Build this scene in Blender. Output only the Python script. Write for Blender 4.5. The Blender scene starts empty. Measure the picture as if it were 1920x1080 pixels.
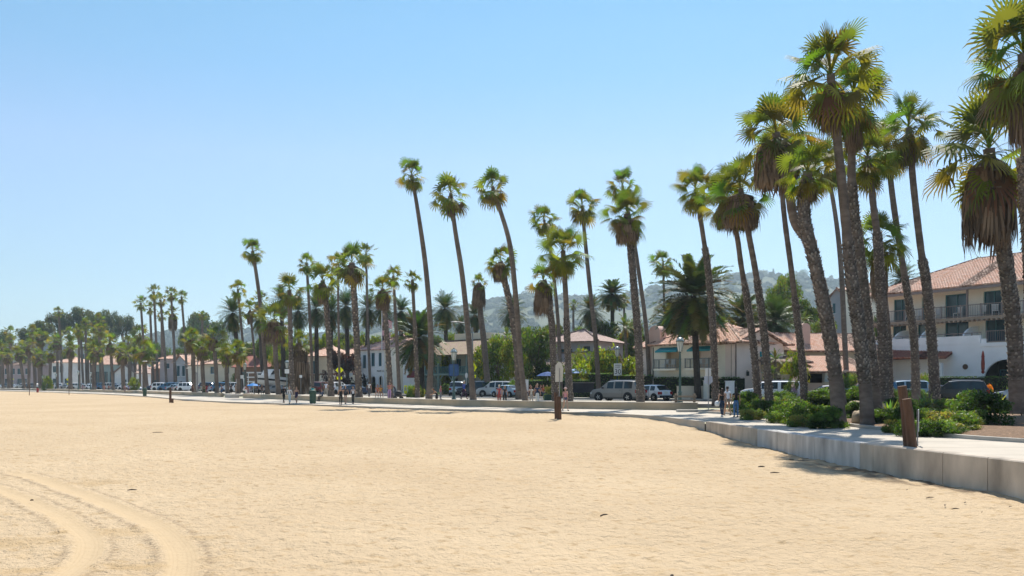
import bpy, math, random
import numpy as np
from mathutils import Vector, Matrix, noise, Euler
PI = math.pi; R = math.radians
F = 1600.0; CX = 960.0; HY = 720.0; HC = 1.9
scene = bpy.context.scene
COL = scene.collection
rnd = random.Random(7)

def WX(px, d): return (px - CX) * d / F
def W(px, py, d): return Vector((WX(px, d), d, HC + (HY - py) * d / F))
def lerp(a, b, t): return a + (b - a) * t
def interp(x, pts):
    if x <= pts[0][0]: return pts[0][1]
    for (a, va), (b, vb) in zip(pts, pts[1:]):
        if x <= b: return va + (vb - va) * (x - a) / (b - a)
    return pts[-1][1]
def sstep(a, b, x):
    t = min(1, max(0, (x - a) / (b - a))); return t * t * (3 - 2 * t)

# ---------- materials ----------
MATS = {}
def lin(c):
    return tuple(c[:3]) + (1.0,)
def mat(name, col=(.5, .5, .5), rough=.8, var=.2, scale=3.0, bump=0.0, bscale=None, spec=.3, src=None, trans=0.0,
        detail=4.0, metal=0.0, col2=None, thresh=None, stretch=None, trcol=None, bdist=.02):
    if name in MATS: return MATS[name]
    m = bpy.data.materials.new(name); m.use_nodes = True
    nt = m.node_tree; N = nt.nodes; L = nt.links; N.clear()
    out = N.new('ShaderNodeOutputMaterial'); b = N.new('ShaderNodeBsdfPrincipled')
    b.inputs['Roughness'].default_value = rough; b.inputs['Metallic'].default_value = metal
    b.inputs['Specular IOR Level'].default_value = spec
    tc = N.new('ShaderNodeTexCoord'); mp = N.new('ShaderNodeMapping')
    if stretch: mp.inputs['Scale'].default_value = stretch
    L.new(tc.outputs['Object'], mp.inputs['Vector'])
    nz = N.new('ShaderNodeTexNoise'); nz.inputs['Scale'].default_value = scale; nz.inputs['Detail'].default_value = detail
    L.new(mp.outputs['Vector'], nz.inputs['Vector'])
    if src == 'attr':
        a = N.new('ShaderNodeAttribute'); a.attribute_name = 'Col'; base = a.outputs['Color']
    elif src == 'obj':
        a = N.new('ShaderNodeObjectInfo'); base = a.outputs['Color']
    else:
        a = N.new('ShaderNodeRGB'); a.outputs[0].default_value = lin(col); base = a.outputs[0]
    if col2 is not None:
        r = N.new('ShaderNodeMapRange'); t = thresh or (.4, .6)
        r.inputs['From Min'].default_value = t[0]; r.inputs['From Max'].default_value = t[1]
        L.new(nz.outputs['Fac'], r.inputs['Value'])
        mx = N.new('ShaderNodeMix'); mx.data_type = 'RGBA'
        L.new(r.outputs['Result'], mx.inputs['Factor']); L.new(base, mx.inputs['A']); mx.inputs['B'].default_value = lin(col2)
        base = mx.outputs['Result']
    if var:
        r = N.new('ShaderNodeMapRange'); r.inputs['From Min'].default_value = .25; r.inputs['From Max'].default_value = .75
        r.inputs['To Min'].default_value = 1 - var; r.inputs['To Max'].default_value = 1 + var
        L.new(nz.outputs['Fac'], r.inputs['Value'])
        mx = N.new('ShaderNodeVectorMath'); mx.operation = 'SCALE'
        L.new(base, mx.inputs[0]); L.new(r.outputs['Result'], mx.inputs['Scale']); base = mx.outputs[0]
    L.new(base, b.inputs['Base Color'])
    if bump:
        n2 = N.new('ShaderNodeTexNoise'); n2.inputs['Scale'].default_value = bscale or scale * 4; n2.inputs['Detail'].default_value = 5
        L.new(mp.outputs['Vector'], n2.inputs['Vector'])
        bp = N.new('ShaderNodeBump'); bp.inputs['Strength'].default_value = bump; bp.inputs['Distance'].default_value = bdist
        L.new(n2.outputs['Fac'], bp.inputs['Height']); L.new(bp.outputs['Normal'], b.inputs['Normal'])
    sh = b.outputs[0]
    if trans:
        tr = N.new('ShaderNodeBsdfTranslucent')
        if trcol:
            mt = N.new('ShaderNodeVectorMath'); mt.operation = 'MULTIPLY'; mt.inputs[1].default_value = trcol
            L.new(base, mt.inputs[0]); L.new(mt.outputs[0], tr.inputs['Color'])
        else: L.new(base, tr.inputs['Color'])
        ms = N.new('ShaderNodeMixShader'); ms.inputs[0].default_value = trans
        L.new(sh, ms.inputs[1]); L.new(tr.outputs[0], ms.inputs[2]); sh = ms.outputs[0]
    L.new(sh, out.inputs['Surface'])
    MATS[name] = m; return m

# ---------- mesh builder ----------
class MB:
    def __init__(s): s.v = []; s.f = []; s.c = []; s.m = []; s.uv = []; s.col = (.5, .5, .5); s.mi = 0; s.xf = None
    def add(s, vs, fs, uvs=None):
        n = len(s.v)
        if s.xf is not None: vs = [s.xf @ Vector(p) for p in vs]
        s.v.extend([tuple(p) for p in vs]); s.c.extend([s.col] * len(vs))
        for i, f in enumerate(fs):
            s.f.append(tuple(n + k for k in f)); s.m.append(s.mi)
            s.uv.append(uvs[i] if uvs else None)
        return n
    def box(s, c, size, rz=0, rx=0, ry=0):
        x, y, z = size[0] / 2, size[1] / 2, size[2] / 2
        vs = [Vector((a * x, b * y, e * z)) for e in (-1, 1) for a, b in ((-1, -1), (1, -1), (1, 1), (-1, 1))]
        if rz or rx or ry:
            M_ = Euler((rx, ry, rz)).to_matrix(); vs = [M_ @ v for v in vs]
        c = Vector(c)
        s.add([v + c for v in vs], [(3, 2, 1, 0), (4, 5, 6, 7), (0, 1, 5, 4), (1, 2, 6, 5), (2, 3, 7, 6), (3, 0, 4, 7)])
    def bx(s, x0, x1, y0, y1, z0, z1): s.box(((x0 + x1) / 2, (y0 + y1) / 2, (z0 + z1) / 2), (x1 - x0, y1 - y0, z1 - z0))
    def tube(s, pts, rads, n=8, cap=True, jit=0):
        pts = [Vector(p) for p in pts]; k = len(pts)
        if not hasattr(rads, '__len__'): rads = [rads] * k
        vs = []; up = Vector((0, 0, 1))
        t0 = (pts[1] - pts[0]).normalized()
        a = Vector((1, 0, 0)) if abs(t0.z) > .8 else up.cross(t0).normalized()
        for i, p in enumerate(pts):
            t = (pts[min(i + 1, k - 1)] - pts[max(i - 1, 0)]).normalized()
            a = (a - t * a.dot(t)).normalized(); b = t.cross(a)
            for j in range(n):
                q = 2 * PI * j / n; rr = rads[i] * (1 + (rnd.uniform(-jit, jit) if jit else 0))
                vs.append(p + (a * math.cos(q) + b * math.sin(q)) * rr)
        fs = [(i * n + j, i * n + (j + 1) % n, (i + 1) * n + (j + 1) % n, (i + 1) * n + j) for i in range(k - 1) for j in range(n)]
        if cap: fs += [tuple(range(n - 1, -1, -1)), tuple((k - 1) * n + j for j in range(n))]
        s.add(vs, fs)
    def lathe(s, prof, c=(0, 0, 0), n=12, cap=True):
        c = Vector(c); vs = [c + Vector((r * math.cos(2 * PI * j / n), r * math.sin(2 * PI * j / n), z)) for r, z in prof for j in range(n)]
        k = len(prof)
        fs = [(i * n + j, i * n + (j + 1) % n, (i + 1) * n + (j + 1) % n, (i + 1) * n + j) for i in range(k - 1) for j in range(n)]
        if cap: fs += [tuple(range(n - 1, -1, -1)), tuple((k - 1) * n + j for j in range(n))]
        s.add(vs, fs)
    def prism(s, poly, vec):
        n = len(poly); poly = [Vector(p) for p in poly]; vec = Vector(vec)
        s.add(poly + [p + vec for p in poly], [tuple(range(n - 1, -1, -1)), tuple(range(n, 2 * n))] + [(i, (i + 1) % n, n + (i + 1) % n, n + i) for i in range(n)])
    def ball(s, c, r, nu=10, nv=6, jit=0, rot=None):
        if not hasattr(r, '__len__'): r = (r, r, r)
        c = Vector(c); vs = []
        for i in range(nv + 1):
            th = PI * i / nv
            for j in range(nu):
                ph = 2 * PI * j / nu; k = 1 + (rnd.uniform(-jit, jit) if jit else 0)
                v = Vector((r[0] * math.sin(th) * math.cos(ph) * k, r[1] * math.sin(th) * math.sin(ph) * k, r[2] * math.cos(th) * k))
                if rot: v = rot @ v
                vs.append(c + v)
        fs = [(i * nu + j, (i + 1) * nu + j, (i + 1) * nu + (j + 1) % nu, i * nu + (j + 1) % nu) for i in range(nv) for j in range(nu)]
        s.add(vs, fs)
    def mesh(s, name='mesh', smooth=False):
        me = bpy.data.meshes.new(name); me.from_pydata(s.v, [], s.f); me.validate(verbose=False)
        if len(me.vertices) == len(s.c):
            at = me.color_attributes.new('Col', 'FLOAT_COLOR', 'POINT')
            at.data.foreach_set('color', np.hstack([np.array(s.c, dtype=np.float32), np.ones((len(s.c), 1), dtype=np.float32)]).ravel())
        if len(me.polygons) == len(s.m): me.polygons.foreach_set('material_index', s.m)
        if any(u is not None for u in s.uv) and len(me.polygons) == len(s.uv):
            ul = me.uv_layers.new(name='UVMap'); flat = []
            for f, u in zip(s.f, s.uv): flat += [c for p in (u or [(0, 0)] * len(f)) for c in p]
            ul.data.foreach_set('uv', flat)
        if smooth: me.shade_smooth()
        me.update(); return me
    def build(s, name, mats, parent=None, smooth=False, bevel=0, loc=None):
        if not s.v: return None
        me = s.mesh(name, smooth)
        for m in (mats if isinstance(mats, (list, tuple)) else [mats]): me.materials.append(m)
        o = link(name, me, parent)
        if bevel:
            b = o.modifiers.new('bevel', 'BEVEL'); b.width = bevel; b.segments = 2; b.limit_method = 'ANGLE'
        if loc is not None: o.location = loc
        return o
def link(name, me, parent=None):
    o = bpy.data.objects.new(name, me); COL.objects.link(o)
    if parent: o.parent = parent
    return o
def tag(o, label=None, cat=None, group=None, kind=None):
    if label: o['label'] = label
    if cat: o['category'] = cat
    if group: o['group'] = group
    if kind: o['kind'] = kind
    return o
def thing(name, label, cat, loc=(0, 0, 0), rz=0, group=None):
    o = bpy.data.objects.new(name, None); COL.objects.link(o); o.location = loc; o.rotation_euler = (0, 0, rz)
    o.empty_display_size = .3
    return tag(o, label, cat, group)
def copy_tree(o, parent=None):
    c = o.copy(); COL.objects.link(c)
    if parent: c.parent = parent
    for ch in list(KIDS.get(o.name, o.children)): copy_tree(ch, c)
    return c
KIDS = {}
def struct(name, mb, m, smooth=False):
    o = mb.build(name, m, None, smooth); return tag(o, kind='structure')

# ---------- plan curves ----------
WALL = [(110, 30), (88, 41), (60, 52), (42, 58), (26, 61), (14, 61.3), (7, 63.8), (0, 68.5), (-9, 77.5), (-18, 89), (-30, 107), (-41, 123), (-55, 143), (-73, 168), (-103, 208), (-165, 278), (-260, 382), (-400, 530), (-600, 740)]
def smooth_curve(pts, it=2):
    for _ in range(it):
        q = [pts[0]]
        for a, b in zip(pts, pts[1:]):
            q += [(.75 * a[0] + .25 * b[0], .75 * a[1] + .25 * b[1]), (.25 * a[0] + .75 * b[0], .25 * a[1] + .75 * b[1])]
        pts = q + [pts[-1]]
    return pts
WC = smooth_curve(WALL)
def normals(c):
    out = []
    for i in range(len(c)):
        a = c[max(i - 1, 0)]; b = c[min(i + 1, len(c) - 1)]
        t = Vector((b[0] - a[0], b[1] - a[1])).normalized(); out.append(Vector((t.y, -t.x)))
    return out
WN = normals(WC)
if WN[0].y < 0: WN = [-n for n in WN]
def off(o): return [(p[0] + n.x * o, p[1] + n.y * o) for p, n in zip(WC, WN)]
_oc = {}
def hit(px, o):
    """where the sight line of px meets the curve o metres inland of the seat wall: (x, y, heading of the curve)"""
    k = (px - CX) / F
    if o not in _oc: _oc[o] = off(o)
    c = _oc[o]
    for a, b in zip(c, c[1:]):
        fa = a[0] - k * a[1]; fb = b[0] - k * b[1]
        if fa >= 0 > fb or fa <= 0 < fb:
            t = fa / (fa - fb)
            return a[0] + (b[0] - a[0]) * t, a[1] + (b[1] - a[1]) * t, math.atan2(b[1] - a[1], b[0] - a[0])
    return k * 150, 150, 0
def snap(px, d, both=True):
    """keep what stands beside the road off the carriageway"""
    if px > 1010: return d
    lo, hi = hit(px, 8)[1], hit(px, 21.5)[1]
    if not lo < d < hi: return d
    return lo if both and d - lo < hi - d else hi
def ribbon(mb, o0, o1, z0, z1=None, c=None, n=None, depth=0.0):
    c = c or WC; n = n or WN; z1 = z0 if z1 is None else z1
    A = [(p[0] + q.x * o0, p[1] + q.y * o0, z0) for p, q in zip(c, n)]; B = [(p[0] + q.x * o1, p[1] + q.y * o1, z1) for p, q in zip(c, n)]
    k = len(c)
    if depth:
        A2 = [(x, y, z - depth) for x, y, z in A]; B2 = [(x, y, z - depth) for x, y, z in B]
        fs = []
        for i in range(k - 1):
            fs += [(i, i + 1, k + i + 1, k + i), (i, 2 * k + i, 2 * k + i + 1, i + 1), (k + i + 1, 3 * k + i + 1, 3 * k + i, k + i)]
        fs += [(0, k, 3 * k, 2 * k), (k - 1, 3 * k - 1, 4 * k - 1, 2 * k - 1)]
        mb.add(A + B + A2 + B2, fs)
    else: mb.add(A + B, [(i, i + 1, k + i + 1, k + i) for i in range(k - 1)])
GZ = .45
# ---------- people ----------
skinm = mat('skin', rough=.6, var=.05, scale=6, src='obj', spec=.3); clothm = mat('cloth', rough=.9, var=.10, scale=9, src='obj', spec=.15); hairm = mat('hair', rough=.55, var=.25, scale=30, src='obj', spec=.4)
def skin_mesh(V, E, Rr, lvl=1):
    me = bpy.data.meshes.new('sk'); me.from_pydata(V, E, []); o = bpy.data.objects.new('sk', me); COL.objects.link(o)
    md = o.modifiers.new('s', 'SKIN'); md.use_smooth_shade = True; md.branch_smoothing = .6
    for i, r in enumerate(Rr): me.skin_vertices[0].data[i].radius = (r, r) if not hasattr(r, '__len__') else r
    me.skin_vertices[0].data[0].use_root = True
    s = o.modifiers.new('b', 'SUBSURF'); s.levels = lvl; s.render_levels = lvl
    dg = bpy.context.evaluated_depsgraph_get(); out = bpy.data.meshes.new_from_object(o.evaluated_get(dg)); bpy.data.objects.remove(o); return out
def pose(kind):
    """joints in metres, figure faces -y, z up; returns dict"""
    J = dict(pel=(0, 0, .93), wai=(0, 0, 1.08), che=(0, 0, 1.28), nek=(0, 0, 1.47), hed=(0, -.01, 1.56),
             shL=(.17, 0, 1.41), shR=(-.17, 0, 1.41), elL=(.23, .02, 1.13), elR=(-.23, .02, 1.13), waL=(.25, -.06, .90), waR=(-.25, -.06, .90), haL=(.25, -.10, .80), haR=(-.25, -.10, .80),
             hiL=(.09, 0, .90), hiR=(-.09, 0, .90), knL=(.10, -.02, .50), knR=(-.10, -.02, .50), anL=(.10, .02, .08), anR=(-.10, .02, .08), toL=(.11, -.14, .035), toR=(-.11, -.14, .035))
    if kind == 'walk': J.update(knL=(.09, -.14, .52), anL=(.09, -.26, .10), toL=(.09, -.42, .06), knR=(-.09, .06, .50), anR=(-.09, .30, .14), toR=(-.09, .22, .03), elL=(.22, .10, 1.15), waL=(.24, .14, .92), haL=(.24, .14, .82), elR=(-.22, -.05, 1.14), waR=(-.22, -.22, .96), haR=(-.21, -.28, .88))
    if kind == 'stride': J.update(knL=(.09, .04, .50), anL=(.09, .26, .13), toL=(.09, .18, .03), knR=(-.09, -.13, .52), anR=(-.09, -.22, .09), toR=(-.09, -.38, .05), elL=(.21, -.05, 1.15), waL=(.20, -.20, .98), haL=(.18, -.26, .92), elR=(-.23, .10, 1.15), waR=(-.25, .14, .93), haR=(-.25, .14, .83))
    if kind in ('sit', 'sitbend'):
        J.update(pel=(0, .05, .50), wai=(0, .04, .65), che=(0, .0, .85), nek=(0, -.02, 1.04), hed=(0, -.05, 1.13), shL=(.17, -.01, .98), shR=(-.17, -.01, .98), elL=(.22, -.05, .72), elR=(-.22, -.05, .72), waL=(.16, -.26, .62), waR=(-.16, -.26, .62), haL=(.13, -.34, .60), haR=(-.13, -.34, .60),
                 hiL=(.09, .02, .49), hiR=(-.09, .02, .49), knL=(.13, -.40, .50), knR=(-.13, -.40, .50), anL=(.13, -.42, .08), anR=(-.13, -.42, .08), toL=(.14, -.57, .03), toR=(-.14, -.57, .03))
    if kind == 'sitbend': J.update(che=(0, -.12, .82), nek=(0, -.24, .98), hed=(0, -.29, 1.05), shL=(.17, -.20, .93), shR=(-.17, -.20, .93))
    if kind == 'bend': J.update(che=(0, -.16, 1.22), nek=(0, -.28, 1.36), hed=(0, -.34, 1.43), shL=(.17, -.22, 1.32), shR=(-.17, -.22, 1.32), elL=(.2, -.34, 1.08), elR=(-.2, -.34, 1.08), waL=(.14, -.52, 1.0), waR=(-.14, -.52, 1.0), haL=(.11, -.6, .98), haR=(-.11, -.6, .98))
    if kind == 'fold': J.update(elL=(.24, -.02, 1.15), elR=(-.24, -.02, 1.15), waL=(.14, -.22, 1.12), waR=(-.14, -.22, 1.12), haL=(.05, -.26, 1.16), haR=(-.05, -.26, 1.16))
    return {k: Vector(v) for k, v in J.items()}
def _graph(J, items):
    V = []; E = []; Rr = []; idx = {}
    def v(k, r):
        if k not in idx: idx[k] = len(V); V.append(tuple(J[k])); Rr.append(r)
        return idx[k]
    for chain in items:
        p = None
        for k, r in chain:
            i = v(k, r)
            if p is not None: E.append((p, i))
            p = i
    return V, E, Rr
PC = {}
def pose_meshes(kind):
    if kind in PC: return PC[kind]
    J = pose(kind); J['thL'] = J['hiL'].lerp(J['knL'], .35); J['thR'] = J['hiR'].lerp(J['knR'], .35); J['caL'] = J['knL'].lerp(J['anL'], .3); J['caR'] = J['knR'].lerp(J['anR'], .3)
    J['sh2L'] = J['shL'].lerp(J['elL'], .4); J['sh2R'] = J['shR'].lerp(J['elR'], .4)
    leg = lambda s: [('pel', (.135, .10)), ('hi' + s, .088), ('th' + s, .078), ('kn' + s, .054), ('ca' + s, .056), ('an' + s, .036), ('to' + s, .03)]
    arm = lambda s: [('che', (.145, .10)), ('sh' + s, .058), ('sh2' + s, .048), ('el' + s, .036), ('wa' + s, .024), ('ha' + s, .030)]
    V, E, Rr = _graph(J, [[('pel', (.135, .10)), ('wai', (.12, .085)), ('che', (.145, .10)), ('nek', .052), ('hed', .05)], leg('L'), leg('R'), arm('L'), arm('R')])
    body = skin_mesh(V, E, Rr)
    # head with face and hands joined into the body mesh
    m = MB(); h = J['hed'] + Vector((0, -.015, .085)); m.ball(h, (.076, .095, .115), 12, 8); m.ball(h + Vector((0, -.095, -.02)), (.014, .02, .022), 6, 4)
    for sx in (-1, 1): m.ball(h + Vector((sx * .077, .005, -.01)), (.012, .022, .03), 6, 4)
    m.ball(h + Vector((0, -.045, -.075)), (.045, .045, .03), 8, 5); m.ball(h + Vector((0, -.088, -.058)), (.024, .010, .007), 6, 4)
    for s, sx in (('L', 1), ('R', -1)):
        a = J['ha' + s]; dr = (J['ha' + s] - J['wa' + s]).normalized(); side = Vector((0, 1, 0)); side = (side - dr * side.dot(dr)); side = side.normalized() if side.length > .1 else Vector((1, 0, 0))
        for k, ln in enumerate((.070, .080, .075, .060)):
            b = a + dr * .02 + side * (.024 - .016 * k); m.tube([b, b + dr * ln * .5, b + dr * ln * .95 + Vector((-sx * .015, 0, 0))], [.009, .008, .006], 5)
        m.tube([a - dr * .02 - side * .025, a + dr * .02 - side * .05, a + dr * .045 - side * .055], [.012, .010, .008], 5)
    hm_ = m.mesh('h', True); bm = __import__('bmesh').new(); bm.from_mesh(body); bm.from_mesh(hm_)
    out = bpy.data.meshes.new('person_body'); bm.to_mesh(out); bm.free(); out.shade_smooth(); out.materials.append(skinm)
    S = dict(body=out, J=J, head=h)
    def gar(items, m_=clothm):
        V, E, Rr = _graph(J, items); me = skin_mesh(V, E, Rr); me.shade_smooth(); me.materials.append(m_); return me
    to = [('pel', (.150, .115)), ('wai', (.135, .10)), ('che', (.160, .115)), ('nek', .062)]
    S['shirt'] = gar([to] + [[('che', (.160, .115)), ('sh' + s, .072), ('sh2' + s, .064), ] for s in 'LR'])
    S['tank'] = gar([to] + [[('che', (.160, .115)), ('sh' + s, .055)] for s in 'LR'])
    S['jacket'] = gar([to] + [[('che', (.160, .115)), ('sh' + s, .072), ('sh2' + s, .062), ('el' + s, .050), ('wa' + s, .038)] for s in 'LR'])
    S['trousers'] = gar([[('wai', (.130, .10)), ('pel', (.148, .115))]] + [[('pel', (.148, .115)), ('hi' + s, .100), ('th' + s, .090), ('kn' + s, .066), ('ca' + s, .066), ('an' + s, .050)] for s in 'LR'])
    S['shorts'] = gar([[('wai', (.130, .10)), ('pel', (.150, .118))]] + [[('pel', (.148, .115)), ('hi' + s, .104), ('th' + s, .100)] for s in 'LR'])
    J['hem'] = (J['knL'] + J['knR']) / 2 + Vector((0, 0, .05)); J['thm'] = (J['thL'] + J['thR']) / 2
    S['skirt'] = gar([[('che', (.150, .11)), ('wai', (.132, .10)), ('pel', (.165, .13)), ('thm', (.19, .15)), ('hem', (.20, .17))]])
    mm = MB()
    for s in 'LR':
        t = J['to' + s]; a = J['an' + s]; mm.ball((t + a) / 2 + Vector((0, 0, -.025)), (.050, .135, .048), 10, 6)
    S['shoes'] = mm.mesh('shoes', True); S['shoes'].materials.append(clothm)
    mm = MB(); mm.ball(h + Vector((0, .018, .022)), (.088, .098, .112), 12, 8); S['hair'] = mm.mesh('hair', True); S['hair'].materials.append(hairm)
    mm = MB(); mm.ball(h + Vector((0, .018, .022)), (.090, .100, .114), 12, 8); mm.ball(h + Vector((0, .075, -.15)), (.095, .055, .20), 12, 8); S['long'] = mm.mesh('hair', True); S['long'].materials.append(hairm)
    mm = MB(); mm.lathe([(.001, .13), (.06, .12), (.085, .06), (.09, .03), (.165, .015), (.165, .005), (.09, .01)], h, 16, False); S['hat'] = mm.mesh('hat', True); S['hat'].materials.append(clothm)
    PC[kind] = S; return S
for k_ in ('stand', 'walk', 'stride', 'sit', 'sitbend', 'bend', 'fold'): pose_meshes(k_)
SKL, SKT, SKD = (.50, .30, .21), (.38, .21, .13), (.22, .12, .08)
def person(label, x, y, z, rz, kind='stand', top=('shirt', (.5, .5, .5)), low=('trousers', (.03, .04, .07)), hair=('hair', (.03, .02, .015)), skin=SKT, shoes=(.1, .1, .1), h=1.7, hat=None, group=None):
    S = pose_meshes(kind); r_ = thing('person', label, 'person', (x, y, z), rz, group); k = h / 1.74; r_.scale = (k, k, k)
    def put(n, me, c): o = link(n, me, r_); o.color = tuple(c) + (1,); return o
    put('body', S['body'], skin)
    if top: put({'skirt': 'dress', 'tank': 'top'}.get(top[0], top[0]), S[top[0]], top[1])
    if low: put(low[0], S[low[0]], low[1])
    if hair: put('hair', S[hair[0]], hair[1])
    if hat: put('hat', S['hat'], hat)
    put('shoes', S['shoes'], shoes); return r_
def P_(label, px, pyfeet, rz, **k):
    """standing on the promenade at the feet height the photo shows"""
    d = HC * F / (pyfeet - HY); return person(label, WX(px, d), d, .0, R(rz), **k)
# ---------- materials for the setting ----------
def sand_material():
    m = bpy.data.materials.new('sand'); m.use_nodes = True; nt = m.node_tree; N = nt.nodes; L = nt.links
    b = N['Principled BSDF']; b.inputs['Roughness'].default_value = .95; b.inputs['Specular IOR Level'].default_value = .1
    tc = N.new('ShaderNodeTexCoord')
    def nz(scale, detail=4, rough=.55, stretch=None):
        n = N.new('ShaderNodeTexNoise'); n.inputs['Scale'].default_value = scale; n.inputs['Detail'].default_value = detail
        n.inputs['Roughness'].default_value = rough
        if stretch:
            mp = N.new('ShaderNodeMapping'); mp.inputs['Scale'].default_value = stretch
            L.new(tc.outputs['Object'], mp.inputs['Vector']); L.new(mp.outputs[0], n.inputs['Vector'])
        else: L.new(tc.outputs['Object'], n.inputs['Vector'])
        return n.outputs['Fac']
    def mr(v, a, b_, c, d):
        r = N.new('ShaderNodeMapRange'); L.new(v, r.inputs['Value'])
        for k, x in zip(('From Min', 'From Max', 'To Min', 'To Max'), (a, b_, c, d)): r.inputs[k].default_value = x
        return r.outputs['Result']
    def mix(f, a, c):
        x = N.new('ShaderNodeMix'); x.data_type = 'RGBA'; L.new(f, x.inputs['Factor'])
        if isinstance(a, tuple): x.inputs['A'].default_value = a + (1,)
        else: L.new(a, x.inputs['A'])
        if isinstance(c, tuple): x.inputs['B'].default_value = c + (1,)
        else: L.new(c, x.inputs['B'])
        return x.outputs['Result']
    at = N.new('ShaderNodeAttribute'); at.attribute_name = 'Col'
    sep = N.new('ShaderNodeSeparateColor'); L.new(at.outputs['Color'], sep.inputs[0])
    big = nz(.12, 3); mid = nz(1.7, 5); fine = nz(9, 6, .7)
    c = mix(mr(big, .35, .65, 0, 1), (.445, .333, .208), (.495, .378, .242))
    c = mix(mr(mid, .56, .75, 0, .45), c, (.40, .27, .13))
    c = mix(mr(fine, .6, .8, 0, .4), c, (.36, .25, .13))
    c = mix(mr(nz(3.6, 3, .55), .575, .68, 0, .6), c, (.34, .235, .12))  # darker spots put the shade of sand dimples into the colour
    rl = mr(sep.outputs['Red'], .05, .5, 0, .85)
    mlt = N.new('ShaderNodeMath'); mlt.operation = 'MULTIPLY'; mlt.inputs[1].default_value = 2 * PI / .062; L.new(sep.outputs['Blue'], mlt.inputs[0])
    sn = N.new('ShaderNodeMath'); sn.operation = 'SINE'; L.new(mlt.outputs[0], sn.inputs[0])
    c = mix(rl, c, mix(mr(sn.outputs[0], 0, 1, 0, .5), (.455, .34, .205), (.40, .29, .17)))
    wrk = N.new('ShaderNodeMath'); wrk.operation = 'MULTIPLY'; L.new(sep.outputs['Blue'], wrk.inputs[0]); L.new(mr(sep.outputs['Red'], 0, .01, 1, 0), wrk.inputs[1])     # wheel tracks: packed, paler
    c = mix(sep.outputs['Green'], c, (.36, .24, .11))    # damp disturbed patches
    c = mix(wrk.outputs[0], c, (.12, .085, .055))     # wrack and litter along the wall
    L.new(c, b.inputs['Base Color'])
    bp = N.new('ShaderNodeBump'); bp.inputs['Strength'].default_value = 1; bp.inputs['Distance'].default_value = .085
    L.new(nz(6.0, 3, .6), bp.inputs['Height']); L.new(mr(sep.outputs['Red'], 0, .5, 1, .3), bp.inputs['Strength'])
    b2 = N.new('ShaderNodeBump'); b2.inputs['Strength'].default_value = .9; b2.inputs['Distance'].default_value = .03
    L.new(nz(21, 4, .6), b2.inputs['Height']); L.new(bp.outputs[0], b2.inputs['Normal']); L.new(mr(sep.outputs['Red'], 0, .5, .9, .15), b2.inputs['Strength']); L.new(b2.outputs[0], b.inputs['Normal'])
    return m
concrete = mat('concrete', (.42, .39, .34), .85, .14, 1.3, .15, 30)
pathmat = mat('path_concrete', (.45, .395, .32), .85, .10, .6, .1, 40)
wallmat = mat('seawall_concrete', (.44, .375, .30), .9, .42, .9, .3, 12, stretch=(1.6, 1.6, .6))
asphalt = mat('asphalt', (.085, .083, .082), .8, .15, .5, .2, 60)
groundm = mat('inland_ground', (.16, .14, .10), .95, .3, .1)
paint = mat('road_paint', (.7, .69, .64), .6, .12, 4)
mulch = mat('mulch', (.20, .125, .075), .95, .5, 9, .9, 30, bdist=.05)

ZS = [(0, -1.02), (13, -.96), (20, -.84), (30, -.76), (38, -.62), (44, -.38), (52, -.19), (62, -.14), (5000, -.14)]
# wheel tracks: centre lines on the sand from two curved runs
def gpt(px, py, z=-.93):
    d = (HC - z) * F / (py - HY); return (WX(px, d), d)
TR = []
for pts, w in (([(-120, 900), (0, 921), (100, 962), (165, 1003), (172, 1035), (130, 1075), (60, 1120)], .33),
               ([(-120, 868), (30, 893), (110, 915), (200, 948), (285, 980), (335, 1020), (345, 1050), (335, 1090), (310, 1130)], .37)):
    c = smooth_curve([gpt(*p) for p in pts], 3); TR.append((c, w))
PATCH = [(gpt(205, 1000), 1.1, .55), (gpt(20, 1020), 1.2, .6), (gpt(240, 1062), 1.6, .35), (gpt(60, 1068), 1.1, .3), (gpt(380, 1010), .5, .3), (gpt(185, 912), .9, .8)]
def seg_d(x, y, c):
    best = 1e9
    for (ax, ay), (bx, by) in zip(c, c[1:]):
        dx, dy = bx - ax, by - ay; t = max(0, min(1, ((x - ax) * dx + (y - ay) * dy) / (dx * dx + dy * dy + 1e-9)))
        e = (x - ax - t * dx) ** 2 + (y - ay - t * dy) ** 2
        if e < best: best = e
    return math.sqrt(best)
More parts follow.
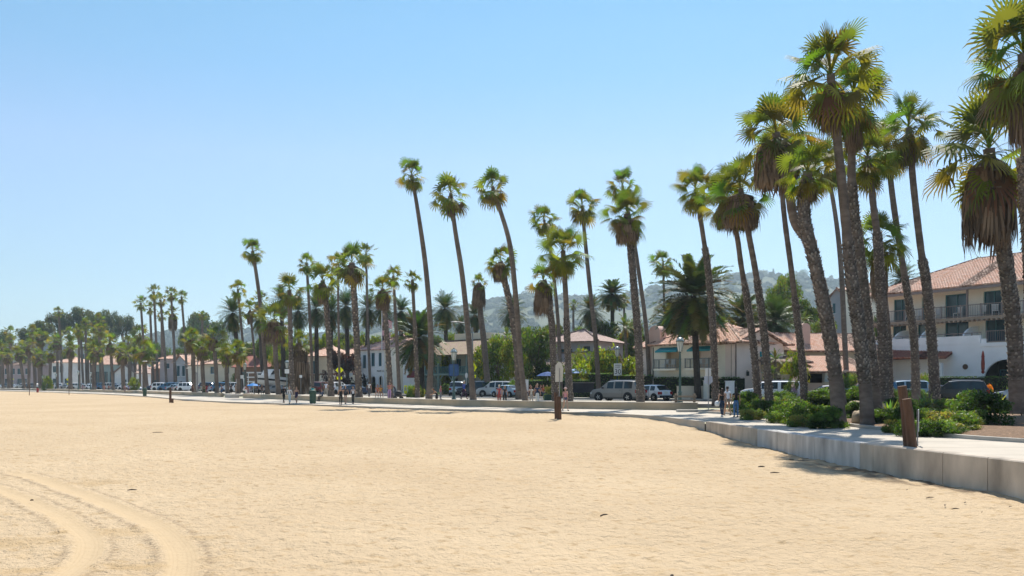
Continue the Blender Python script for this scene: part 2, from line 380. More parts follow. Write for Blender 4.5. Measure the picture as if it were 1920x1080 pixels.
# seaward edge of the promenade
EDGE = [(12.7, 12), (12.5, 18), (12.25, 20.5), (12.0, 21.8), (11.5, 24.2), (10.9, 27), (10.5, 31.5), (10.25, 35.5), (9.95, 39), (9.75, 42), (9.2, 47), (8.3, 52), (6.2, 55.5), (3.7, 58), (.8, 60.3), (-2.4, 63), (-8.4, 68), (-15.2, 76), (-24.3, 85.5), (-32, 93), (-41, 106), (-56, 132), (-75, 160), (-89, 177), (-111, 205), (-140, 238), (-235, 345), (-375, 495), (-570, 705)]
EC = smooth_curve(EDGE, 2)
def edge_x(y): return interp(y, [(b, a) for a, b in EC])
def build_sand():
    def axis(lo, hi, f0, f1, step, g):
        a = [f0]
        while a[-1] < f1: a.append(a[-1] + step)
        s = step
        while a[-1] < hi: s *= g; a.append(a[-1] + s)
        s = step; b = [f0]
        while b[-1] > lo: s *= g; b.append(b[-1] - s)
        return b[:0:-1] + a
    xs = axis(-900, 60, -15, 13.5, .10, 1.12); ys = axis(-40, 900, 11.6, 34, .10, 1.09)
    nx, ny = len(xs), len(ys); vs = []; cs = []
    for y in ys:
        zb = interp(y, ZS)
        for x in xs:
            near = 8 < y < 75 and -45 < x < 25
            h = .035 * noise.noise((x * .55, y * .55, 0)) + .06 * noise.noise((x * .13, y * .13, 5)); c = (0, 0, 0)
            if near:
                n1 = noise.noise((x * 3.7, y * 3.7, 3)); n2 = noise.noise((x * 6.1, y * 6.1, 9))
                hh = .036 * n1 + .020 * n2 - .045 * max(0, noise.noise((x * 1.7 + 9, y * 1.7, 1)) - .25)
                if x < 1 and y < 26:
                    for tc, w in TR:
                        dd = seg_d(x, y, tc) if min(abs(x - p[0]) + abs(y - p[1]) for p in tc[::3]) < 4 else 9
                        if dd < w * .5 + .25:
                            k = 1 - sstep(w * .5 - .06, w * .5 + .12, dd)
                            hh = hh * (1 - .97 * k) - .022 * k + .015 * math.exp(-((dd - w * .5 - .1) / .08) ** 2)
                            c = (max(c[0], k * (.85 + .3 * noise.noise((x, y, 4)))), 0, dd)
                    if c[0] < .3:
                        for (qx, qy), rx, ry in PATCH:
                            e = ((x - qx) / rx) ** 2 + ((y - qy) / ry) ** 2 + .6 * noise.noise((x * 2, y * 3, 2))
                            if e < 1: c = (c[0], .45 * (1 - e), 0); hh += .02 * noise.noise((x * 9, y * 9, 2))
                h += hh
                if y < 46:
                    q = edge_x(y) - x
                    if -.3 < q < 1.6:
                        h += .10 * math.exp(-(q / .5) ** 2) * (noise.noise((x * .7, y * .5, 7)) + .15)
                        wr = noise.noise((x * 3, y * 1.4, 11)) + .55 * math.exp(-((y - 26) / 4.5) ** 2) + .25 * math.exp(-((y - 38) / 1.2) ** 2)
                        k = max(0, min(.9, (wr - .25) * 2.2)) * (1 - sstep(.25, 1.5, q)); c = (c[0], c[1], k)
            vs.append((x, y, zb + h)); cs.append(c)
    fs = []
    for j in range(ny - 1):
        for i in range(nx - 1):
            if xs[i] > edge_x(ys[j + 1]) + 1.5 and xs[i] > edge_x(ys[j]) + 1.5: continue
            a = j * nx + i; fs.append((a, a + 1, a + nx + 1, a + nx))
    mb = MB(); mb.v = vs; mb.c = cs; mb.f = fs; mb.m = [0] * len(fs); mb.uv = [None] * len(fs)
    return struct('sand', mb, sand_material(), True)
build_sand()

# big inland sheet to the horizon
mb = MB()
inner = off(30)
outer = [(4500, 30), (4500, 300), (4500, 1000), (3000, 6000), (0, 6000), (-4500, 6000), (-6000, 3500)]
c1 = off(6); k = len(c1)
far = [(p[0] + n.x * 4200, p[1] + abs(n.y) * 4200 + 900) for p, n in zip(WC, WN)]
mb.add([(x, y, .28) for x, y in c1] + [(x, y, .28) for x, y in far], [(i, i + 1, k + i + 1, k + i) for i in range(k - 1)])
mb.add([(90, 58, .28), (90, -200, .28), (5000, -200, .28), (5000, 961 + 4300, .28)], [(0, 1, 2, 3)])
struct('ground', mb, groundm)

# promenade path between sand and seat wall / planter
PFAR = [(19, 12), (18.4, 20), (17.4, 26), (15.9, 28.6), (15.3, 31), (15.1, 36), (15.0, 42), (14.9, 47), (13.9, 52), (12.3, 56.5)]
PF = smooth_curve(PFAR, 2)
path = MB()
def path_far(y):
    if y <= 56.5: return interp(y, [(b, a) for a, b in PF])
    return None
ys = [12 + i * .9 for i in range(50)]
L_ = [(edge_x(y) - (.0 if y > 42 else 0), y) for y in ys if y <= 56.2]; Rr = [(path_far(y), y) for _, y in L_]
n = len(L_)
path.add([(x, y, 0) for x, y in L_] + [(x + .15, y, 0) for x, y in Rr], [(i, n + i, n + i + 1, i + 1) for i in range(n - 1)])
# rest: strip EC (y>56) to WC
ea = [p for p in EC if p[1] > L_[-1][1]]; ea = [L_[-1]] + ea
wa = [p for p in WC if p[0] < 14.5]; wa = [(Rr[-1][0] + .15, Rr[-1][1]), (13.6, 58.5)] + wa
def resample(c, n):
    ds = [0]
    for a, b in zip(c, c[1:]): ds.append(ds[-1] + math.hypot(b[0] - a[0], b[1] - a[1]))
    xs_ = list(zip(ds, [p[0] for p in c])); ys_ = list(zip(ds, [p[1] for p in c]))
    return [(interp(ds[-1] * i / (n - 1), xs_), interp(ds[-1] * i / (n - 1), ys_)) for i in range(n)]
ra = resample(ea, 120); rb = resample(wa, 120)
path.add([(x, y, 0) for x, y in ra] + [(x, y, 0) for x, y in rb], [(i, 120 + i, 121 + i, i + 1) for i in range(119)])
# kerb face on the sand side beyond the sea wall
kc = [p for p in EC if p[1] > 42.0]
path.add([(x, y, 0) for x, y in kc] + [(x - .02, y - .02, -.6) for x, y in kc], [(i, i + 1, len(kc) + i + 1, len(kc) + i) for i in range(len(kc) - 1)])
struct('promenade_path', path, pathmat)
# sand drift patches and joints
jt = MB()
for i in range(0, n - 2, 3):
    a, b = L_[i], Rr[i]
    jt.add([(a[0] + .45, a[1], .004), (b[0], b[1], .004), (b[0], b[1] + .03, .004), (a[0] + .45, a[1] + .03, .004)], [(0, 1, 2, 3)])
for i in range(0, 118, 2):
    a, b = ra[i], rb[i]
    jt.add([(a[0], a[1], .004), (b[0], b[1], .004), (b[0] + .03, b[1] + .03, .004), (a[0] + .03, a[1] + .03, .004)], [(0, 1, 2, 3)])
struct('path_joints', jt, mat('joint', (.2, .18, .15), .9))

# sea wall: panels of cast concrete with a broad top
sw = MB(); cuts = [12.5, 16, 19.6, 21.6, 23.2, 26.2, 26.9, 30.0, 33.4, 35.6, 39.5, 42.6]
root = thing('retaining_wall', 'long low cast concrete retaining wall between the sand and the walkway', 'wall', (12, 30, -.8))
ox = Vector((12, 30, -.8))
for i, (a, b) in enumerate(zip(cuts, cuts[1:])):
    p = MB(); ysub = [a + .012] + [a + (b - a) * t / 4 for t in (1, 2, 3)] + [b - .012]
    out = [(edge_x(y), y) for y in ysub]; inn = [(edge_x(y) + .42, y) for y in ysub]; m5 = 5
    vs = []
    for (x, y) in out: vs += [(x, y, -1.5), (x, y, .018), (x + .03, y, .05)]
    for (x, y) in inn: vs += [(x, y, .05), (x, y, -.3)]
    vs = [Vector(v) - ox for v in vs]; fs = []
    for j in range(4):
        o = j * 3; fs += [(o, o + 3, o + 4, o + 1), (o + 1, o + 4, o + 5, o + 2)]
        q = 15 + j * 2; fs += [(o + 2, o + 5, q + 2, q), (q, q + 2, q + 3, q + 1)]
    fs += [(0, 1, 2, 15, 16), (12, 24, 23, 14, 13)]
    p.add(vs, fs)
    pm = wallmat if i not in (6, 7, 8) else mat('seawall_concrete_pale', (.45, .43, .40), .9, .4, 1.4, .3, 12, stretch=(1.6, 1.6, .4))
    p.build('wall_panel', pm, root)
# planter kerb
pk = MB(); pn = normals(PF); pn = [(-q if q.x < 0 else q) for q in pn]
ribbon(pk, .0, .22, .13, .13, PF, pn, .3)
struct('planter_kerb', pk, concrete)
# seat wall in three runs with a block at the gap
def wall_run(name, label, c, h=.56, t=.42, z=0):
    r_ = thing(name, label, 'wall', (c[0][0], c[0][1], z)); m_ = MB(); nn = normals(c); nn = [(-q if q.y < 0 else q) for q in nn]
    o = Vector((c[0][0], c[0][1], z))
    m_.xf = Matrix.Translation(-o)
    ribbon(m_, 0, t, z + h - .07, None, c, nn, h)
    m_.build('wall_body', mat('seat_wall', (.50, .385, .255), .9, .2, .7, .2, 10), r_)
    m2 = MB(); m2.xf = Matrix.Translation(-o); ribbon(m2, -.03, t + .03, z + h, None, c, nn, .067)
    m2.build('coping', mat('coping', (.52, .44, .33), .85, .12, 1.5), r_); return r_
ci = [i for i, p in enumerate(WC) if p[0] < 14.6]
c_all = [WC[i] for i in ci]
g1 = [p for p in c_all if p[0] > -37.5]; g2 = [p for p in c_all if -150 < p[0] < -41]; g3 = [p for p in c_all if p[0] < -150 - .01]
wall_run('seat_wall', 'long curved low seat wall behind the promenade with people sitting on it', g1)
wall_run('seat_wall', 'farther low seat wall running away past the gap towards the distant car row', g2)
b = MB(); b.bx(-1.6, 1.2, -.6, .6, -.1, .5); o = b.build('concrete_block', concrete, None, False, .03); o.location = (-38.6, 117.8, 0); o.rotation_euler = (0, 0, R(-56))
tag(o, 'squat concrete block filling the gap in the seat wall', 'concrete block')
# terrace behind the wall, kerbs, road, far pavement
t = MB(); ribbon(t, .42, 9, GZ, None, None, None, .3); struct('pavement', t, mat('pavement', (.40, .36, .30), .9, .15, .5, .1, 30))
t = MB(); ribbon(t, 9.02, 20, .33, None, None, None, .04); struct('road', t, asphalt)
t = MB(); ribbon(t, 20.02, 23.5, GZ, None, None, None, .3); struct('far_pavement', t, mat('pavement', (.4, .36, .3)))
t = MB(); ribbon(t, 23.52, 60, .43, None, None, None, .3); struct('forecourt', t, mat('forecourt', (.30, .27, .23), .9, .2, .3))
t = MB(); ribbon(t, 14.35, 14.47, .334); ribbon(t, 14.6, 14.72, .334); struct('road_centre_lines', t, mat('yellow_paint', (.6, .42, .08), .6))
t = MB(); ribbon(t, 11.6, 11.72, .334); ribbon(t, 17.6, 17.72, .334)
cx_, cy_, h_ = hit(660, 14.5)
for i in range(9):
    q = Vector((math.cos(h_), math.sin(h_))); nq = Vector((-q.y, q.x)); nq = nq if nq.y > 0 else -nq
    b0 = Vector((cx_, cy_)) + nq * (-5 + i * 1.2)
    t.add([(b0.x + q.x * s_ + nq.x * u, b0.y + q.y * s_ + nq.y * u, .338) for s_, u in ((-1.5, 0), (1.5, 0), (1.5, .6), (-1.5, .6))], [(0, 1, 2, 3)])
struct('road_markings', t, paint)
t = MB(); ribbon(t, 8.86, 9.02, GZ + .004); struct('kerb', t, mat('kerb_stone', (.45, .38, .28), .85))

# planter mound
def mound_z(x, y):
    fx = sstep(0, 2.5, x - (path_far(y) if y < 56.5 else 13 + (y - 56))) if y < 61 else 1
    z = .11 + .15 * fx + .16 * fx * noise.noise((x * .35, y * .35, 4))
    z += .32 * math.exp(-(((x - 23.3) / 3.0) ** 2 + ((y - 38) / 3.5) ** 2))
    return z
pm = MB(); ys = [12 + i * .75 for i in range(66)]; nxp = 46; vs = []
for y in ys:
    x0 = (path_far(y) if y < 56.5 else 12.5 + (y - 56.5) * .35) + .2
    for i in range(nxp):
        x = x0 + (95 - x0) * (i / (nxp - 1)) ** 2.2; vs.append((x, y, mound_z(x, y) + .03 * noise.noise((x * 3, y * 3, 0))))
pm.add(vs, [(j * nxp + i, j * nxp + i + 1, (j + 1) * nxp + i + 1, (j + 1) * nxp + i) for j in range(len(ys) - 1) for i in range(nxp - 1)])
struct('planter_soil', pm, mulch, True)
# ---------- foliage materials and shared crowns ----------
leafm = mat('palm_leaf', rough=.58, var=.15, scale=1.5, spec=.35, src='attr', trans=.5, trcol=(1.85, 1.6, .45))
datem = mat('date_leaf', rough=.5, var=.15, scale=1.5, spec=.4, src='attr', trans=.25, trcol=(1.5, 1.4, .5))
treem = mat('tree_leaf', rough=.5, var=.2, scale=.8, spec=.35, src='attr', trans=.48, trcol=(1.6, 1.6, .5))
deadm = mat('dead_frond', rough=.9, var=.3, scale=3, src='attr', spec=.1, trans=.15)
barkm = mat('palm_bark', rough=.95, var=.3, scale=2.5, src='attr', spec=.1, bump=.6, bscale=9, stretch=(1, 1, 2.2), bdist=.04)
twigm = mat('bark', (.14, .10, .075), .95, .35, 4, .5, 20)
UP = Vector((0, 0, 1))
def jit(c, a): 
    k = 1 + rnd.uniform(-a, a); return (c[0] * k * (1 + rnd.uniform(-a, a) * .4), c[1] * k, c[2] * k)
def fan_leaf(mb, p0, az, el, pet, rad, K, c, droop, spread=112, web=.34):
    h = Vector((math.cos(az), math.sin(az), 0)); d = h * math.cos(el) + UP * math.sin(el)
    pts = [p0]; pos = p0.copy(); dd = d.copy()
    for i in range(3):
        dd = (dd - UP * (.10 + droop * .16)).normalized(); pos = pos + dd * pet / 3; pts.append(pos.copy())
    s = Vector((-h.y, h.x, 0)); w = .016
    mb.col = (c[0] * .9 + .03, c[1] * .9 + .02, c[2] * .8)
    vs = []
    for q in pts: vs += [q - s * w, q + s * w]
    mb.add(vs, [(0, 1, 3, 2), (2, 3, 5, 4), (4, 5, 7, 6)])
    mb.col = c
    n = s.cross(dd).normalized()
    s2 = (s + n * rnd.uniform(-1.1, 1.1)).normalized(); n = s2.cross(dd).normalized()
    if n.z < 0: n = -n
    vs = [pos.copy()]; fs = []
    A = R(spread)
    dirs = []
    for i in range(K + 1):
        a = -A + 2 * A * i / K; dirs.append((dd * math.cos(a) + s2 * math.sin(a) - n * (.13 * abs(math.sin(a)))).normalized())
    for i in range(K + 1):
        vs.append(pos + dirs[i] * rad * web - UP * rad * .03 * droop)
    for i in range(K): fs.append((0, i + 1, i + 2))
    for i in range(K):
        m_ = (dirs[i] + dirs[i + 1]).normalized(); a = -A + 2 * A * (i + .5) / K
        Ln = rad * (.82 + .18 * math.cos(a)) * rnd.uniform(.85, 1.08)
        e = pos + m_ * Ln * .78 - UP * rad * (.02 + .16 * droop) ; tip = pos + m_ * Ln * (.98 - .22 * droop) - UP * rad * (.07 + .48 * droop)
        wv = (dirs[i + 1] - dirs[i]) * rad * web * .38
        b = len(vs); vs += [e - wv, e + wv, tip]
        fs += [(i + 1, b, b + 1, i + 2), (b, b + 2, b + 1)]
    mb.add(vs, fs)
def fan_crown(seed, nl, K, squash=1.0, low=-40, yellow=.35, dead=.08):
    r_ = random.Random(seed); rnd.seed(seed); mb = MB(); off_ = r_.random() * 6
    for i in range(nl):
        t = i / nl; el = R(lerp(88, low, t ** 1.0) + r_.gauss(0, 11)); az = off_ + i * 2.39996 + r_.uniform(-.3, .3)
        pet = lerp(.42, .60, min(1, t * 2.5)) * r_.uniform(.6, 1.25); rad = lerp(.44, .50, min(1, t * 3)) * r_.uniform(.72, 1.15)
        if t > .4 and r_.random() < .16: el = R(r_.uniform(-75, -50)); pet *= .8
        pet *= 1 - .35 * max(0, t - .6) / .4
        g = (.092, .132, .028); y = (.29, .27, .042)
        k = max(0, (t - .3) / .7) * yellow * 2.4 * r_.random(); c = tuple(lerp(a, b, min(1, k)) for a, b in zip(g, y))
        if t > .6 and r_.random() < dead: c = (.15, .115, .06)
        c = tuple(q * r_.uniform(.7, 1.3) for q in c)
        fan_leaf(mb, Vector((0, 0, lerp(.12, -.22, t))), az, el, pet, rad, K, c, max(.0, t * .75 - .12 + r_.uniform(-.2, .35)))
    me = mb.mesh('fan_crown'); me.materials.append(leafm); return me
def skirt(seed, n, thin=1.0):
    """dead fronds hanging down round the trunk, unit height 1 (z 0..-1), radius about .36"""
    r_ = random.Random(seed); mb = MB()
    for i in range(n):
        az = r_.uniform(0, 2 * PI); z = -r_.uniform(0, .62) ** 1.1; Ln = r_.uniform(.28, .46)
        h = Vector((math.cos(az), math.sin(az), 0)); s = Vector((-h.y, h.x, 0)); r0 = .10
        rr = (.20 + .20 * math.sin(min(1, (-z + .15) / .55) * PI * .55)) * thin * r_.uniform(.8, 1.15)
        b = r_.uniform(.55, 1.5); mb.col = (.175 * b, .125 * b, .085 * b)
        p0 = h * r0 + UP * z; p1 = h * rr + UP * (z - .10); p2 = h * rr * 1.02 + UP * (z - .1 - Ln * .55); 
        for j in range(5):
            q = (j - 2) * .055 + r_.uniform(-.02, .02); w = .022
            e = h * (rr * r_.uniform(.72, 1.05)) + s * q * 1.7 + UP * (z - .1 - Ln * r_.uniform(.8, 1.05))
            mb.add([p0 - s * .01, p0 + s * .01, p1 + s * (q + w), p1 + s * (q - w), p2 + s * (q * 1.4 + w), p2 + s * (q * 1.4 - w), e], [(0, 1, 2, 3), (3, 2, 4, 5), (5, 4, 6)])
    me = mb.mesh('dead_skirt'); me.materials.append(deadm); return me
def feather_crown(seed, nf, nl, low=-55, col=(.055, .09, .024), lw=.016, droop=1.0, yel=0.15, upper=86):
    r_ = random.Random(seed); mb = MB(); o_ = r_.random() * 6
    for i in range(nf):
        t = i / nf; el = R(lerp(upper, low, t ** .8) + r_.uniform(-8, 8)); az = o_ + i * 2.39996 + r_.uniform(-.25, .25)
        L_ = r_.uniform(.86, 1.1) * lerp(.85, 1, min(1, t * 3)); h = Vector((math.cos(az), math.sin(az), 0)); s = Vector((-h.y, h.x, 0))
        d = h * math.cos(el) + UP * math.sin(el); pos = Vector((0, 0, lerp(.08, -.12, t))); c = col
        if r_.random() < yel * t * 2: c = (.15, .14, .03)
        mb.col = tuple(q * r_.uniform(.65, 1.35) for q in c)
        S = 9; pts = [pos.copy()]; ds = [d.copy()]
        for k in range(S):
            d = (d - UP * (.035 + .017 * k) * droop).normalized(); pos = pos + d * L_ / S; pts.append(pos.copy()); ds.append(d.copy())
        vs = []; fs = []
        for k, q in enumerate(pts):
            w = .012 * (1 - k / (S + 1)); vs += [q - s * w, q + s * w]
        fs = [(2 * k, 2 * k + 1, 2 * k + 3, 2 * k + 2) for k in range(S)]
        for k in range(nl):
            u = .12 + .88 * k / nl; x = u * S; a = min(S - 1, int(x)); q = pts[a].lerp(pts[a + 1], x - a); dd = ds[a]
            n = s.cross(dd).normalized(); n = n if n.z > 0 else -n
            ll = .18 * math.sin(PI * min(1, .12 + u * .85)) ** .6 * r_.uniform(.85, 1.1)
            for sg in (-1, 1):
                e = q + (s * sg * .78 + dd * .62 + n * r_.uniform(-.05, .40)).normalized() * ll - UP * ll * .18 * droop
                b = len(vs); vs += [q - dd * lw * .6, q + dd * lw * .6, q.lerp(e, .5) + dd * lw * .8 , e]; fs.append((b, b + 1, b + 2, b + 3))
        mb.add(vs, fs)
    me = mb.mesh('feather_crown'); me.materials.append(datem); return me
def leaf_mass(seed, n, leaf, lobes, cols, shape='round', core=0, tilt=.9, mat_=None, flat=.0):
    """unit crown: half-width 1, height 0..1; n leaf-sized faces on and inside many uneven lobes"""
    r_ = random.Random(seed); mb = MB(); LB = []
    for i in range(lobes):
        a = r_.uniform(0, 2 * PI); z = r_.random() ** .8
        if shape == 'round': prof = math.sin(PI * min(.97, .18 + z * .75)) ** .6; rr = .78 * prof * math.sqrt(r_.random())
        elif shape == 'umbrella': z = .35 + .5 * z; rr = .8 * math.sqrt(r_.random()) * (1.1 - .55 * z)
        elif shape == 'cone': rr = .75 * (1 - z) * math.sqrt(r_.random())
        else: rr = .8 * math.sqrt(r_.random()); z *= .7
        rad = r_.uniform(.16, .32) * (1 if shape != 'umbrella' else .75); c = cols[r_.randrange(len(cols))]; b = r_.uniform(.7, 1.35)
        LB.append((Vector((rr * math.cos(a), rr * math.sin(a), .08 + z * .8)), rad, tuple(q * b for q in c)))
    for i in range(n):
        p, rad, c = LB[r_.randrange(lobes)]
        v = Vector((r_.gauss(0, 1), r_.gauss(0, 1), r_.gauss(0, 1))).normalized()
        q = p + Vector((v.x, v.y, v.z * .62)) * rad * (r_.uniform(.55, 1.0) if r_.random() < .75 else r_.uniform(.9, 1.25))
        if q.z < 0: q.z = -q.z * .4
        nn = (v + Vector((r_.gauss(0, 1), r_.gauss(0, 1), r_.gauss(0, 1))) * tilt).normalized()
        t = nn.orthogonal().normalized(); t = Matrix.Rotation(r_.uniform(0, 2 * PI), 3, nn) @ t; u = nn.cross(t)
        l = leaf * r_.uniform(.6, 1.3); mb.col = tuple(x * r_.uniform(.75, 1.3) for x in c)
        mb.add([q - t * l, q + u * l * .45, q + t * l, q - u * l * .45], [(0, 1, 2, 3)])
    me = mb.mesh('leaf_mass'); me.materials.append(mat_ or treem); return me

FAN_N = [fan_crown(11 + i, 60, 18, low=-62) for i in range(5)]
FAN_M = [fan_crown(31 + i, 46, 11, low=-55) for i in range(4)]
FAN_S = [fan_crown(51 + i, 36, 8, low=-50, yellow=.3) for i in range(4)]
SK = [skirt(70 + i, 170) for i in range(3)]
DATE = [feather_crown(80 + i, 150, 26, low=-80, droop=.8, upper=80) for i in range(3)]
DATE_O = feather_crown(90, 125, 34, low=-58, yel=.35, lw=.024, droop=.9, upper=80, col=(.07, .105, .026))
KING = [feather_crown(95 + i, 26, 26, low=-20, col=(.11, .16, .03), lw=.022, droop=1.6, yel=.5) for i in range(2)]
GR = (.095, .135, .03); DG = (.040, .066, .018); YG = (.22, .26, .03); OL = (.11, .125, .04); BL = (.045, .065, .04)
BROAD = [leaf_mass(100, 6200, .042, 38, [GR, DG, (.09, .12, .02)]), leaf_mass(101, 6200, .042, 36, [YG, (.10, .14, .02), GR]), leaf_mass(102, 5200, .042, 32, [OL, GR, DG]), leaf_mass(103, 5200, .042, 34, [(.16, .17, .02), YG, (.07, .10, .02)])]
EUCA = [leaf_mass(110 + i, 4200, .034, 34, [BL, (.035, .055, .032), (.08, .09, .05)], 'umbrella', tilt=1.4) for i in range(3)]
SHRUB = [leaf_mass(120, 9000, .045, 44, [(.065, .115, .022), (.04, .075, .016), (.14, .20, .035)], 'low'), leaf_mass(121, 9000, .045, 40, [(.045, .085, .018), (.028, .055, .013), (.09, .15, .028)], 'round'), leaf_mass(122, 8000, .045, 40, [(.15, .21, .045), (.08, .12, .03), (.20, .19, .06)], 'low')]
PURPLE = leaf_mass(130, 3000, .05, 16, [(.05, .022, .03), (.03, .018, .02)]); BOUG = leaf_mass(131, 2600, .05, 14, [(.45, .02, .06), (.35, .015, .04), (.06, .07, .02)], 'low')
CONE = leaf_mass(132, 1600, .07, 18, [DG, BL], 'cone')

def trunk_mesh(pts, radii, rough=None, near=False, dark=(.15, .12, .10), light=(.33, .265, .205), smooth=(.165, .13, .105)):
    """pts bottom to top; rough=(t0,t1) fraction covered with old leaf bases"""
    P = [Vector(p) for p in pts]
    # resample with Catmull-Rom
    Q = []; ts = []; n = len(P) - 1
    per = 12 if near else 5
    for i in range(n):
        a, b, c, d = P[max(i - 1, 0)], P[i], P[i + 1], P[min(i + 2, n)]
        for k in range(per):
            t = k / per; Q.append(.5 * ((2 * b) + (c - a) * t + (2 * a - 5 * b + 4 * c - d) * t * t + (3 * b - a - 3 * c + d) * t ** 3)); ts.append((i + t) / n)
    Q.append(P[-1]); ts.append(1)
    rr = [interp(t, radii) for t in ts]
    if near: rr = [r * rnd.uniform(.96, 1.05) for r in rr]
    mb = MB(); mb.col = smooth; m0 = len(mb.v); mb.tube(Q, rr, 12 if near else 7)
    N_ = 12 if near else 7
    for i in range(len(Q)):
        t = ts[i]; c = dark if (rough and t < rough[1]) else smooth
        b = rnd.uniform(.8, 1.2)
        for j in range(N_): mb.c[i * N_ + j] = tuple(x * b for x in c)
    if rough:
        t0, t1 = rough; Ltot = sum((b - a).length for a, b in zip(Q, Q[1:])); step = .13 if near else .30
        k = int(Ltot * (t1 - t0) / step); ncol = 9 if near else 5
        for i in range(k):
            t = t0 + (t1 - t0) * (i + .5) / k; x = t * (len(Q) - 1); a = min(len(Q) - 2, int(x)); c = Q[a].lerp(Q[a + 1], x - a); r = interp(t, radii)
            ax = (Q[a + 1] - Q[a]).normalized(); u = ax.orthogonal().normalized(); v = ax.cross(u)
            for j in range(ncol):
                if rnd.random() < .12: continue
                q = 2 * PI * (j + .5 * (i % 2) + rnd.uniform(-.25, .25)) / ncol; h = u * math.cos(q) + v * math.sin(q); s = ax.cross(h)
                ln = (.15 if near else .26) * rnd.uniform(.6, 1.4); w = r * 2.4 / ncol * rnd.uniform(.7, 1.1); o = (.07 if near else .07) * rnd.uniform(.5, 1.5)
                bb = rnd.uniform(.5, 1.45)
                base = c + h * r * .96
                mb.col = tuple(y * bb * .55 for y in dark); n0 = len(mb.v)
                mb.add([base - s * w, base + s * w, base + h * o + ax * ln + s * w * .45, base + h * o + ax * ln - s * w * .45, base + h * .0 + ax * ln * .75], [(0, 1, 2, 3), (3, 2, 4), (0, 3, 4), (1, 4, 2)])
                for z_ in (2, 3): mb.c[n0 + z_] = tuple(y * bb * 1.1 for y in light)
    me = mb.mesh('palm_trunk', near); me.materials.append(barkm); return me

palm_n = 0
def palm(label, cx, cy, r, bx, o=3, mid=(), wt=5, wb=9, sk=0, rough=None, kind='fan', d=None, gz=None, group=None, crown=None, zs=1.0, skw=1.0, name=None, lean=None):
    """one palm: crown centre and radius, trunk foot and way-points as the photo shows them, at the real distance of its planting row"""
    global palm_n
    palm_n += 1; rnd.seed(palm_n * 13 + 5)
    if d is None: x, d, _ = hit(bx, o)
    d = snap(bx, d) if o == 3 else d
    x = WX(bx, d); gz = (GZ if gz is None else gz); s = d / F
    near = r > 50 or (rough and wb > 14)
    foot = Vector((x, d, gz - .1)); head = W(cx, cy + r * .12, d)
    head.y += rnd.uniform(-.3, .3) if lean is None else lean
    cat = 'palm tree'
    root = thing(name or ('fan_palm' if kind == 'fan' else 'date_palm' if kind == 'date' else 'feather_palm'), label, cat, foot, 0, group)
    if bx > 1330 and d < 61 and kind == 'fan': gz = mound_z(x, d); foot.z = gz - .12; root.location = foot
    pts = [foot] + [W(mx, my, d) for mx, my in mid] + [head]
    if not mid: pts = [foot, foot.lerp(head, .5) + Vector((rnd.uniform(-.15, .15), 0, 0)), head]
    pts = [p - foot for p in pts]
    wb = wb * .88 if near else wb
    rt, rb = wt * s / 2, wb * s / 2
    radii = [(0, rb * 1.25), (.04, rb * 1.02), (.12, rb * .92), (.6 if not rough else rough[1], lerp(rb, rt, .45) if not rough else rb * .82), ((.62 if not rough else rough[1] + .015), lerp(rb, rt, .5) if not rough else rt * 1.15), (1, rt)]
    dk = dict(dark=(.07, .055, .045), smooth=(.06, .048, .04)) if kind == 'date' else {}
    me = trunk_mesh(pts, radii, rough, near, **dk); link('trunk', me, root)
    Rw = r * s; top = pts[-1]
    if crown is None:
        if kind == 'fan': L_ = FAN_N if r > 40 else (FAN_M if r > 22 else FAN_S); crown = L_[palm_n % len(L_)]
        elif kind == 'date': crown = DATE[palm_n % 3]
        else: crown = KING[palm_n % 2]
    c = link('crown', crown, root); c.location = top; k = {'fan': 1.14, 'date': 1.2, 'feather': 1.0}[kind]
    c.scale = (Rw * k, Rw * k, Rw * k * zs); ax = (pts[-1] - pts[-2]).normalized()
    c.rotation_euler = (Vector((0, 0, 1)).rotation_difference((ax + UP * 1.5).normalized())).to_euler(); c.rotation_euler.rotate_axis('Z', rnd.uniform(0, 6.28))
    if sk:
        k = link('dead_frond_skirt', SK[palm_n % 3], root); k.location = top - UP * Rw * (.14 if r > 40 else .05); hgt = (sk - cy) * s - (Rw * .13 if r > 40 else 0)
        w_ = min(Rw * 1.15, hgt * (1.5 if r > 40 else 1.0)) * skw; k.scale = (w_, w_, hgt); k.rotation_euler = (0, 0, rnd.uniform(0, 6)); 
    return root
# ---------- the palms, front row ----------
NR = 'palms in the near rows'
palm('highest palm, its crown cut by the frame edge over the seawall', 1914, 92, 106, 1962, mid=[(1924, 300), (1938, 560)], d=36, gz=.4, wt=20, wb=36, sk=270, rough=(.12, .8), skw=.42)
palm('stout rough-trunked palm with a huge pale dead frond beard, beside the seawall planting', 1848, 268, 112, 1908, mid=[(1903, 640), (1893, 545), (1882, 470), (1864, 380)], d=43, gz=.45, wt=20, wb=33, sk=462, rough=(.10, .80), skw=.74)
palm('slender narrow-crowned palm before the hotel balconies, its trunk swelling rough below', 1703, 232, 62, 1753, mid=[(1750, 680), (1738, 540), (1727, 470), (1713, 350)], d=58, gz=.5, wt=11, wb=22, sk=310, rough=(.05, .55), skw=.4)
palm('palm with a rough grey trunk leaning against the hotel roof corner, behind the slender one', 1668, 262, 54, 1718, mid=[(1714, 640), (1703, 560), (1690, 480), (1675, 380)], d=64, gz=.5, wt=10, wb=17, rough=(.05, .5), lean=.5)
palm('palm with a thick rough lower trunk standing between the twin tall palms and the hotel', 1630, 285, 56, 1657, mid=[(1655, 640), (1650, 520), (1645, 445), (1637, 380)], d=56, gz=.5, wt=11, wb=22, sk=345, rough=(.05, .62), skw=.4)
palm('shorter fresh green palm with a hanging brown beard tucked in front of the hotel end', 1648, 440, 52, 1668, mid=[(1666, 650), (1658, 560)], d=60, gz=.5, wt=11, wb=16, sk=560, rough=(.05, .4), skw=.55)
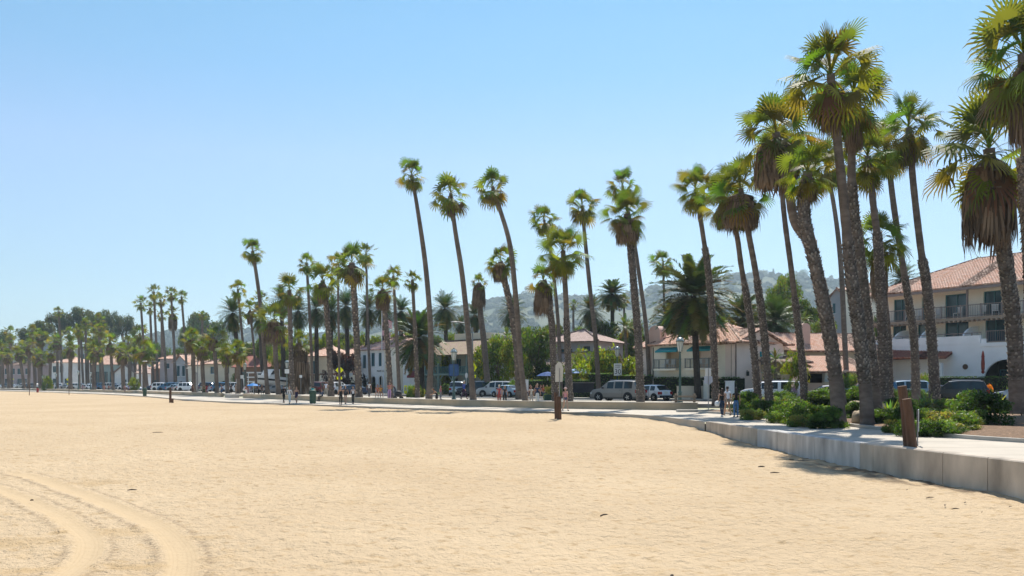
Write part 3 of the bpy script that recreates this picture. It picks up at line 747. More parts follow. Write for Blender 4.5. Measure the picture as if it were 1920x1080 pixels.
palm('tallest palm of the twin pair, straight crown against the sky, rough trunk in the planting', 1556, 130, 90, 1627, mid=[(1620, 700), (1608, 600), (1594, 500), (1578, 340)], d=37.5, gz=.3, wt=15, wb=29, sk=245, rough=(.16, .66), skw=.36)
palm('second of the twin tall palms with a shaggy yellowing crown and a very rough trunk', 1598, 175, 70, 1643, mid=[(1636, 700), (1625, 600), (1610, 470), (1597, 350)], d=44, gz=.35, wt=13, wb=27, sk=282, rough=(.14, .80), skw=.45)
palm('smooth-topped palm with a broad pale beard crossing the leaning rough trunk', 1455, 240, 76, 1582, mid=[(1563, 650), (1543, 540), (1517, 460), (1490, 415), (1478, 350)], d=46, gz=.3, wt=15, wb=20, sk=352, rough=(.10, .60), skw=1.0)
palm('strongly leaning rough-trunked palm rising out of the shrubs', 1516, 315, 52, 1574, mid=[(1563, 680), (1550, 600), (1527, 490), (1507, 400)], d=38, gz=.3, wt=18, wb=30, sk=375, rough=(.14, .93), skw=.6)
palm('thin palm half hidden behind the broad bearded crown, trunk rough only low down', 1460, 275, 50, 1509, mid=[(1505, 690), (1495, 600), (1483, 500), (1470, 400)], d=60, gz=.5, wt=9, wb=16, rough=(.05, .48))
palm('very thin smooth palm standing behind the twin tall palms by the round bush', 1549, 300, 46, 1590, mid=[(1584, 640), (1577, 500), (1566, 400)], d=83.5, gz=.45, wt=7, wb=11)
palm('palm with a dense grey beard under its crown above the pink gable house', 1390, 345, 62, 1444, mid=[(1436, 660), (1426, 570), (1415, 500), (1402, 430)], d=52, gz=.4, wt=10, wb=17, sk=425, rough=(.05, .52), skw=1.0)
palm('palm with a ragged yellow-tipped crown beside the grey-bearded one', 1355, 368, 50, 1423, mid=[(1414, 660), (1402, 570), (1390, 500), (1379, 430)], d=55, gz=.4, wt=9, wb=16, sk=428, rough=(.05, .50), skw=.45)
palm('palm in front of the spreading date palm, rough trunk from its middle down', 1303, 350, 42, 1342, mid=[(1338, 640), (1329, 520), (1318, 440)], d=61, gz=.45, wt=8, wb=15, rough=(.03, .66))
palm('thick-trunked bearded palm planted right in front of the silver car', 1175, 396, 44, 1201, mid=[(1197, 640), (1189, 540), (1182, 460)], o=3.6, wt=13, wb=17, sk=455, rough=(.03, .88), skw=.9)
palm('thin palm whose crown rises just above the thick bearded one', 1167, 345, 33, 1219, mid=[(1212, 620), (1199, 520), (1185, 430)], d=92, wt=6, wb=9)
palm('thin tall palm leaning before the sunlit yellow-green tree', 1091, 382, 33, 1123, mid=[(1117, 640), (1107, 550), (1097, 450)], d=88, wt=6, wb=10)
palm('palm crown showing small behind the open yellow-green crown', 1020, 408, 28, 1052, mid=[(1046, 600), (1032, 470)], d=92, wt=5, wb=8)
palm('palm with a wide open crown, rough lower trunk standing by the white sign back', 1056, 464, 46, 1068, mid=[(1064, 650), (1061, 560)], o=3, wt=9, wb=15, rough=(.03, .52))
palm('palm with a long heavy brown beard beside the white sign back', 1019, 522, 30, 1042, mid=[(1038, 680), (1034, 600), (1025, 560)], d=71, wt=12, wb=15, sk=590, rough=(.03, .9), skw=1.1)
palm('tall leaning palm, third from the seaward end of the tallest trio', 923, 345, 35, 985, mid=[(976, 680), (967, 560), (956, 460), (938, 395)], o=3, wt=7, wb=12)
palm('middle-height palm with a small beard crossing the tall leaning trunk', 938, 487, 31, 973, mid=[(968, 650), (957, 575), (947, 530)], d=84, wt=10, wb=13, sk=527, rough=(.05, .8), skw=.8)
palm('tall palm with a drooping crown, middle one of the tallest trio', 845, 358, 38, 887, mid=[(879, 640), (867, 520), (853, 430)], o=2.6, wt=7, wb=12, sk=400, skw=.35)
palm('tallest distant palm with a tight round crown by the lantern and the porch house', 771, 323, 30, 804, mid=[(808, 640), (799, 510), (784, 400)], o=2.6, wt=6, wb=12)
palm('dying palm with only a tuft of leaves over a dark brown beard', 898, 528, 18, 916, mid=[(907, 640), (901, 590)], d=98, wt=9, wb=13, sk=577, skw=1.3)
palm('slim palm before the cream side wall of the arcaded white building', 773, 522, 19, 783, mid=[(779, 640)], o=7, wt=6, wb=9, rough=(.05, .6))
palm('palm with a drooping crown and rough trunk at the arcaded white building', 717, 538, 27, 733, mid=[(726, 640)], o=3, wt=8, wb=11, sk=578, rough=(.03, .8), skw=.9)
palm('slim palm just beside the rough one at the arcaded white building', 738, 515, 20, 749, mid=[(744, 640)], o=8, wt=5, wb=8)
palm('big full-crowned palm towering over the white building end, rough trunk', 660, 488, 40, 673, mid=[(668, 620)], o=3, wt=11, wb=13, sk=526, rough=(.03, .85), skw=.8)
palm('thin-trunked palm whose crown touches the big full crown on the inland side', 686, 472, 22, 695, mid=[(690, 620)], d=125, wt=4, wb=6)
palm('thin palm on the seaward side of the big full crown', 633, 492, 22, 637, mid=[(635, 620)], d=122, wt=4, wb=5)
palm('shaggy palm behind the yellow crossing sign with a rough trunk', 605, 522, 34, 621, mid=[(614, 600)], o=3, wt=8, wb=11, sk=566, rough=(.03, .75), skw=.5)
palm('thin palm rising just above the shaggy crown by the yellow crossing sign', 575, 490, 20, 587, mid=[(582, 620)], d=128, wt=5, wb=6)
palm('yellowish palm above the green litter bin', 543, 540, 30, 548, mid=[(545, 640)], o=3.5, wt=8, wb=10, rough=(.03, .6))
palm('squat full palm with a fringe of beard above the white boat', 515, 595, 34, 523, o=3, wt=9, wb=10, sk=642, skw=1.0)
palm('tall slim palm standing alone above the rest, near the white boat', 474, 468, 23, 502, mid=[(494, 640), (488, 570), (480, 510)], o=3, wt=6, wb=8)
palm('low shaggy palm bearded right down to the ground beside the lantern', 561, 640, 27, 562, o=7.5, wt=10, wb=14, sk=735, skw=1.4)
palm('thin palm beside the dark date palm, over the long tiled roof', 447, 540, 18, 463, mid=[(455, 640)], d=160, wt=4, wb=5)
palm('thin yellow-green palm over the long tiled roof', 468, 578, 19, 481, d=150, wt=4, wb=5, sk=606, skw=.5)
palm('slim palm in the gap between the roof and the tall lone palm', 487, 560, 17, 492, d=155, wt=4, wb=5)
# ---------- short stout palms in the row by the seat wall ----------
SH = 'short stout palms by the seat wall'
for lab, cx, cy, r, bx, sk in (
    ('short stout palm nearest the blue beach umbrella', 446, 655, 21, 447, 674), ('short stout palm with a yellow lower crown beside the one nearest the blue umbrella', 424, 660, 19, 427, 680),
    ('short stout palm a little taller than its neighbours, before the tan house', 401, 630, 18, 407, 655), ('small short palm between two taller stout ones by the traffic light', 381, 648, 18, 383, 672),
    ('short stout palm beside the thin lone palm and the red flowers', 362, 632, 20, 364, 656), ('pale-topped short palm above the green bin on the far promenade', 272, 655, 21, 271, 676),
    ('short dense palm over the gap before the white parasol', 230, 658, 17, 232, 680), ('dark short palm a step behind the dense one over the parked cars', 207, 640, 16, 213, 662),
    ('short yellow-fringed palm by the small cream parasol', 178, 655, 18, 176, 674), ('short full palm by the second far yellow sign', 132, 652, 14, 134, 668),
    ('yellowish short palm between the two far yellow signs', 73, 668, 15, 75, 684), ('short palm among the farthest ones near the first far yellow sign', 35, 660, 13, 46, 674),
    ('short palm closest to the picture edge beyond the farthest cars', 14, 665, 12, 17, 680), ('short grey-bearded palm crowded behind the yellowish one', 95, 660, 12, 94, 676),
    ('short palm right beside the first far yellow sign', 55, 645, 13, 54, 662)):
    palm(lab, cx, cy, r * 1.12, bx, o=2.5, wt=7 if r > 16 else 5, wb=8 if r > 16 else 6, sk=sk + 2, group=SH, skw=.85)
# ---------- palms farther off ----------
FR = 'distant slim palms'
for lab, cx, cy, r, bx, d, sk in (
    ('slim palm with a lopsided crown at the outer end of the far cluster', 264, 566, 14, 277, 250, 0), ('slim palm second in the far cluster, slightly lower', 282, 576, 12, 288, 240, 0),
    ('tallest-standing slim palm in the far cluster', 289, 545, 15, 296, 235, 0), ('slim palm with a long narrow beard in the far cluster', 301, 560, 13, 313, 225, 0),
    ('high slim palm standing next to the far cluster', 321, 548, 14, 331, 220, 0), ('slim palm on the inland end of the far cluster, alone against the sky', 341, 555, 13, 352, 215, 0),
    ('far palm with a heavy brown beard below the slim crowns', 324, 585, 15, 328, 215, 618), ('small far palm peeping between the slim trunks', 303, 590, 11, 305, 245, 0),
    ('broad-crowned dark palm in the middle of the far group', 262, 622, 19, 263, 260, 0), ('far palm before the airy eucalyptus mass, crown highest there', 110, 583, 10, 117, 300, 0),
    ('small palm standing alone before the grey hilltop building', 20, 633, 9, 22, 330, 0), ('far palm in front of the eucalyptus mass with a round crown', 75, 632, 16, 78, 270, 648),
    ('far palm just inland of the round-crowned one by the eucalyptus mass', 106, 638, 13, 108, 265, 655), ('far palm with a high thin trunk before the eucalyptus mass', 131, 622, 13, 130, 260, 0),
    ('far palm whose crown overlaps the eucalyptus trunks', 148, 617, 13, 149, 255, 0), ('far palm with a crown darker than the ones round it, by the eucalyptus end', 188, 616, 14, 195, 245, 0),
    ('small high palm over the dark one by the eucalyptus end', 186, 596, 11, 190, 250, 0), ('dim small palm under the eucalyptus canopy', 160, 604, 12, 163, 280, 0),
    ('far palm over the cluster of parked cars and pale walls', 240, 640, 14, 242, 250, 0), ('small far palm between the tall slim trunks and hillside trees', 380, 590, 9, 382, 260, 0),
    ('tiny palm with a thin trunk in front of the hazy hill', 1075, 570, 10, 1076, 230, 0), ('small palm behind the date palm before the hazy hill', 1170, 562, 13, 1172, 190, 0),
    ('thin palm standing clear beside the spreading date palm', 1243, 490, 25, 1250, 125, 0), ('tiny palm crown showing over the hotel roof ridge', 1838, 494, 16, 1838, 150, 0),
    ('far palm low among the pale houses at the picture edge', 62, 618, 13, 66, 285, 0), ('dim palm crown at the edge of the short stout row', 4, 650, 13, 6, 290, 0)):
    palm(lab, cx, cy, r, bx, d=d, wt=4, wb=5, sk=sk, group=FR)
fr_ = random.Random(3)
for i in range(26):
    px = fr_.uniform(2, 262); palm('one of the dim far palms massed behind the short stout row', px, fr_.uniform(622, 668), fr_.uniform(11, 15), px + fr_.uniform(-4, 8), d=hit(px, 24)[1] + fr_.uniform(2, 25), wt=3.5, wb=5, sk=0, group='dim far palms massed behind the short stout row')
# ---------- date palms ----------
for lab, cx, cy, r, bx, d, zs, c in (
    ('great spreading date palm with a dark trunk before the house with teal awnings', 1300, 545, 78, 1309, 84, .95, DATE_O), ('huge dark shaggy date palm beside the porch house', 785, 628, 50, 790, 118, 1.3, DATE_O),
    ('date palm with a crisp star-shaped crown above the porch house', 834, 575, 32, 842, 140, 1.15, None), ('small date palm with drooping fronds behind the street light', 864, 606, 17, 866, 170, 1.1, None),
    ('date palm behind the dying palm', 890, 588, 24, 899, 150, 1.1, None), ('date palm with a tidy round crown against the blue hill', 960, 580, 29, 963, 140, 1.1, None),
    ('date palm behind the thin leaning palm, drooping over the pink roof', 1107, 578, 30, 1112, 125, 1.1, None), ('date palm with an upright crown and orange-brown trunk', 1148, 548, 30, 1151, 130, .85, DATE_O),
    ('low date palm half hidden by the yellow-green tree', 1106, 632, 22, 1108, 140, 1.0, None), ('dark date palm leaning over the tiled ridge behind the grey-bearded palm', 1452, 600, 56, 1425, 100, 1.0, None),
    ('date palm with loose yellowish fronds behind the palm by the spreading one', 1392, 590, 46, 1386, 105, .9, DATE_O), ('date palm behind the spreading one, fronds mingling low', 1262, 600, 42, 1268, 108, .9, DATE_O),
    ('dark date palm standing at the tall lone slim palm', 437, 583, 29, 454, 150, 1.3, None), ('dark date palm just inland of the tall lone slim palm', 488, 592, 26, 497, 155, 1.2, None),
    ('dark date palm first in the dense dark row behind the slim palms', 560, 580, 28, 563, 160, 1.3, None), ('dark date palm second in the dense dark row', 592, 575, 28, 594, 158, 1.3, None),
    ('dark date palm in the middle of the dense dark row', 622, 580, 28, 620, 155, 1.4, None), ('dark date palm behind the big full-crowned fan palm', 648, 570, 30, 652, 152, 1.4, None),
    ('dark date palm inland of the big full-crowned fan palm', 690, 575, 28, 683, 150, 1.3, None), ('dark date palm with drooping fronds behind the flagpole', 718, 572, 27, 722, 148, 1.3, None),
    ('last dark date palm of the dense dark row, by the huge shaggy one', 752, 580, 27, 748, 145, 1.2, None), ('distant date palm in the gap above the white building', 528, 560, 24, 533, 165, 1.2, None),
    ('date palm crown seen low against the hotel end', 1690, 520, 34, 1668, 104, 1.0, None)):
    palm(lab, cx, cy, r, bx, d=d, gz=.43, wt=10 if r > 40 else 7, wb=16 if r > 40 else 9, kind='date', zs=.55 + zs * .4, crown=c)
for lab, cx, cy, r, bx, d in (
    ('feathery palm with bright fronds by the entrance porch', 1455, 672, 26, 1456, 80), ('second feathery palm leaning over the white pickup', 1446, 700, 22, 1440, 79), ('feathery dark palm with hanging fronds above the speed limit sign', 1172, 610, 30, 1178, 108),
    ('feathery yellow-green palm above the dark round tree', 950, 628, 22, 952, 122), ('feathery palm with broad fronds beside the pink chimney house', 1230, 645, 30, 1226, 104), ('small feathery palm between the chimneys and the thin smooth palm', 1550, 605, 20, 1552, 112),
    ('feathery palm over the tiled ridge beside the dark leaning date palm', 1505, 600, 26, 1508, 112), ('loose feathery palm behind the tiled ridge and the spreading date palm', 1358, 608, 30, 1360, 100)):
    palm(lab, cx, cy, r, bx, d=d, gz=.43, wt=5, wb=7, kind='feather')
# ---------- building kit ----------
def tile_mat(name, c1, c2, c3):
    m = bpy.data.materials.new(name); m.use_nodes = True; nt = m.node_tree; N = nt.nodes; L = nt.links; b = N['Principled BSDF']
    b.inputs['Roughness'].default_value = .8; b.inputs['Specular IOR Level'].default_value = .25
    uv = N.new('ShaderNodeUVMap'); br = N.new('ShaderNodeTexBrick'); br.inputs['Scale'].default_value = 1.0
    br.inputs['Brick Width'].default_value = .26; br.inputs['Row Height'].default_value = .38; br.inputs['Mortar Size'].default_value = .028; br.offset = 0
    br.inputs['Color1'].default_value = c1 + (1,); br.inputs['Color2'].default_value = c2 + (1,); br.inputs['Mortar'].default_value = (c1[0] * .28, c1[1] * .28, c1[2] * .28, 1)
    L.new(uv.outputs[0], br.inputs['Vector'])
    n = N.new('ShaderNodeTexNoise'); n.inputs['Scale'].default_value = 2.6; n.inputs['Detail'].default_value = 5; tc = N.new('ShaderNodeTexCoord'); L.new(tc.outputs['Object'], n.inputs['Vector'])
    r = N.new('ShaderNodeMapRange'); r.inputs['From Min'].default_value = .45; r.inputs['From Max'].default_value = .7; L.new(n.outputs['Fac'], r.inputs['Value'])
    mx = N.new('ShaderNodeMix'); mx.data_type = 'RGBA'; L.new(r.outputs[0], mx.inputs['Factor']); L.new(br.outputs['Color'], mx.inputs['A']); mx.inputs['B'].default_value = c3 + (1,)
    L.new(mx.outputs['Result'], b.inputs['Base Color']); bp = N.new('ShaderNodeBump'); bp.inputs['Distance'].default_value = .05; bp.inputs['Strength'].default_value = .8
    L.new(br.outputs['Fac'], bp.inputs['Height']); bp.invert = True; L.new(bp.outputs[0], b.inputs['Normal']); return m
TILE = tile_mat('clay_tile', (.60, .33, .22), (.74, .48, .36), (.70, .52, .41))
TILE_P = tile_mat('clay_tile_pale', (.40, .28, .23), (.50, .36, .30), (.42, .30, .26))
TILE_M = tile_mat('clay_tile_mossy', (.36, .24, .18), (.44, .32, .24), (.30, .26, .13))
TILE_R = tile_mat('clay_tile_red', (.30, .09, .06), (.42, .17, .11), (.36, .16, .11))
def stucco(name, c): return mat('stucco_' + name, c, .9, .08, .7, .25, 25)
WHITE = stucco('white', (.84, .83, .80)); CREAM = stucco('cream', (.83, .77, .64)); BEIGE = stucco('beige', (.62, .49, .34)); PINK = stucco('pink', (.60, .43, .36))
LILAC = stucco('lilac', (.48, .42, .42)); TAN = stucco('tan', (.66, .58, .44)); TEALW = stucco('teal', (.22, .32, .31)); HOT = stucco('hotel', (.88, .84, .74)); ROSE = stucco('rose', (.50, .30, .26)); GREYW = stucco('grey', (.42, .43, .45))
glass = mat('window_glass', (.035, .075, .10), .08, .5, .6, spec=.6)
curt = mat('curtained_glass', (.16, .24, .28), .2, .3, 2.2, spec=.5)
darkm = mat('dark_opening', (.03, .028, .028), .8, .2, 1)
tealm = mat('teal_frame', (.07, .20, .23), .5, .1, 2); brownm = mat('brown_wood', (.13, .075, .045), .7, .2, 3); greym = mat('grey_rail', (.24, .20, .185), .6, .1, 3)
whitem = mat('white_paint', (.75, .75, .73), .5, .06, 3); awn = mat('teal_awning', (.02, .26, .30), .7, .1, 3); ironm = mat('dark_iron', (.035, .05, .05), .5, .2, 5, metal=.3)
fascia = mat('fascia', (.22, .10, .07), .8, .2, 3)

def facade(mb, w, h, holes, x0=0.0, z0=0.0, t=.22):
    """wall in the plane y=0 facing -y, pierced by holes (xa, xb, za, zb, arched)"""
    xs = sorted({x0, x0 + w} | {v for q in holes for v in q[:2]}); zs = sorted({z0, z0 + h} | {v for q in holes for v in q[2:4]})
    for a, b in zip(xs, xs[1:]):
        for c, d in zip(zs, zs[1:]):
            mx_, mz = (a + b) / 2, (c + d) / 2
            if any(q[0] < mx_ < q[1] and q[2] < mz < q[3] for q in holes): continue
            mb.add([(a, 0, c), (b, 0, c), (b, 0, d), (a, 0, d)], [(0, 1, 2, 3)])
    for q in holes:
        a, b, c, d = q[:4]
        if len(q) > 4 and q[4]:
            r = (b - a) / 2; cx, cz = (a + b) / 2, d - r; K = 8; arc = [(cx - r * math.cos(PI * i / (2 * K)), cz + r * math.sin(PI * i / (2 * K))) for i in range(2 * K + 1)]
            for i in range(K):
                mb.add([(a, 0, d), (arc[i][0], 0, arc[i][1]), (arc[i + 1][0], 0, arc[i + 1][1])], [(0, 1, 2)])
                j = K + i; mb.add([(b, 0, d), (arc[j][0], 0, arc[j][1]), (arc[j + 1][0], 0, arc[j + 1][1])], [(0, 1, 2)])
            for i in range(2 * K):
                p, s_ = arc[i], arc[i + 1]; mb.add([(p[0], 0, p[1]), (s_[0], 0, s_[1]), (s_[0], t, s_[1]), (p[0], t, p[1])], [(0, 1, 2, 3)])
            e = [((a, c), (a, cz)), ((b, cz), (b, c)), ((a, c), (b, c))]
        else: e = [((a, c), (a, d)), ((a, d), (b, d)), ((b, d), (b, c)), ((b, c), (a, c))]
        for p, s_ in e: mb.add([(p[0], 0, p[1]), (s_[0], 0, s_[1]), (s_[0], t, s_[1]), (p[0], t, p[1])], [(0, 1, 2, 3)])
def window(root, a, b, c, d, t=.22, xf=None, fm=None, pm=None, mull=1, bars=0, name='window', sill=True, arch=False):
    f = MB(); f.xf = xf; w_ = .07; y0, y1 = t - .09, t
    f.bx(a, b, y0, y1, c, c + w_); f.bx(a, b, y0, y1, d - w_, d); f.bx(a, a + w_, y0, y1, c + w_, d - w_); f.bx(b - w_, b, y0, y1, c + w_, d - w_)
    for i in range(mull): x = lerp(a, b, (i + 1) / (mull + 1)); f.bx(x - .03, x + .03, y0 + .005, y1, c + w_, d - w_)
    for i in range(bars): z = lerp(c, d, (i + 1) / (bars + 1)); f.bx(a + w_, b - w_, y0 + .01, y1, z - .02, z + .02)
    o = f.build(name, fm or tealm, root)
    g = MB(); g.xf = xf; g.bx(a + .02, b - .02, t + .004, t + .03, c, d); g.build('pane', pm or glass, o)
    if sill and name == 'window':
        s_ = MB(); s_.xf = xf; s_.bx(a - .08, b + .08, -.07, .02, c - .09, c - .004); s_.build('sill', whitem, o)
    return o
def roof_plane(mb, A, B, up, run, rise, a, b, real=False, th=.12):
    """tiled slope: eave A->B, going up by run (unit vector up) and rise, its top from a to b along the eave"""
    A, B, up = Vector(A), Vector(B), Vector(up); Ld = (B - A).length; e = (B - A) / Ld; S = math.hypot(run, rise); sl = (up * run + UP * rise) / S
    nrm = e.cross(sl).normalized(); nrm = nrm if nrm.z > 0 else -nrm
    if not real:
        P = [A, B, A + e * b + sl * S, A + e * a + sl * S]; U = [(0, 0), (Ld, 0), (b, S), (a, S)]
        mb.add(P, [(0, 1, 2, 3)], [U])
        mb.add([p - nrm * th for p in P], [(3, 2, 1, 0)], [U[::-1]])
        Q = P + [p - nrm * th for p in P]; mb.add(Q, [(0, 4, 5, 1), (1, 5, 6, 2), (3, 7, 4, 0)], [[(0, 0)] * 4] * 3)
        return
    cw = .25; n = max(2, int(Ld / cw)); cw = Ld / n; sub = 4; rows = .38
    for c in range(n):
        x0 = c * cw; xm = x0 + cw / 2
        top = S if a <= xm <= b else (S * xm / a if xm < a else S * (Ld - xm) / (Ld - b))
        k = max(1, int(round(top / rows))); vs = []; fs = []; us = []
        for r in range(k):
            v0 = top * r / k; v1 = top * (r + 1) / k + .02
            for (v, lift) in ((v0, .055), (v1, .015)):
                for q in range(sub + 1):
                    x = x0 + cw * q / sub; hgt = .085 * math.sin(PI * q / sub) + lift + (rnd.uniform(-.006, .006) if 0 < q < sub else 0)
                    vs.append(A + e * x + sl * v + nrm * hgt)
            o = r * 2 * (sub + 1); uu = x0 + .13, (r + .5) * .38 + (c % 7) * .38 * 3
            for q in range(sub): fs.append((o + q, o + q + 1, o + sub + 2 + q, o + sub + 1 + q)); us.append([uu] * 4)
        o = 0
        e0 = len(vs); vs += [A + e * x0 - nrm * .03, A + e * (x0 + cw) - nrm * .03]; fs.append(tuple(range(sub + 1)) + (e0 + 1, e0)); us.append([(x0 + .13, .2)] * (sub + 3))
        mb.add(vs, fs, us)
    P = [A, B, A + e * b + sl * S, A + e * a + sl * S]; mb.add(P + [p - nrm * th for p in P], [(0, 1, 2, 3), (7, 6, 5, 4), (0, 4, 5, 1), (1, 5, 6, 2), (3, 7, 4, 0)], [[(.01, .01)] * 4] * 5)
def roof(root, x0, x1, y0, y1, z, rise, kind='gable', oh=.5, mt=None, real=False, name='roof'):
    mb = MB(); x0 -= oh; x1 += oh; y0 -= oh; y1 += oh; W_, D = x1 - x0, y1 - y0; z -= .0
    if kind == 'gable':
        roof_plane(mb, (x0, y0, z), (x1, y0, z), (0, 1, 0), D / 2, rise, 0, W_, real); roof_plane(mb, (x1, y1, z), (x0, y1, z), (0, -1, 0), D / 2, rise, 0, W_)
        mb.tube([(x0, (y0 + y1) / 2, z + rise + .06), (x1, (y0 + y1) / 2, z + rise + .06)], .13, 6)
    elif kind == 'hip':
        h = min(D, W_) / 2 * .98
        roof_plane(mb, (x0, y0, z), (x1, y0, z), (0, 1, 0), D / 2, rise, h, W_ - h, real); roof_plane(mb, (x1, y1, z), (x0, y1, z), (0, -1, 0), D / 2, rise, h, W_ - h)
        roof_plane(mb, (x0, y1, z), (x0, y0, z), (1, 0, 0), h, rise, D / 2, D / 2, real); roof_plane(mb, (x1, y0, z), (x1, y1, z), (-1, 0, 0), h, rise, D / 2, D / 2, real)
        ym = (y0 + y1) / 2
        for a, b in (((x0 + h, ym), (x1 - h, ym)), ((x0, y0), (x0 + h, ym)), ((x1, y0), (x1 - h, ym))):
            za, zb = (z + rise if a[1] == ym else z), z + rise; mb.tube([(a[0], a[1], za + .06), (b[0], b[1], zb + .06)], .12, 6)
    elif kind == 'front':   # gable end facing the viewer
        roof_plane(mb, (x0, y1, z), (x0, y0, z), (1, 0, 0), W_ / 2, rise, 0, D, real); roof_plane(mb, (x1, y0, z), (x1, y1, z), (-1, 0, 0), W_ / 2, rise, 0, D, real)
        mb.tube([((x0 + x1) / 2, y0, z + rise + .06), ((x0 + x1) / 2, y1, z + rise + .06)], .13, 6)
    elif kind == 'lean':    # single slope up from the front
        roof_plane(mb, (x0, y0, z), (x1, y0, z), (0, 1, 0), D, rise, 0, W_, real)
    elif kind == 'flat': mb.bx(x0, x1, y0, y1, z, z + .25)
    return mb.build(name, mt or TILE, root)
def gable_tri(mb, x0, x1, y, z, rise): mb.add([(x0, y, z), (x1, y, z), ((x0 + x1) / 2, y, z + rise)], [(0, 1, 2)])
def shell(root, w, d, h, m, holes=(), side=(), sides_x=(), x0=0.0, y0=0.0, z0=-.3, gable=None, name='wall', back=True):
    """box of walls; front pierced by holes, the side at x0 by side (coordinates along y)"""
    mb = MB(); mb.xf = Matrix.Translation((0, y0, 0)); facade(mb, w, h - z0, [q for q in holes], x0, z0)
    mb.xf = None
    # left side (x = x0): plane facing -x
    mb.xf = Matrix.Translation((x0, y0 + d, 0)) @ Matrix.Rotation(R(-90), 4, 'Z'); facade(mb, d, h - z0, list(side), 0, z0)
    mb.xf = Matrix.Translation((x0 + w, y0, 0)) @ Matrix.Rotation(R(90), 4, 'Z'); facade(mb, d, h - z0, list(sides_x), 0, z0); mb.xf = None
    if back: mb.add([(x0, y0 + d, z0), (x0 + w, y0 + d, z0), (x0 + w, y0 + d, h), (x0, y0 + d, h)], [(0, 1, 2, 3)])
    if gable and gable[0] == 'front':
        for y in (y0, y0 + d): gable_tri(mb, x0, x0 + w, y, h, gable[1])
    if gable and gable[0] == 'side':
        for x in (x0, x0 + w): mb.add([(x, y0, h), (x, y0 + d, h), (x, y0 + d / 2, h + gable[1])], [(0, 1, 2)])
    return mb.build(name, m, root)
def dark_room(root, a, b, c, d, y0, dep, m=None, name='recess'):
    mb = MB(); mb.add([(a, y0, c), (b, y0, c), (b, y0, d), (a, y0, d), (a, y0 + dep, c), (b, y0 + dep, c), (b, y0 + dep, d), (a, y0 + dep, d)], [(4, 5, 6, 7), (0, 4, 7, 3), (1, 5, 6, 2), (3, 7, 6, 2), (0, 4, 5, 1)])
    return mb.build(name, m or darkm, root)
def railing(root, pts, h=1.0, gap=.16, m=None, name='railing', thick=.02):
    mb = MB()
    for p, q in zip(pts, pts[1:]):
        p, q = Vector(p), Vector(q); L_ = (q - p).length; n = max(1, int(L_ / gap)); mb.tube([p + UP * h, q + UP * h], .04, 5); mb.tube([p + UP * .08, q + UP * .08], .03, 4)
        for i in range(n + 1):
            a = p.lerp(q, i / n); mb.box(a + UP * h / 2, (thick, thick, h))
        for i in range(0, n + 1, 12): a = p.lerp(q, i / n); mb.box(a + UP * (h / 2 + .03), (.09, .09, h + .06))
    return mb.build(name, m or greym, root)
def chair(label, M_, group='white balcony chairs', m=None):
    root = thing('balcony_chair', label, 'chair', (0, 0, 0), 0, group); root.matrix_world = M_
    s = MB(); s.bx(-.26, .26, -.25, .25, .40, .45); s.build('seat', m or whitem, root)
    b = MB()
    for i in range(6): b.bx(-.26 + i * .09, -.20 + i * .09, .24, .27, .45, .95)
    b.bx(-.28, .28, .235, .28, .93, 1.0); b.build('backrest', m or whitem, root)
    for x in (-.24, .24):
        for y in (-.22, .22): l = MB(); l.bx(x - .02, x + .02, y - .02, y + .02, 0, .40); l.build('leg', m or whitem, root)
    return root
def bldg(name, label, p0, p1, z=.43, k=None):
    a, b = Vector(p0), Vector(p1)
    if k is None:
        px = CX + F * (a.x + b.x) / (a.y + b.y); k = max(1, hit(px, 25)[1] / min(a.y, b.y)) if px < 760 else 1
    w0 = (b - a).length; a, b = a * k, b * k; r = thing(name, label, 'building', (a.x, a.y, z), math.atan2(b.y - a.y, b.x - a.x)); r['w'] = w0; r.scale = (k, k, k); return r
def mxf(r): return Matrix.Translation(r.location) @ r.rotation_euler.to_matrix().to_4x4()
def chimney(root, x, y, z0, z1, w=.9, d=.7, m=None):
    mb = MB(); mb.bx(x - w / 2, x + w / 2, y - d / 2, y + d / 2, z0, z1 - w * .35); K = 8; poly = [(x - w / 2 * math.cos(PI * i / K), y - d / 2, z1 - w * .35 + w * .45 * math.sin(PI * i / K)) for i in range(K + 1)]; mb.prism(poly, (0, d, 0)); return mb.build('chimney', m or PINK, root)

# ---------- three-storey hotel ----------
U = Vector((-.52, .854)); P0 = Vector((41.6, 72))
hl = P0 + U * 12.9; hr = P0 - U * 8.5; HS = 1.165
H_ = bldg('hotel', 'white three-storey hotel with tiled roof, balconies and an arched ground floor', hl, hr, k=HS); HW = H_['w']   # local x runs from the far end towards the viewer's edge
def hx(t): return 12.9 - t     # t along U from P0 -> local x
b2f, b1f = 7.15, 4.85   # floors above base
win2 = [(-7, -4.6), (-3.4, -1.2), (1.0, 2.75), (4.2, 6.3), (7.66, 8.6), (10, 11.5)]; holes2 = [(hx(b), hx(a), b2f, b2f + 2.25, 0) for a, b in win2]
win1 = [(-7.2, -4.8), (-3.2, -1.2), (.9, 2.6), (4.1, 6.3), (7.66, 9.0), (10.2, 11.6)]; holes1 = [(hx(b), hx(a), b1f, b1f + 2.2, 0) for a, b in win1]
shell(H_, HW, 12, 9.75, HOT, holes2 + holes1, z0=3.0, y0=1.6, name='wall')
for k, q in enumerate(holes2 + holes1): window(H_, q[0], q[1], q[2] + .02, q[3], xf=Matrix.Translation((0, 1.6, 0)), pm=curt if k % 3 == 1 else glass, mull=1, sill=False, name='balcony_door')
roof(H_, 0, HW, .3, 13.6, 9.8, 3.3, 'hip', .7, TILE, True)
fs_ = MB(); fs_.bx(-.62, HW + .6, -.38, -.28, 9.5, 9.74); fs_.build('gutter', greym, H_)
sl_ = MB(); sl_.bx(-.1, HW + .1, -.1, 1.6, b2f - .28, b2f - .02)
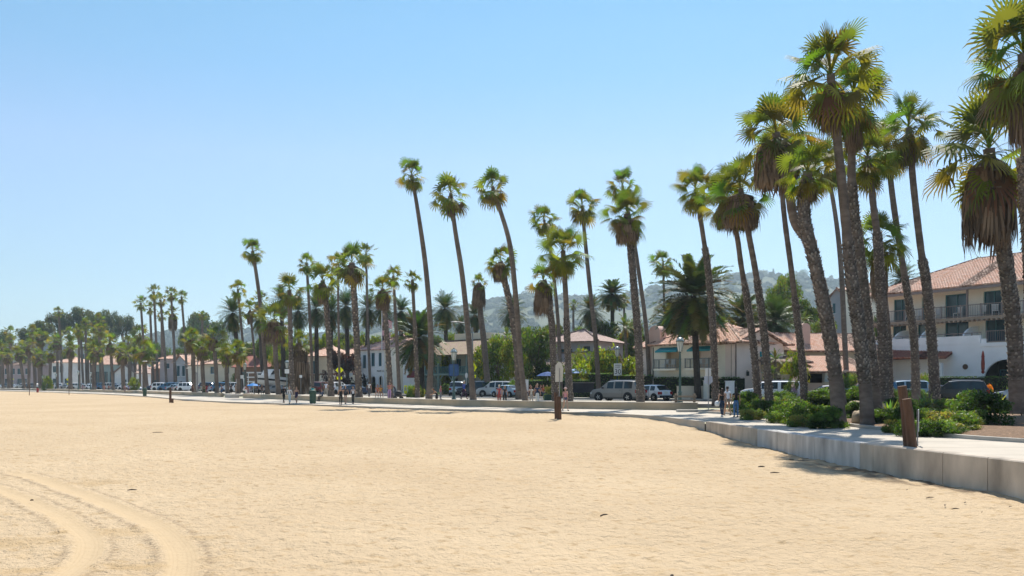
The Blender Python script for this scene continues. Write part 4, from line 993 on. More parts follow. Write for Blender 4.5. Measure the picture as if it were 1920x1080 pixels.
for i in range(int(HW / .42)): sl_.bx(.1 + i * .42, .25 + i * .42, -.34, .1, b2f - .44, b2f - .283)
sl_.build('balcony_slab', mat('slab', (.36, .27, .20), .8, .15, 2), H_)
railing(H_, [(0, -.02, b2f), (HW, -.02, b2f)], 1.02, .15)
for t in (-4, -.7, 3.3, 7.1): c_ = MB(); c_.bx(hx(t) - .07, hx(t) + .07, -.02, .12, b2f, 9.6); c_.build('balcony_post', greym, H_)
# ground floor block carries the terrace
GW = stucco('hotel_white', (.88, .87, .86))
gh = [(hx(1.2), hx(-2.6), -.2, 3.3, 1), (hx(-4.2), hx(-8), -.2, 3.15, 1)]; gh = [(min(a, b), max(a, b), c, d, e) for a, b, c, d, e in gh]
y0g = -1.2
shell(H_, HW, 2.8, 4.7, GW, gh, y0=y0g, z0=-.3, name='wall')
for q in gh:
    dark_room(H_, q[0] - .2, q[1] + .2, q[2], q[3] + .1, y0g + .24, 2.4, name='arch_recess')
    window(H_, q[0] + .3, q[1] - .3, .1, 2.5, xf=Matrix.Translation((0, y0g + 1.9, 0)), mull=3, bars=2, name='doorway')
p_ = MB(); p_.bx(0, hx(1.4), y0g - .02, y0g + .2, 4.703, 5.42); p_.bx(hx(1.4), HW, y0g - .08, y0g + .1, 4.45, 4.75); p_.bx(hx(1.35), hx(.9), y0g - .02, y0g + .2, 4.703, 5.1); p_.build('parapet', GW, H_)
t_ = MB(); t_.bx(.1, HW - .1, y0g + .2, 1.6, 4.6, 4.84); t_.build('terrace_floor', BEIGE, H_)
railing(H_, [(hx(.9), y0g + .05, 4.76), (HW, y0g + .05, 4.76)], .98, .15)
railing(H_, [(hx(12), y0g + .09, 5.3), (hx(1.4), y0g + .09, 5.3)], .35, .8, name='handrail')
for t in (3.3, 7.3, 10.0):  # round-shouldered screens between the terraces
    x = hx(t); mb = MB(); poly = [(x, y0g + .25, 4.84), (x, 1.55, 4.84)] + [(x, lerp(1.55, y0g + .25, (1 - math.cos(a)) / 2 if False else i / 8), 4.84 + 1.35 * math.sin(PI / 2 * (1 - i / 8) ** .6) + .18) for i, a in enumerate([0] * 9)]
    mb.prism(poly, (.16, 0, 0)); mb.build('privacy_screen', GW, H_)
# lean-to porch roof of the hotel
pr = bldg('entrance_porch', 'low red-tiled porch roof joined to the hotel wall, beige underneath', hl + Vector((-3.4, 1.2)), P0 + U * 4.35 + Vector((-.2, -.1)), k=HS)
pw = pr['w']; roof(pr, -2, pw, -2.2, 1.4, 3.55, 1.35, 'lean', .3, TILE_R, True)
shell(pr, pw, 1.5, 3.6, BEIGE, [(1.2, 3.0, -.2, 2.4, 1), (4.4, 5.0, .4, 2.3, 1)], y0=.0, name='wall'); dark_room(pr, 1.1, 3.1, -.2, 2.5, .24, 1.0); window(pr, 4.4, 5.0, .4, 2.3, mull=0, bars=2, sill=False)
for x in (.2, pw / 2, pw - .3): c_ = MB(); c_.bx(x - .16, x + .16, -2.2, -1.88, -.3, 3.1); c_.build('pillar', WHITE, pr)
# ---------- long low hotel wing with the gable house ----------
g = bldg('gable_house', 'pink stucco two-storey wing with a tiled gable end facing the road', (WX(1378, 84), 84), (WX(1468, 88), 88)); gw = g['w']
gh_ = 5.65
shell(g, gw, 14, gh_, stucco('gable_pink', (.78, .64, .56)), [(3.9, 4.7, 2.7, 4.2, 0), (.5, .95, .45, 1.2, 0)], z0=-.3, gable=('front', 1.45)); window(g, 3.9, 4.7, 2.7, 4.2, fm=brownm); window(g, .5, .95, .45, 1.2, mull=0, fm=brownm)
roof(g, 0, gw, 0, 14, gh_ - .15, 1.55, 'front', .45, TILE, True)
aw = MB(); aw.add([(3.6, -.05, 4.75), (5.0, -.05, 4.75), (5.0, -.75, 4.2), (3.6, -.75, 4.2), (3.6, -.05, 4.2), (5, -.05, 4.2)], [(0, 1, 2, 3), (0, 3, 4), (1, 5, 2)]); aw.build('awning', awn, g)
ln = MB(); ln.box((1.7, -.15, 2.5), (.2, .2, .45)); ln.box((1.7, -.05, 2.8), (.05, .2, .05)); ln.build('wall_lantern', ironm, g)
dp = MB(); dp.tube([(.06, -.08, 5.4), (.06, -.08, .2)], .05, 6); dp.build('drainpipe', brownm, g)
lw = bldg('long_wing', 'long beige wing with a wide tiled ridge roof and pink rounded chimney', (WX(1462, 91), 91), (WX(1650, 93), 93)); w_ = lw['w']
shell(lw, w_, 9, 5.1, BEIGE, [(.8, 1.8, 3.7, 4.6, 0), (2.3, 3.5, 3.9, 4.6, 0), (6, 7.4, 3.8, 4.6, 0)], gable=('side', 2.0))
for q in ((.8, 1.8, 3.7, 4.6), (2.3, 3.5, 3.9, 4.6), (6, 7.4, 3.8, 4.6)): window(lw, *q, fm=brownm)
roof(lw, -4.5, w_, 0, 9, 5.0, 2.1, 'gable', .5, TILE, True); chimney(lw, 3.7, 1.7, 5.2, 8.0, 1.05, .9)
lp = bldg('portico', 'low tiled portico with beige pillars in front of the long wing', (WX(1450, 83), 83), (WX(1640, 84), 84)); w_ = lp['w']
roof(lp, 0, 4.2, 1.2, 6, 3.6, .75, 'lean', .3, TILE_P, True); roof(lp, 3.0, w_, -.6, 6, 2.65, 1.7, 'lean', .3, TILE, True)
shell(lp, w_, 3, 3.4, BEIGE, [(1.3, 2.6, -.2, 2.1, 0), (4.6, 8.9, -.2, 2.5, 0)], y0=3.2); dark_room(lp, 4.5, 9, -.2, 2.6, 3.44, 2.0); dark_room(lp, 1.2, 2.7, -.2, 2.2, 3.44, .8, brownm)
for x in (2.95, 5.5, 9.0): c_ = MB(); c_.bx(x - .3, x + .3, 0, .55, -.3, 2.75); c_.build('pillar', stucco('pillar', (.68, .55, .36)) if x < 4 else WHITE, lp)
# ---------- house with teal awnings ----------
A_ = bldg('awning_house', 'cream two-storey house with teal awnings, small balconies and a rounded chimney', (WX(1222, 92), 92), (WX(1378, 84.2), 84.2)); w_ = A_['w']
hs = [(1.9, 3.7, 3.1, 5.2, 0), (6.0, 7.8, 3.1, 5.2, 0)]; ar = [(1.3 + i * .62, 1.8 + i * .62, 1.75, 2.25, 1) for i in range(4)]
gr = [(2.7, 3.6, .3, 1.75, 0), (5.1, 5.9, .3, 1.75, 0), (8.6, 9.3, .3, 1.75, 0)]
shell(A_, w_, 9, 5.65, CREAM, hs, z0=2.35)
for q in hs:
    window(A_, q[0] + .55, q[1] - .1, q[2], q[3] - .1, xf=Matrix.Translation((0, .7, 0)), name='balcony_door', sill=False); mb = MB(); dark_room(A_, q[0], q[1], q[2], q[3], .22, .6, BEIGE, 'balcony_recess')
    s_ = MB(); s_.bx(q[0] - .9, q[1] + .2, -.95, 0, q[2] - .22, q[2] - .02); s_.build('balcony_slab', CREAM, A_); railing(A_, [(q[0] - .9, 0, q[2]), (q[0] - .9, -.92, q[2]), (q[1] + .2, -.92, q[2]), (q[1] + .2, 0, q[2])], .95, .13, mat('light_rail', (.22, .23, .22), .6), thick=.014)
    a_ = MB(); x0_, x1_ = q[0] - .7, q[1] + .3; a_.add([(x0_, -.02, 5.35), (x1_, -.02, 5.35), (x1_, -.95, 4.95), (x0_, -.95, 4.95), (x1_, -.95, 4.78), (x0_, -.95, 4.78), (x0_, -.02, 5.05), (x1_, -.02, 5.05)], [(0, 1, 2, 3), (3, 2, 4, 5), (0, 3, 5, 6), (1, 7, 4, 2)]); a_.build('awning', awn, A_)
shell(A_, w_, 8.4, 2.6, BEIGE, gr, y0=.55, name='lower_wall')
for q in gr: window(A_, *q[:4], xf=Matrix.Translation((0, .55, 0)), mull=1, bars=1)
cb = MB(); facade(cb, w_, .62, [(.25 + i * .62, .72 + i * .62, 1.78, 2.2, 1) for i in range(int(w_ / .62))], 0, 1.75, .5); cb.build('arched_corbels', CREAM, A_)
roof(A_, 0, w_ + .5, 0, 9, 5.6, 2.2, 'hip', .5, TILE, True); chimney(A_, .15, .8, 3.0, 7.6, 1.5, 1.1)
dp = MB(); dp.tube([(.25, -.07, 5.4), (.25, -.07, 2.2)], .05, 6); dp.tube([(w_ - .35, -.07, 5.4), (w_ - .35, -.07, 2.2)], .05, 6); dp.build('drainpipe', brownm, A_)
# ---------- lilac house with two roofs ----------
B_ = bldg('shingle_house', 'lilac-grey house with a pale tiled roof stepping down over a dark glazed porch', (WX(1000, 118), 118), (WX(1145, 112), 112)); w_ = B_['w']
shell(B_, 8, 9, 7.4, LILAC, [(3.2, 5.0, 4.9, 6.3, 0), (6.6, 7.7, 5.0, 6.6, 0)], y0=2, x0=.6); window(B_, 3.2, 5.0, 4.9, 6.3, xf=Matrix.Translation((0, 2, 0)), fm=brownm); window(B_, 6.6, 7.7, 5.0, 6.6, xf=Matrix.Translation((0, 2, 0)), fm=brownm)
roof(B_, .6, 8.6, 2, 11, 7.3, 1.9, 'hip', .7, TILE_P)
shell(B_, w_, 6, 3.2, TEALW, [(i * 1.3 + .3, i * 1.3 + 1.4, .6, 2.9, 0) for i in range(7)], y0=-1.5, name='porch_wall')
for i in range(7): window(B_, i * 1.3 + .3, i * 1.3 + 1.4, .6, 2.9, xf=Matrix.Translation((0, -1.5, 0)), mull=1)
roof(B_, 2.2, w_ + .2, -1.5, 3.5, 3.1, 2.6, 'gable', .6, TILE_P, name='porch_roof'); roof(B_, -2, 2.0, -1.8, 3.2, 3.0, 1.2, 'lean', .4, TILE_P, name='side_roof')
# ---------- blue-green porch house ----------
C_ = bldg('porch_house', 'blue-green porch house with upper veranda, mossy tiled roof and small pale gable', (WX(762, 132), 132), (WX(912, 121), 121)); w_ = C_['w']
shell(C_, w_, 8, 5.9, stucco('porch', (.40, .42, .38)), [(1, 2.2, 3.4, 5, 0), (6.4, 7.6, 3.3, 5.2, 0), (9, 10, 3.3, 5.2, 0), (13.2, 14.4, 3.3, 5.2, 0), (6.8, 9.4, -.2, 2.3, 0), (1.8, 3.2, -.2, 2.3, 0)], y0=1.8)
for q in ((1, 2.2, 3.4, 5), (6.4, 7.6, 3.3, 5.2), (9, 10, 3.3, 5.2), (13.2, 14.4, 3.3, 5.2)): window(C_, *q, xf=Matrix.Translation((0, 1.8, 0)))
dark_room(C_, 6.8, 9.4, -.2, 2.3, 2.05, 2); dark_room(C_, 1.8, 3.2, -.2, 2.3, 2.05, 1.5)
fl = MB(); fl.bx(4.4, w_, -.4, 1.8, 2.75, 3.0); fl.build('veranda_floor', TEALW, C_); railing(C_, [(4.4, -.35, 3.0), (w_, -.35, 3.0)], 1.0, .22, tealm, thick=.06)
for i, x in enumerate((4.5, 7.4, 10.4, 13.2, w_ - .15)):
    c_ = MB(); c_.bx(x - .12, x + .12, -.4, -.16, -.3, 5.8); c_.box((x - .45, -.28, 2.3), (.12, .1, 1.2), ry=R(-45)); c_.box((x + .45, -.28, 2.3), (.12, .1, 1.2), ry=R(45)); c_.build('veranda_post', TEALW, C_)
roof(C_, 4.0, w_, -.4, 9, 5.75, 2.3, 'gable', .5, TILE_M)
shell(C_, 4.2, 3, 5.7, stucco('gable_white', (.62, .64, .64)), [(1.0, 3.2, 3.4, 5.2, 0)], x0=.1, y0=-.8, gable=('front', 1.35), name='bay'); window(C_, 1.0, 3.2, 3.4, 5.2, xf=Matrix.Translation((0, -.8, 0)), mull=2, bars=1); roof(C_, .1, 4.3, -.8, 6, 5.6, 1.45, 'front', .4, TILE_M, name='bay_roof')
bb = MB(); bb.bx(5.5, 12.5, 5, 9, 6.5, 9.2); bb.build('rear_block', TAN, C_); bb = MB(); bb.bx(12.5, 16.5, 6, 9, 6.5, 8.6); bb.build('rear_block', GREYW, C_)
rd = MB(); rd.add([(2.2, -1.9, 2.7), (4.3, -1.9, 2.7), (4.0, -.85, 3.5), (2.4, -.85, 3.5), (2.2, -1.9, 2.4), (4.3, -1.9, 2.4)], [(0, 1, 2, 3), (4, 5, 1, 0)]); rd.build('awning', mat('dark_red_canvas', (.16, .03, .035), .8), C_)
# ---------- arcaded white building ----------
D_ = bldg('arcade_building', 'white two-storey building with a row of arches and a pale red tiled roof', (WX(676, 136), 136), (WX(748, 132), 132)); w_ = D_['w']
up_ = [(.9, 2.3, 3.9, 6.0, 0), (4.5, 6.0, 4.2, 6.3, 0), (7.6, 9.1, 4.2, 6.3, 0), (10.8, 12.0, 4.2, 6.3, 0), (13.8, 14.8, 3.3, 6.3, 0)]; kk = w_ / 16.0; up_ = [(a * kk, b * kk, c, d, e) for a, b, c, d, e in up_]
arh = [(.8, 2.5, -.2, 2.4, 1), (4.6, 6.3, -.2, 2.6, 1), (7.7, 9.5, -.2, 2.7, 1), (11.0, 12.8, -.2, 2.7, 1), (13.9, 15.4, -.2, 2.7, 1)]; arh = [(a * kk, b * kk, c, d, e) for a, b, c, d, e in arh]
shell(D_, w_, 12, 6.9, stucco('arcade_white', (.82, .83, .84)), up_ + arh)
w0_ = 0
for q in up_: window(D_, *q[:4], mull=1)
for q in arh: dark_room(D_, q[0] - .2, q[1] + .2, q[2], q[3] + .1, .24, 1.8, name='arch_recess'); z_ = MB(); z_.bx(q[1] + .25, q[1] + 1.1, -.04, .05, -.3, .7); z_.build('brick_plinth', stucco('brick', (.18, .07, .05)), D_)
roof(D_, 0, w_, 0, 12, 6.8, 2.6, 'hip', .6, tile_mat('clay_tile_light', (.62, .34, .26), (.72, .46, .37), (.66, .44, .36)))
def lettering(parent, text, size, xf, m, depth=.02, name='lettering', align='CENTER'):
    cu = bpy.data.curves.new('lettering', 'FONT'); cu.body = text; cu.size = size; cu.extrude = depth; cu.align_x = align; cu.align_y = 'CENTER'
    t = bpy.data.objects.new('tmp', cu); COL.objects.link(t); dg = bpy.context.evaluated_depsgraph_get(); me = bpy.data.meshes.new_from_object(t.evaluated_get(dg)); bpy.data.objects.remove(t); bpy.data.curves.remove(cu)
    me.transform(xf); me.materials.clear(); me.materials.append(m); return link(name, me, parent)
lettering(D_, 'MAMMELI  7', .36, Matrix.Translation((w_ * .56, -.03, 3.42)) @ Matrix.Rotation(R(90), 4, 'X'), mat('black_letters', (.05, .05, .06), .6))
sd_ = bldg('side_block', 'cream side wall block between the arcaded white building and the porch house', (WX(748.8, 132.2), 132.2), (WX(772, 133), 133)); shell(sd_, sd_['w'], 10, 7.1, CREAM, [(1.0, 1.8, -.2, 2.2, 0)]); window(sd_, 1.0, 1.8, -.2, 2.2, fm=tealm, mull=0, name='door', sill=False); roof(sd_, 0, sd_['w'], 0, 10, 7.05, .3, 'flat', .05, TAN)
def simple(label, px0, px1, d0, d1, h, rise, m, kind='gable', dep=9, wins=(), name='house', tm=None, z=.43, oh=.5, extra=None, fm=None):
    d1 = d1 if px0 > 900 else d0 + (d1 - d0) * .2; r_ = bldg(name, label, (WX(px0, d0), d0), (WX(px1, d1), d1), z); w_ = r_['w']
    q = [(a * w_, b * w_, c, d, e) for a, b, c, d, e in wins]
    shell(r_, w_, dep, h, m, q, gable=('front', rise * .95) if kind == 'front' else ('side', rise * .95) if kind == 'gable' else None)
    for a, b, c, d, e in q:
        if e: dark_room(r_, a - .05, b + .05, c, d, .24, 1.2)
        else: window(r_, a, b, c, d, mull=1, fm=fm)
    roof(r_, 0, w_, 0, dep, h - .05, rise, kind, oh, tm or TILE); return r_
simple('rose-pink two-storey house with a stepped tiled roof above the purple bush', 628, 702, 168, 160, 7.4, 1.9, ROSE, 'hip', 12, [(.1, .2, 4.4, 6.2, 0), (.33, .45, 4.4, 6.2, 0), (.55, .68, 4.2, 6.2, 0)])
simple('small upper tiled lantern storey over the rose-pink house', 655, 690, 175, 172, 9.6, 1.0, ROSE, 'hip', 5, [(.2, .4, 8.2, 9.1, 0)])
simple('tan house with two tiled roofs behind the yellow crossing sign', 572, 622, 150, 142, 6.3, 2.0, TAN, 'hip', 10, [(.25, .38, 3.2, 5.4, 0)])
simple('low tan front room with its own tiled roof under the tan house', 575, 622, 143, 136, 2.9, .9, TAN, 'lean', 4, [(.3, .5, .1, 2.2, 0)])
simple('long low garden wall building with pale cream front behind the crossing sign', 600, 676, 136, 131, 2.8, .15, CREAM, 'flat', 3, [(.2, .3, .2, 1.9, 0)], oh=.05)
simple('long house with a wide red tiled roof and brown upper floor behind the white boat', 440, 528, 165, 152, 4.6, 2.4, stucco('brown', (.22, .13, .08)), 'gable', 11, [(.5, .9, 2.2, 3.6, 0), (.1, .3, 2.2, 3.6, 0)], tm=TILE_R)
simple('tan two-storey house with a round yellow lamp-lit bay and blue-white awning', 383, 440, 158, 150, 4.9, 1.5, TAN, 'hip', 9, [(.2, .45, 3.0, 4.3, 0), (.5, .85, .1, 1.7, 1), (.7, .82, 3.0, 4.3, 0)])
simple('stepped house with low tiled roofs behind the traffic light', 352, 392, 170, 164, 5.0, 1.4, CREAM, 'hip', 9, [(.2, .35, 3.0, 4.4, 0), (.6, .75, 3, 4.4, 0)])
simple('narrow grey-blue gabled house with teal shutters beside the red flowers', 328, 350, 168, 160, 5.3, 1.6, stucco('blue_grey', (.42, .46, .50)), 'front', 9, [(.15, .4, 2.6, 4.6, 0), (.6, .85, 2.6, 4.6, 0), (.3, .7, .1, 1.6, 1)])
simple('low restaurant with a sloping red roof and lit yellow canopies', 283, 330, 188, 178, 4.6, 2.0, stucco('rust', (.40, .24, .18)), 'gable', 9, [(.1, .3, .2, 2.0, 0), (.5, .8, .2, 2.0, 1)])
simple('upper tiled house stepping up behind the low restaurant', 300, 335, 205, 200, 7.4, 1.4, LILAC, 'hip', 9, [(.3, .5, 5.0, 6.2, 0)])
simple('pink-roofed house with a teal glazed front near the small cream parasol', 176, 236, 235, 215, 6.6, 2.8, stucco('teal_light', (.34, .42, .40)), 'gable', 10, [(.05, .2, .3, 4.6, 0), (.26, .44, .3, 4.6, 0), (.5, .68, .3, 4.6, 0), (.74, .92, .3, 4.6, 0)])
simple('small white gabled cottage beside the pink-roofed glazed house', 215, 252, 205, 200, 3.8, 2.2, WHITE, 'front', 8, [(.35, .6, .6, 2.2, 0)], tm=TILE_P)
simple('white apartment house with a short red roof among the far palms', 95, 132, 275, 262, 8.2, 1.9, WHITE, 'hip', 12, [(.1, .3, 5.0, 7.0, 0), (.45, .65, 5, 7, 0), (.1, .3, 1, 3, 0), (.7, .9, 1, 3, 0)])
simple('long pinkish apartment house with balconies at the far picture edge', 3, 62, 300, 285, 7.8, 1.8, stucco('dusty_pink', (.50, .38, .36)), 'hip', 12, [(.1, .22, 4.6, 6.6, 0), (.3, .42, 4.6, 6.6, 0), (.5, .62, 4.6, 6.6, 0), (.75, .88, 4.6, 6.6, 0), (.1, .3, .8, 3, 0), (.5, .8, .8, 3, 0)])
simple('small pale house with a red gable between the leaning trunks, on higher ground', 1556, 1582, 135, 134, 15.0, 1.6, GREYW, 'front', 8, [(.2, .4, 12.6, 14.2, 0)])
simple('cream house with stacked red roofs beside the small pale gable house', 1580, 1640, 128, 126, 15.6, 1.8, CREAM, 'hip', 8, [(.3, .45, 11.5, 14, 0), (.6, .75, 11.5, 14, 0)])
simple('large grey building with a long slanting roof on the rise behind the far palms', 6, 46, 420, 400, 18.5, 6.0, GREYW, 'gable', 30, [(.2, .4, 15, 17, 0), (.6, .8, 15, 17, 0)], tm=mat('grey_roof', (.26, .27, .29), .8, .1, .2))
simple('grey flat building end showing between the far palm trunks', 140, 166, 360, 350, 16, .6, GREYW, 'flat', 20, [(.3, .7, 12, 14, 0)], tm=GREYW)
# ---------- hills ----------
RIDGE = [(-400, 700), (0, 690), (150, 665), (300, 628), (400, 612), (470, 622), (560, 634), (640, 622), (740, 604), (820, 590), (900, 574), (950, 562), (990, 555), (1050, 556), (1100, 562), (1170, 556), (1230, 545), (1290, 533), (1350, 526), (1420, 528), (1500, 530), (1580, 534), (1660, 552), (1800, 580), (1920, 600), (2300, 640)]
DR = 2600.0; HK = DR / 1500
RX = [(WX(px, DR), (HY - py) * DR / F - 6) for px, py in RIDGE]
def hill_z(x, y):
    h = interp(x * DR / min(max(y, 450 * HK), DR), RX)
    t = sstep(520 * HK, DR, y); back = 1 - .25 * sstep(DR, DR * 1.6, y); x = x; X_, Y_ = x / HK, y / HK
    n_ = noise.noise((X_ * .004, Y_ * .004, 1)) * .5 + noise.noise((X_ * .011, Y_ * .011, 3)) * .28
    return -6 + (h + 6) * t * back * (1 + .22 * n_ * (1 - sstep(DR * .8, DR, y))) + 8 * noise.noise((X_ * .02, Y_ * .02, 8)) * t
hb = MB(); xs = [(-1400 + i * 30) * HK for i in range(124)]; ys = [(480 + j * 26) * HK for j in range(72)]
vs = [(x, y, hill_z(x, y)) for y in ys for x in xs]; nx = len(xs)
hb.add(vs, [(j * nx + i, j * nx + i + 1, (j + 1) * nx + i + 1, (j + 1) * nx + i) for j in range(len(ys) - 1) for i in range(nx - 1)])
struct('hills', hb, mat('hill_ground', (.10, .105, .05), .95, .3, .02, col2=(.045, .06, .028), thresh=(.45, .6)), True)
# woods on the hills: one mass
def woods():
    r_ = random.Random(5); base = MB(); base.ball((0, 0, 0), 1, 7, 5); bv = np.array(base.v); bf = np.array([f if len(f) == 4 else f for f in base.f])
    V = []; Fc = []; C_ = []; k = 0
    for i in range(6200):
        if i < 4400: y = r_.uniform(900, 1540); x = r_.uniform(-.62, .62) * y
        else: y = r_.uniform(560, 1000); x = r_.uniform(-.65, .35) * y
        if noise.noise((x * .006, y * .006, 17)) < -.25 and r_.random() < .8: continue
        x *= HK; y *= HK
        s = HK * r_.uniform(2.6, 6.5) * 1; z = hill_z(x, y)
        jitter = 1 + np.array([[r_.uniform(-.28, .28)] * 3 for _ in range(len(bv))])
        v = bv * jitter * np.array([s, s, s * .8]) + np.array([x, y, z + s * .35]); V.append(v); Fc.append(bf + k); k += len(bv)
        b = r_.uniform(.6, 1.3); c = (.034, .052, .024) if r_.random() < .7 else (.07, .08, .035)
        cc = np.tile(np.array(c) * b, (len(bv), 1)) * (.8 + .4 * np.random.RandomState(i).rand(len(bv), 1)); C_.append(cc)
    V = np.vstack(V); Fc = np.vstack(Fc); C_ = np.vstack(C_)
    m = MB(); m.v = V.tolist(); m.f = [tuple(f) for f in Fc.tolist()]; m.c = [tuple(c) for c in C_.tolist()]; m.m = [0] * len(m.f); m.uv = [None] * len(m.f)
    o = m.build('hillside_woods', mat('far_leaf', rough=.8, var=.5, scale=.16, src='attr', spec=.1, bump=1, bscale=.6, bdist=.9)); tag(o, 'hazy scrub and tree cover over the hillside', 'woods', kind='stuff')
woods()
# ---------- single trees ----------
def leaf_tree(label, px, ytop, hw, d, crown, ybase=None, group=None, name='broadleaf_tree', cat='tree', z=.43, trunk=True, wx=1.0):
    hw *= 1.3
    if px < 1010 and d < 360: d = max(d, hit(px, 27)[1] + 4)
    """crown between ytop and ybase (picture heights), half-width hw"""
    x = WX(px, d); s = d / F; top = HC + (HY - ytop) * s; bot = HC + (HY - ybase) * s if ybase else z
    root = thing(name, label, cat, (x, d, z), rnd.uniform(0, 6), group)
    if trunk:
        m = MB(); hh = max(.4, bot - z + (top - bot) * .35); r0 = max(.08, hw * s * .06); m.tube([(0, 0, -.2), (r0 * .6, 0, hh * .5), (0, r0, hh)], [r0 * 1.3, r0, r0 * .7], 7)
        for i in range(5):
            a = i * 1.3 + rnd.random(); e = Vector((math.cos(a), math.sin(a), 0)) * hw * s * .55 + UP * (hh + (top - bot) * .35); m.tube([(0, 0, hh * .8), e * .5 + UP * hh * .5, e], [r0 * .6, r0 * .4, r0 * .15], 5)
        m.build('trunk', twigm, root)
    c = link('crown', crown, root); c.location = (0, 0, bot - z); c.scale = (hw * s, hw * s * wx, (top - bot)); return root
E_ = 'eucalyptus trees in the far left clump'
for lab, px, yt, hw, yb in (('airy eucalyptus at the low seaward end of the big far clump', 52, 608, 22, 665), ('airy eucalyptus with a stepped crown, second from the seaward end', 78, 592, 26, 660), ('broad eucalyptus rising behind the thin far palm', 108, 574, 30, 650),
    ('tallest domed eucalyptus in the middle of the far clump', 150, 564, 30, 650), ('eucalyptus joined to the tallest dome on its inland side', 182, 574, 26, 655), ('round-headed eucalyptus near the inland end of the clump', 206, 570, 22, 650),
    ('spreading eucalyptus sloping down at the inland end of the clump', 232, 582, 26, 655)):
    leaf_tree(lab, px, yt, hw, 370 + (px % 7) * 6, EUCA[px % 3], yb, 'eucalyptus trees in the far clump', 'eucalyptus_tree', z=2)
for lab, px, yt, hw, d, cr, yb in (
    ('dark rounded tree behind the grey hilltop building at the picture edge', 2, 618, 18, 430, 2, 680), ('dark green mass of a tree behind the far slim palms', 285, 640, 30, 400, 0, 715), ('green tree filling the gap beyond the pale glazed house', 245, 668, 26, 300, 2, 722),
    ('blue-green pine-like tree standing high behind the small far palm', 378, 584, 26, 420, 2, 650), ('second blue-green tree spreading behind the thin slim palm', 405, 600, 22, 430, 2, 660), ('dark tree between the slim palm cluster and the short stout palms', 350, 612, 20, 390, 0, 680),
    ('mid green tree behind the stepped tiled house', 345, 650, 26, 240, 2, 712), ('dark tree mass over the tan house roof', 395, 640, 24, 230, 0, 700), ('green tree behind the long red roof and slim trunks', 470, 640, 30, 220, 2, 700), ('leafy green tree before the tan house and the white boat', 432, 688, 15, 143, 1, 738),
    ('dark bushy tree beside the leafy green one by the white boat', 452, 682, 14, 146, 0, 738), ('olive tree behind the low bearded palm', 540, 628, 24, 200, 2, 705), ('bright green tree in the gap under the dark date palms', 590, 625, 22, 190, 1, 700),
    ('green tree seen through the dark date palm trunks', 645, 622, 24, 200, 2, 680), ('round bright green tree above the arcaded building roof', 702, 628, 16, 165, 1, 672), ('light green tree beside the flagpole above the tiled roof', 735, 622, 15, 168, 3, 670),
    ('bright yellow-green tree over the porch house roof', 872, 625, 26, 150, 3, 680), ('sunlit green tree over the end of the porch house', 895, 640, 16, 140, 1, 705), ('large dense green tree with sunlit yellow top beside the leaning palms', 933, 626, 40, 112, 1, 722),
    ('large dark rounded tree over the blue parasol', 1008, 614, 46, 108, 0, 718), ('yellow-topped tree joined to the large dark rounded one', 970, 630, 30, 106, 3, 712), ('grey-green tree behind the lilac house', 1035, 605, 26, 150, 2, 680),
    ('tall olive tree behind the lilac house and speed limit lantern', 1140, 600, 32, 128, 2, 690), ('tree with loose crown between the lilac house and the chimney', 1190, 600, 26, 125, 0, 690), ('yellow-green tree topping the tiled ridge behind the bearded palms', 1471, 512, 30, 160, 1, 600),
    ('dark tree beside the yellow-green one behind the tiled ridge', 1445, 560, 36, 150, 0, 640), ('green tree behind the teal-awning house roof', 1350, 590, 40, 130, 2, 660), ('dull green tree behind the tiled ridge near the pale gable house', 1525, 575, 30, 165, 2, 640),
    ('green tree low behind the leaning trunk over the roof', 1585, 600, 24, 140, 0, 660), ('dark tree between the chimney and the spreading date palm', 1265, 590, 30, 120, 0, 680), ('faint tree showing between the hotel end and the cream house', 1650, 590, 26, 120, 0, 690)):
    leaf_tree(lab, px, yt, hw, d, BROAD[cr], yb)
tr_ = random.Random(9)
for i in range(15):
    px = 6 + i * 23 + tr_.uniform(-6, 6); leaf_tree('one of the dark evergreens massed behind the farthest houses', px, tr_.uniform(650, 672), tr_.uniform(15, 20), hit(px, 45)[1] + tr_.uniform(0, 25), BROAD[tr_.choice((0, 2, 0))], 716, 'dark evergreens massed behind the farthest houses')
for lab, px, yt, hw, cr, yb, d in (('dense green tree between the lilac house and the large dark tree', 1052, 640, 22, 0, 700, 125), ('bright tree behind the shaggy palm row near the tan house', 585, 640, 20, 3, 712, 190), ('green tree filling the gap between the slim palms and the tan house', 553, 655, 22, 0, 715, 180),
    ('green tree between the long red roof and the white boat', 505, 650, 24, 1, 715, 215), ('yellow-green tree low beside the wide open crown palm trunk', 1080, 660, 18, 3, 712, 104), ('bright bushy tree right of the thin leaning palm over the hedge', 1140, 668, 26, 1, 722, 101),
    ('green tree over the hedge beside the thick bearded palm', 1206, 650, 20, 0, 715, 103), ('bright green tree behind the arcaded building end', 765, 640, 20, 1, 690, 175), ('dark tree behind the porch house chimneys', 800, 640, 26, 0, 690, 170), ('green tree behind the long tiled ridge near the leaning trunk', 1500, 560, 30, 0, 620, 125), ('light green tree over the ridge beside the thin palm', 1545, 590, 22, 1, 640, 118)):
    leaf_tree(lab, px, yt, hw, d, BROAD[cr], yb)
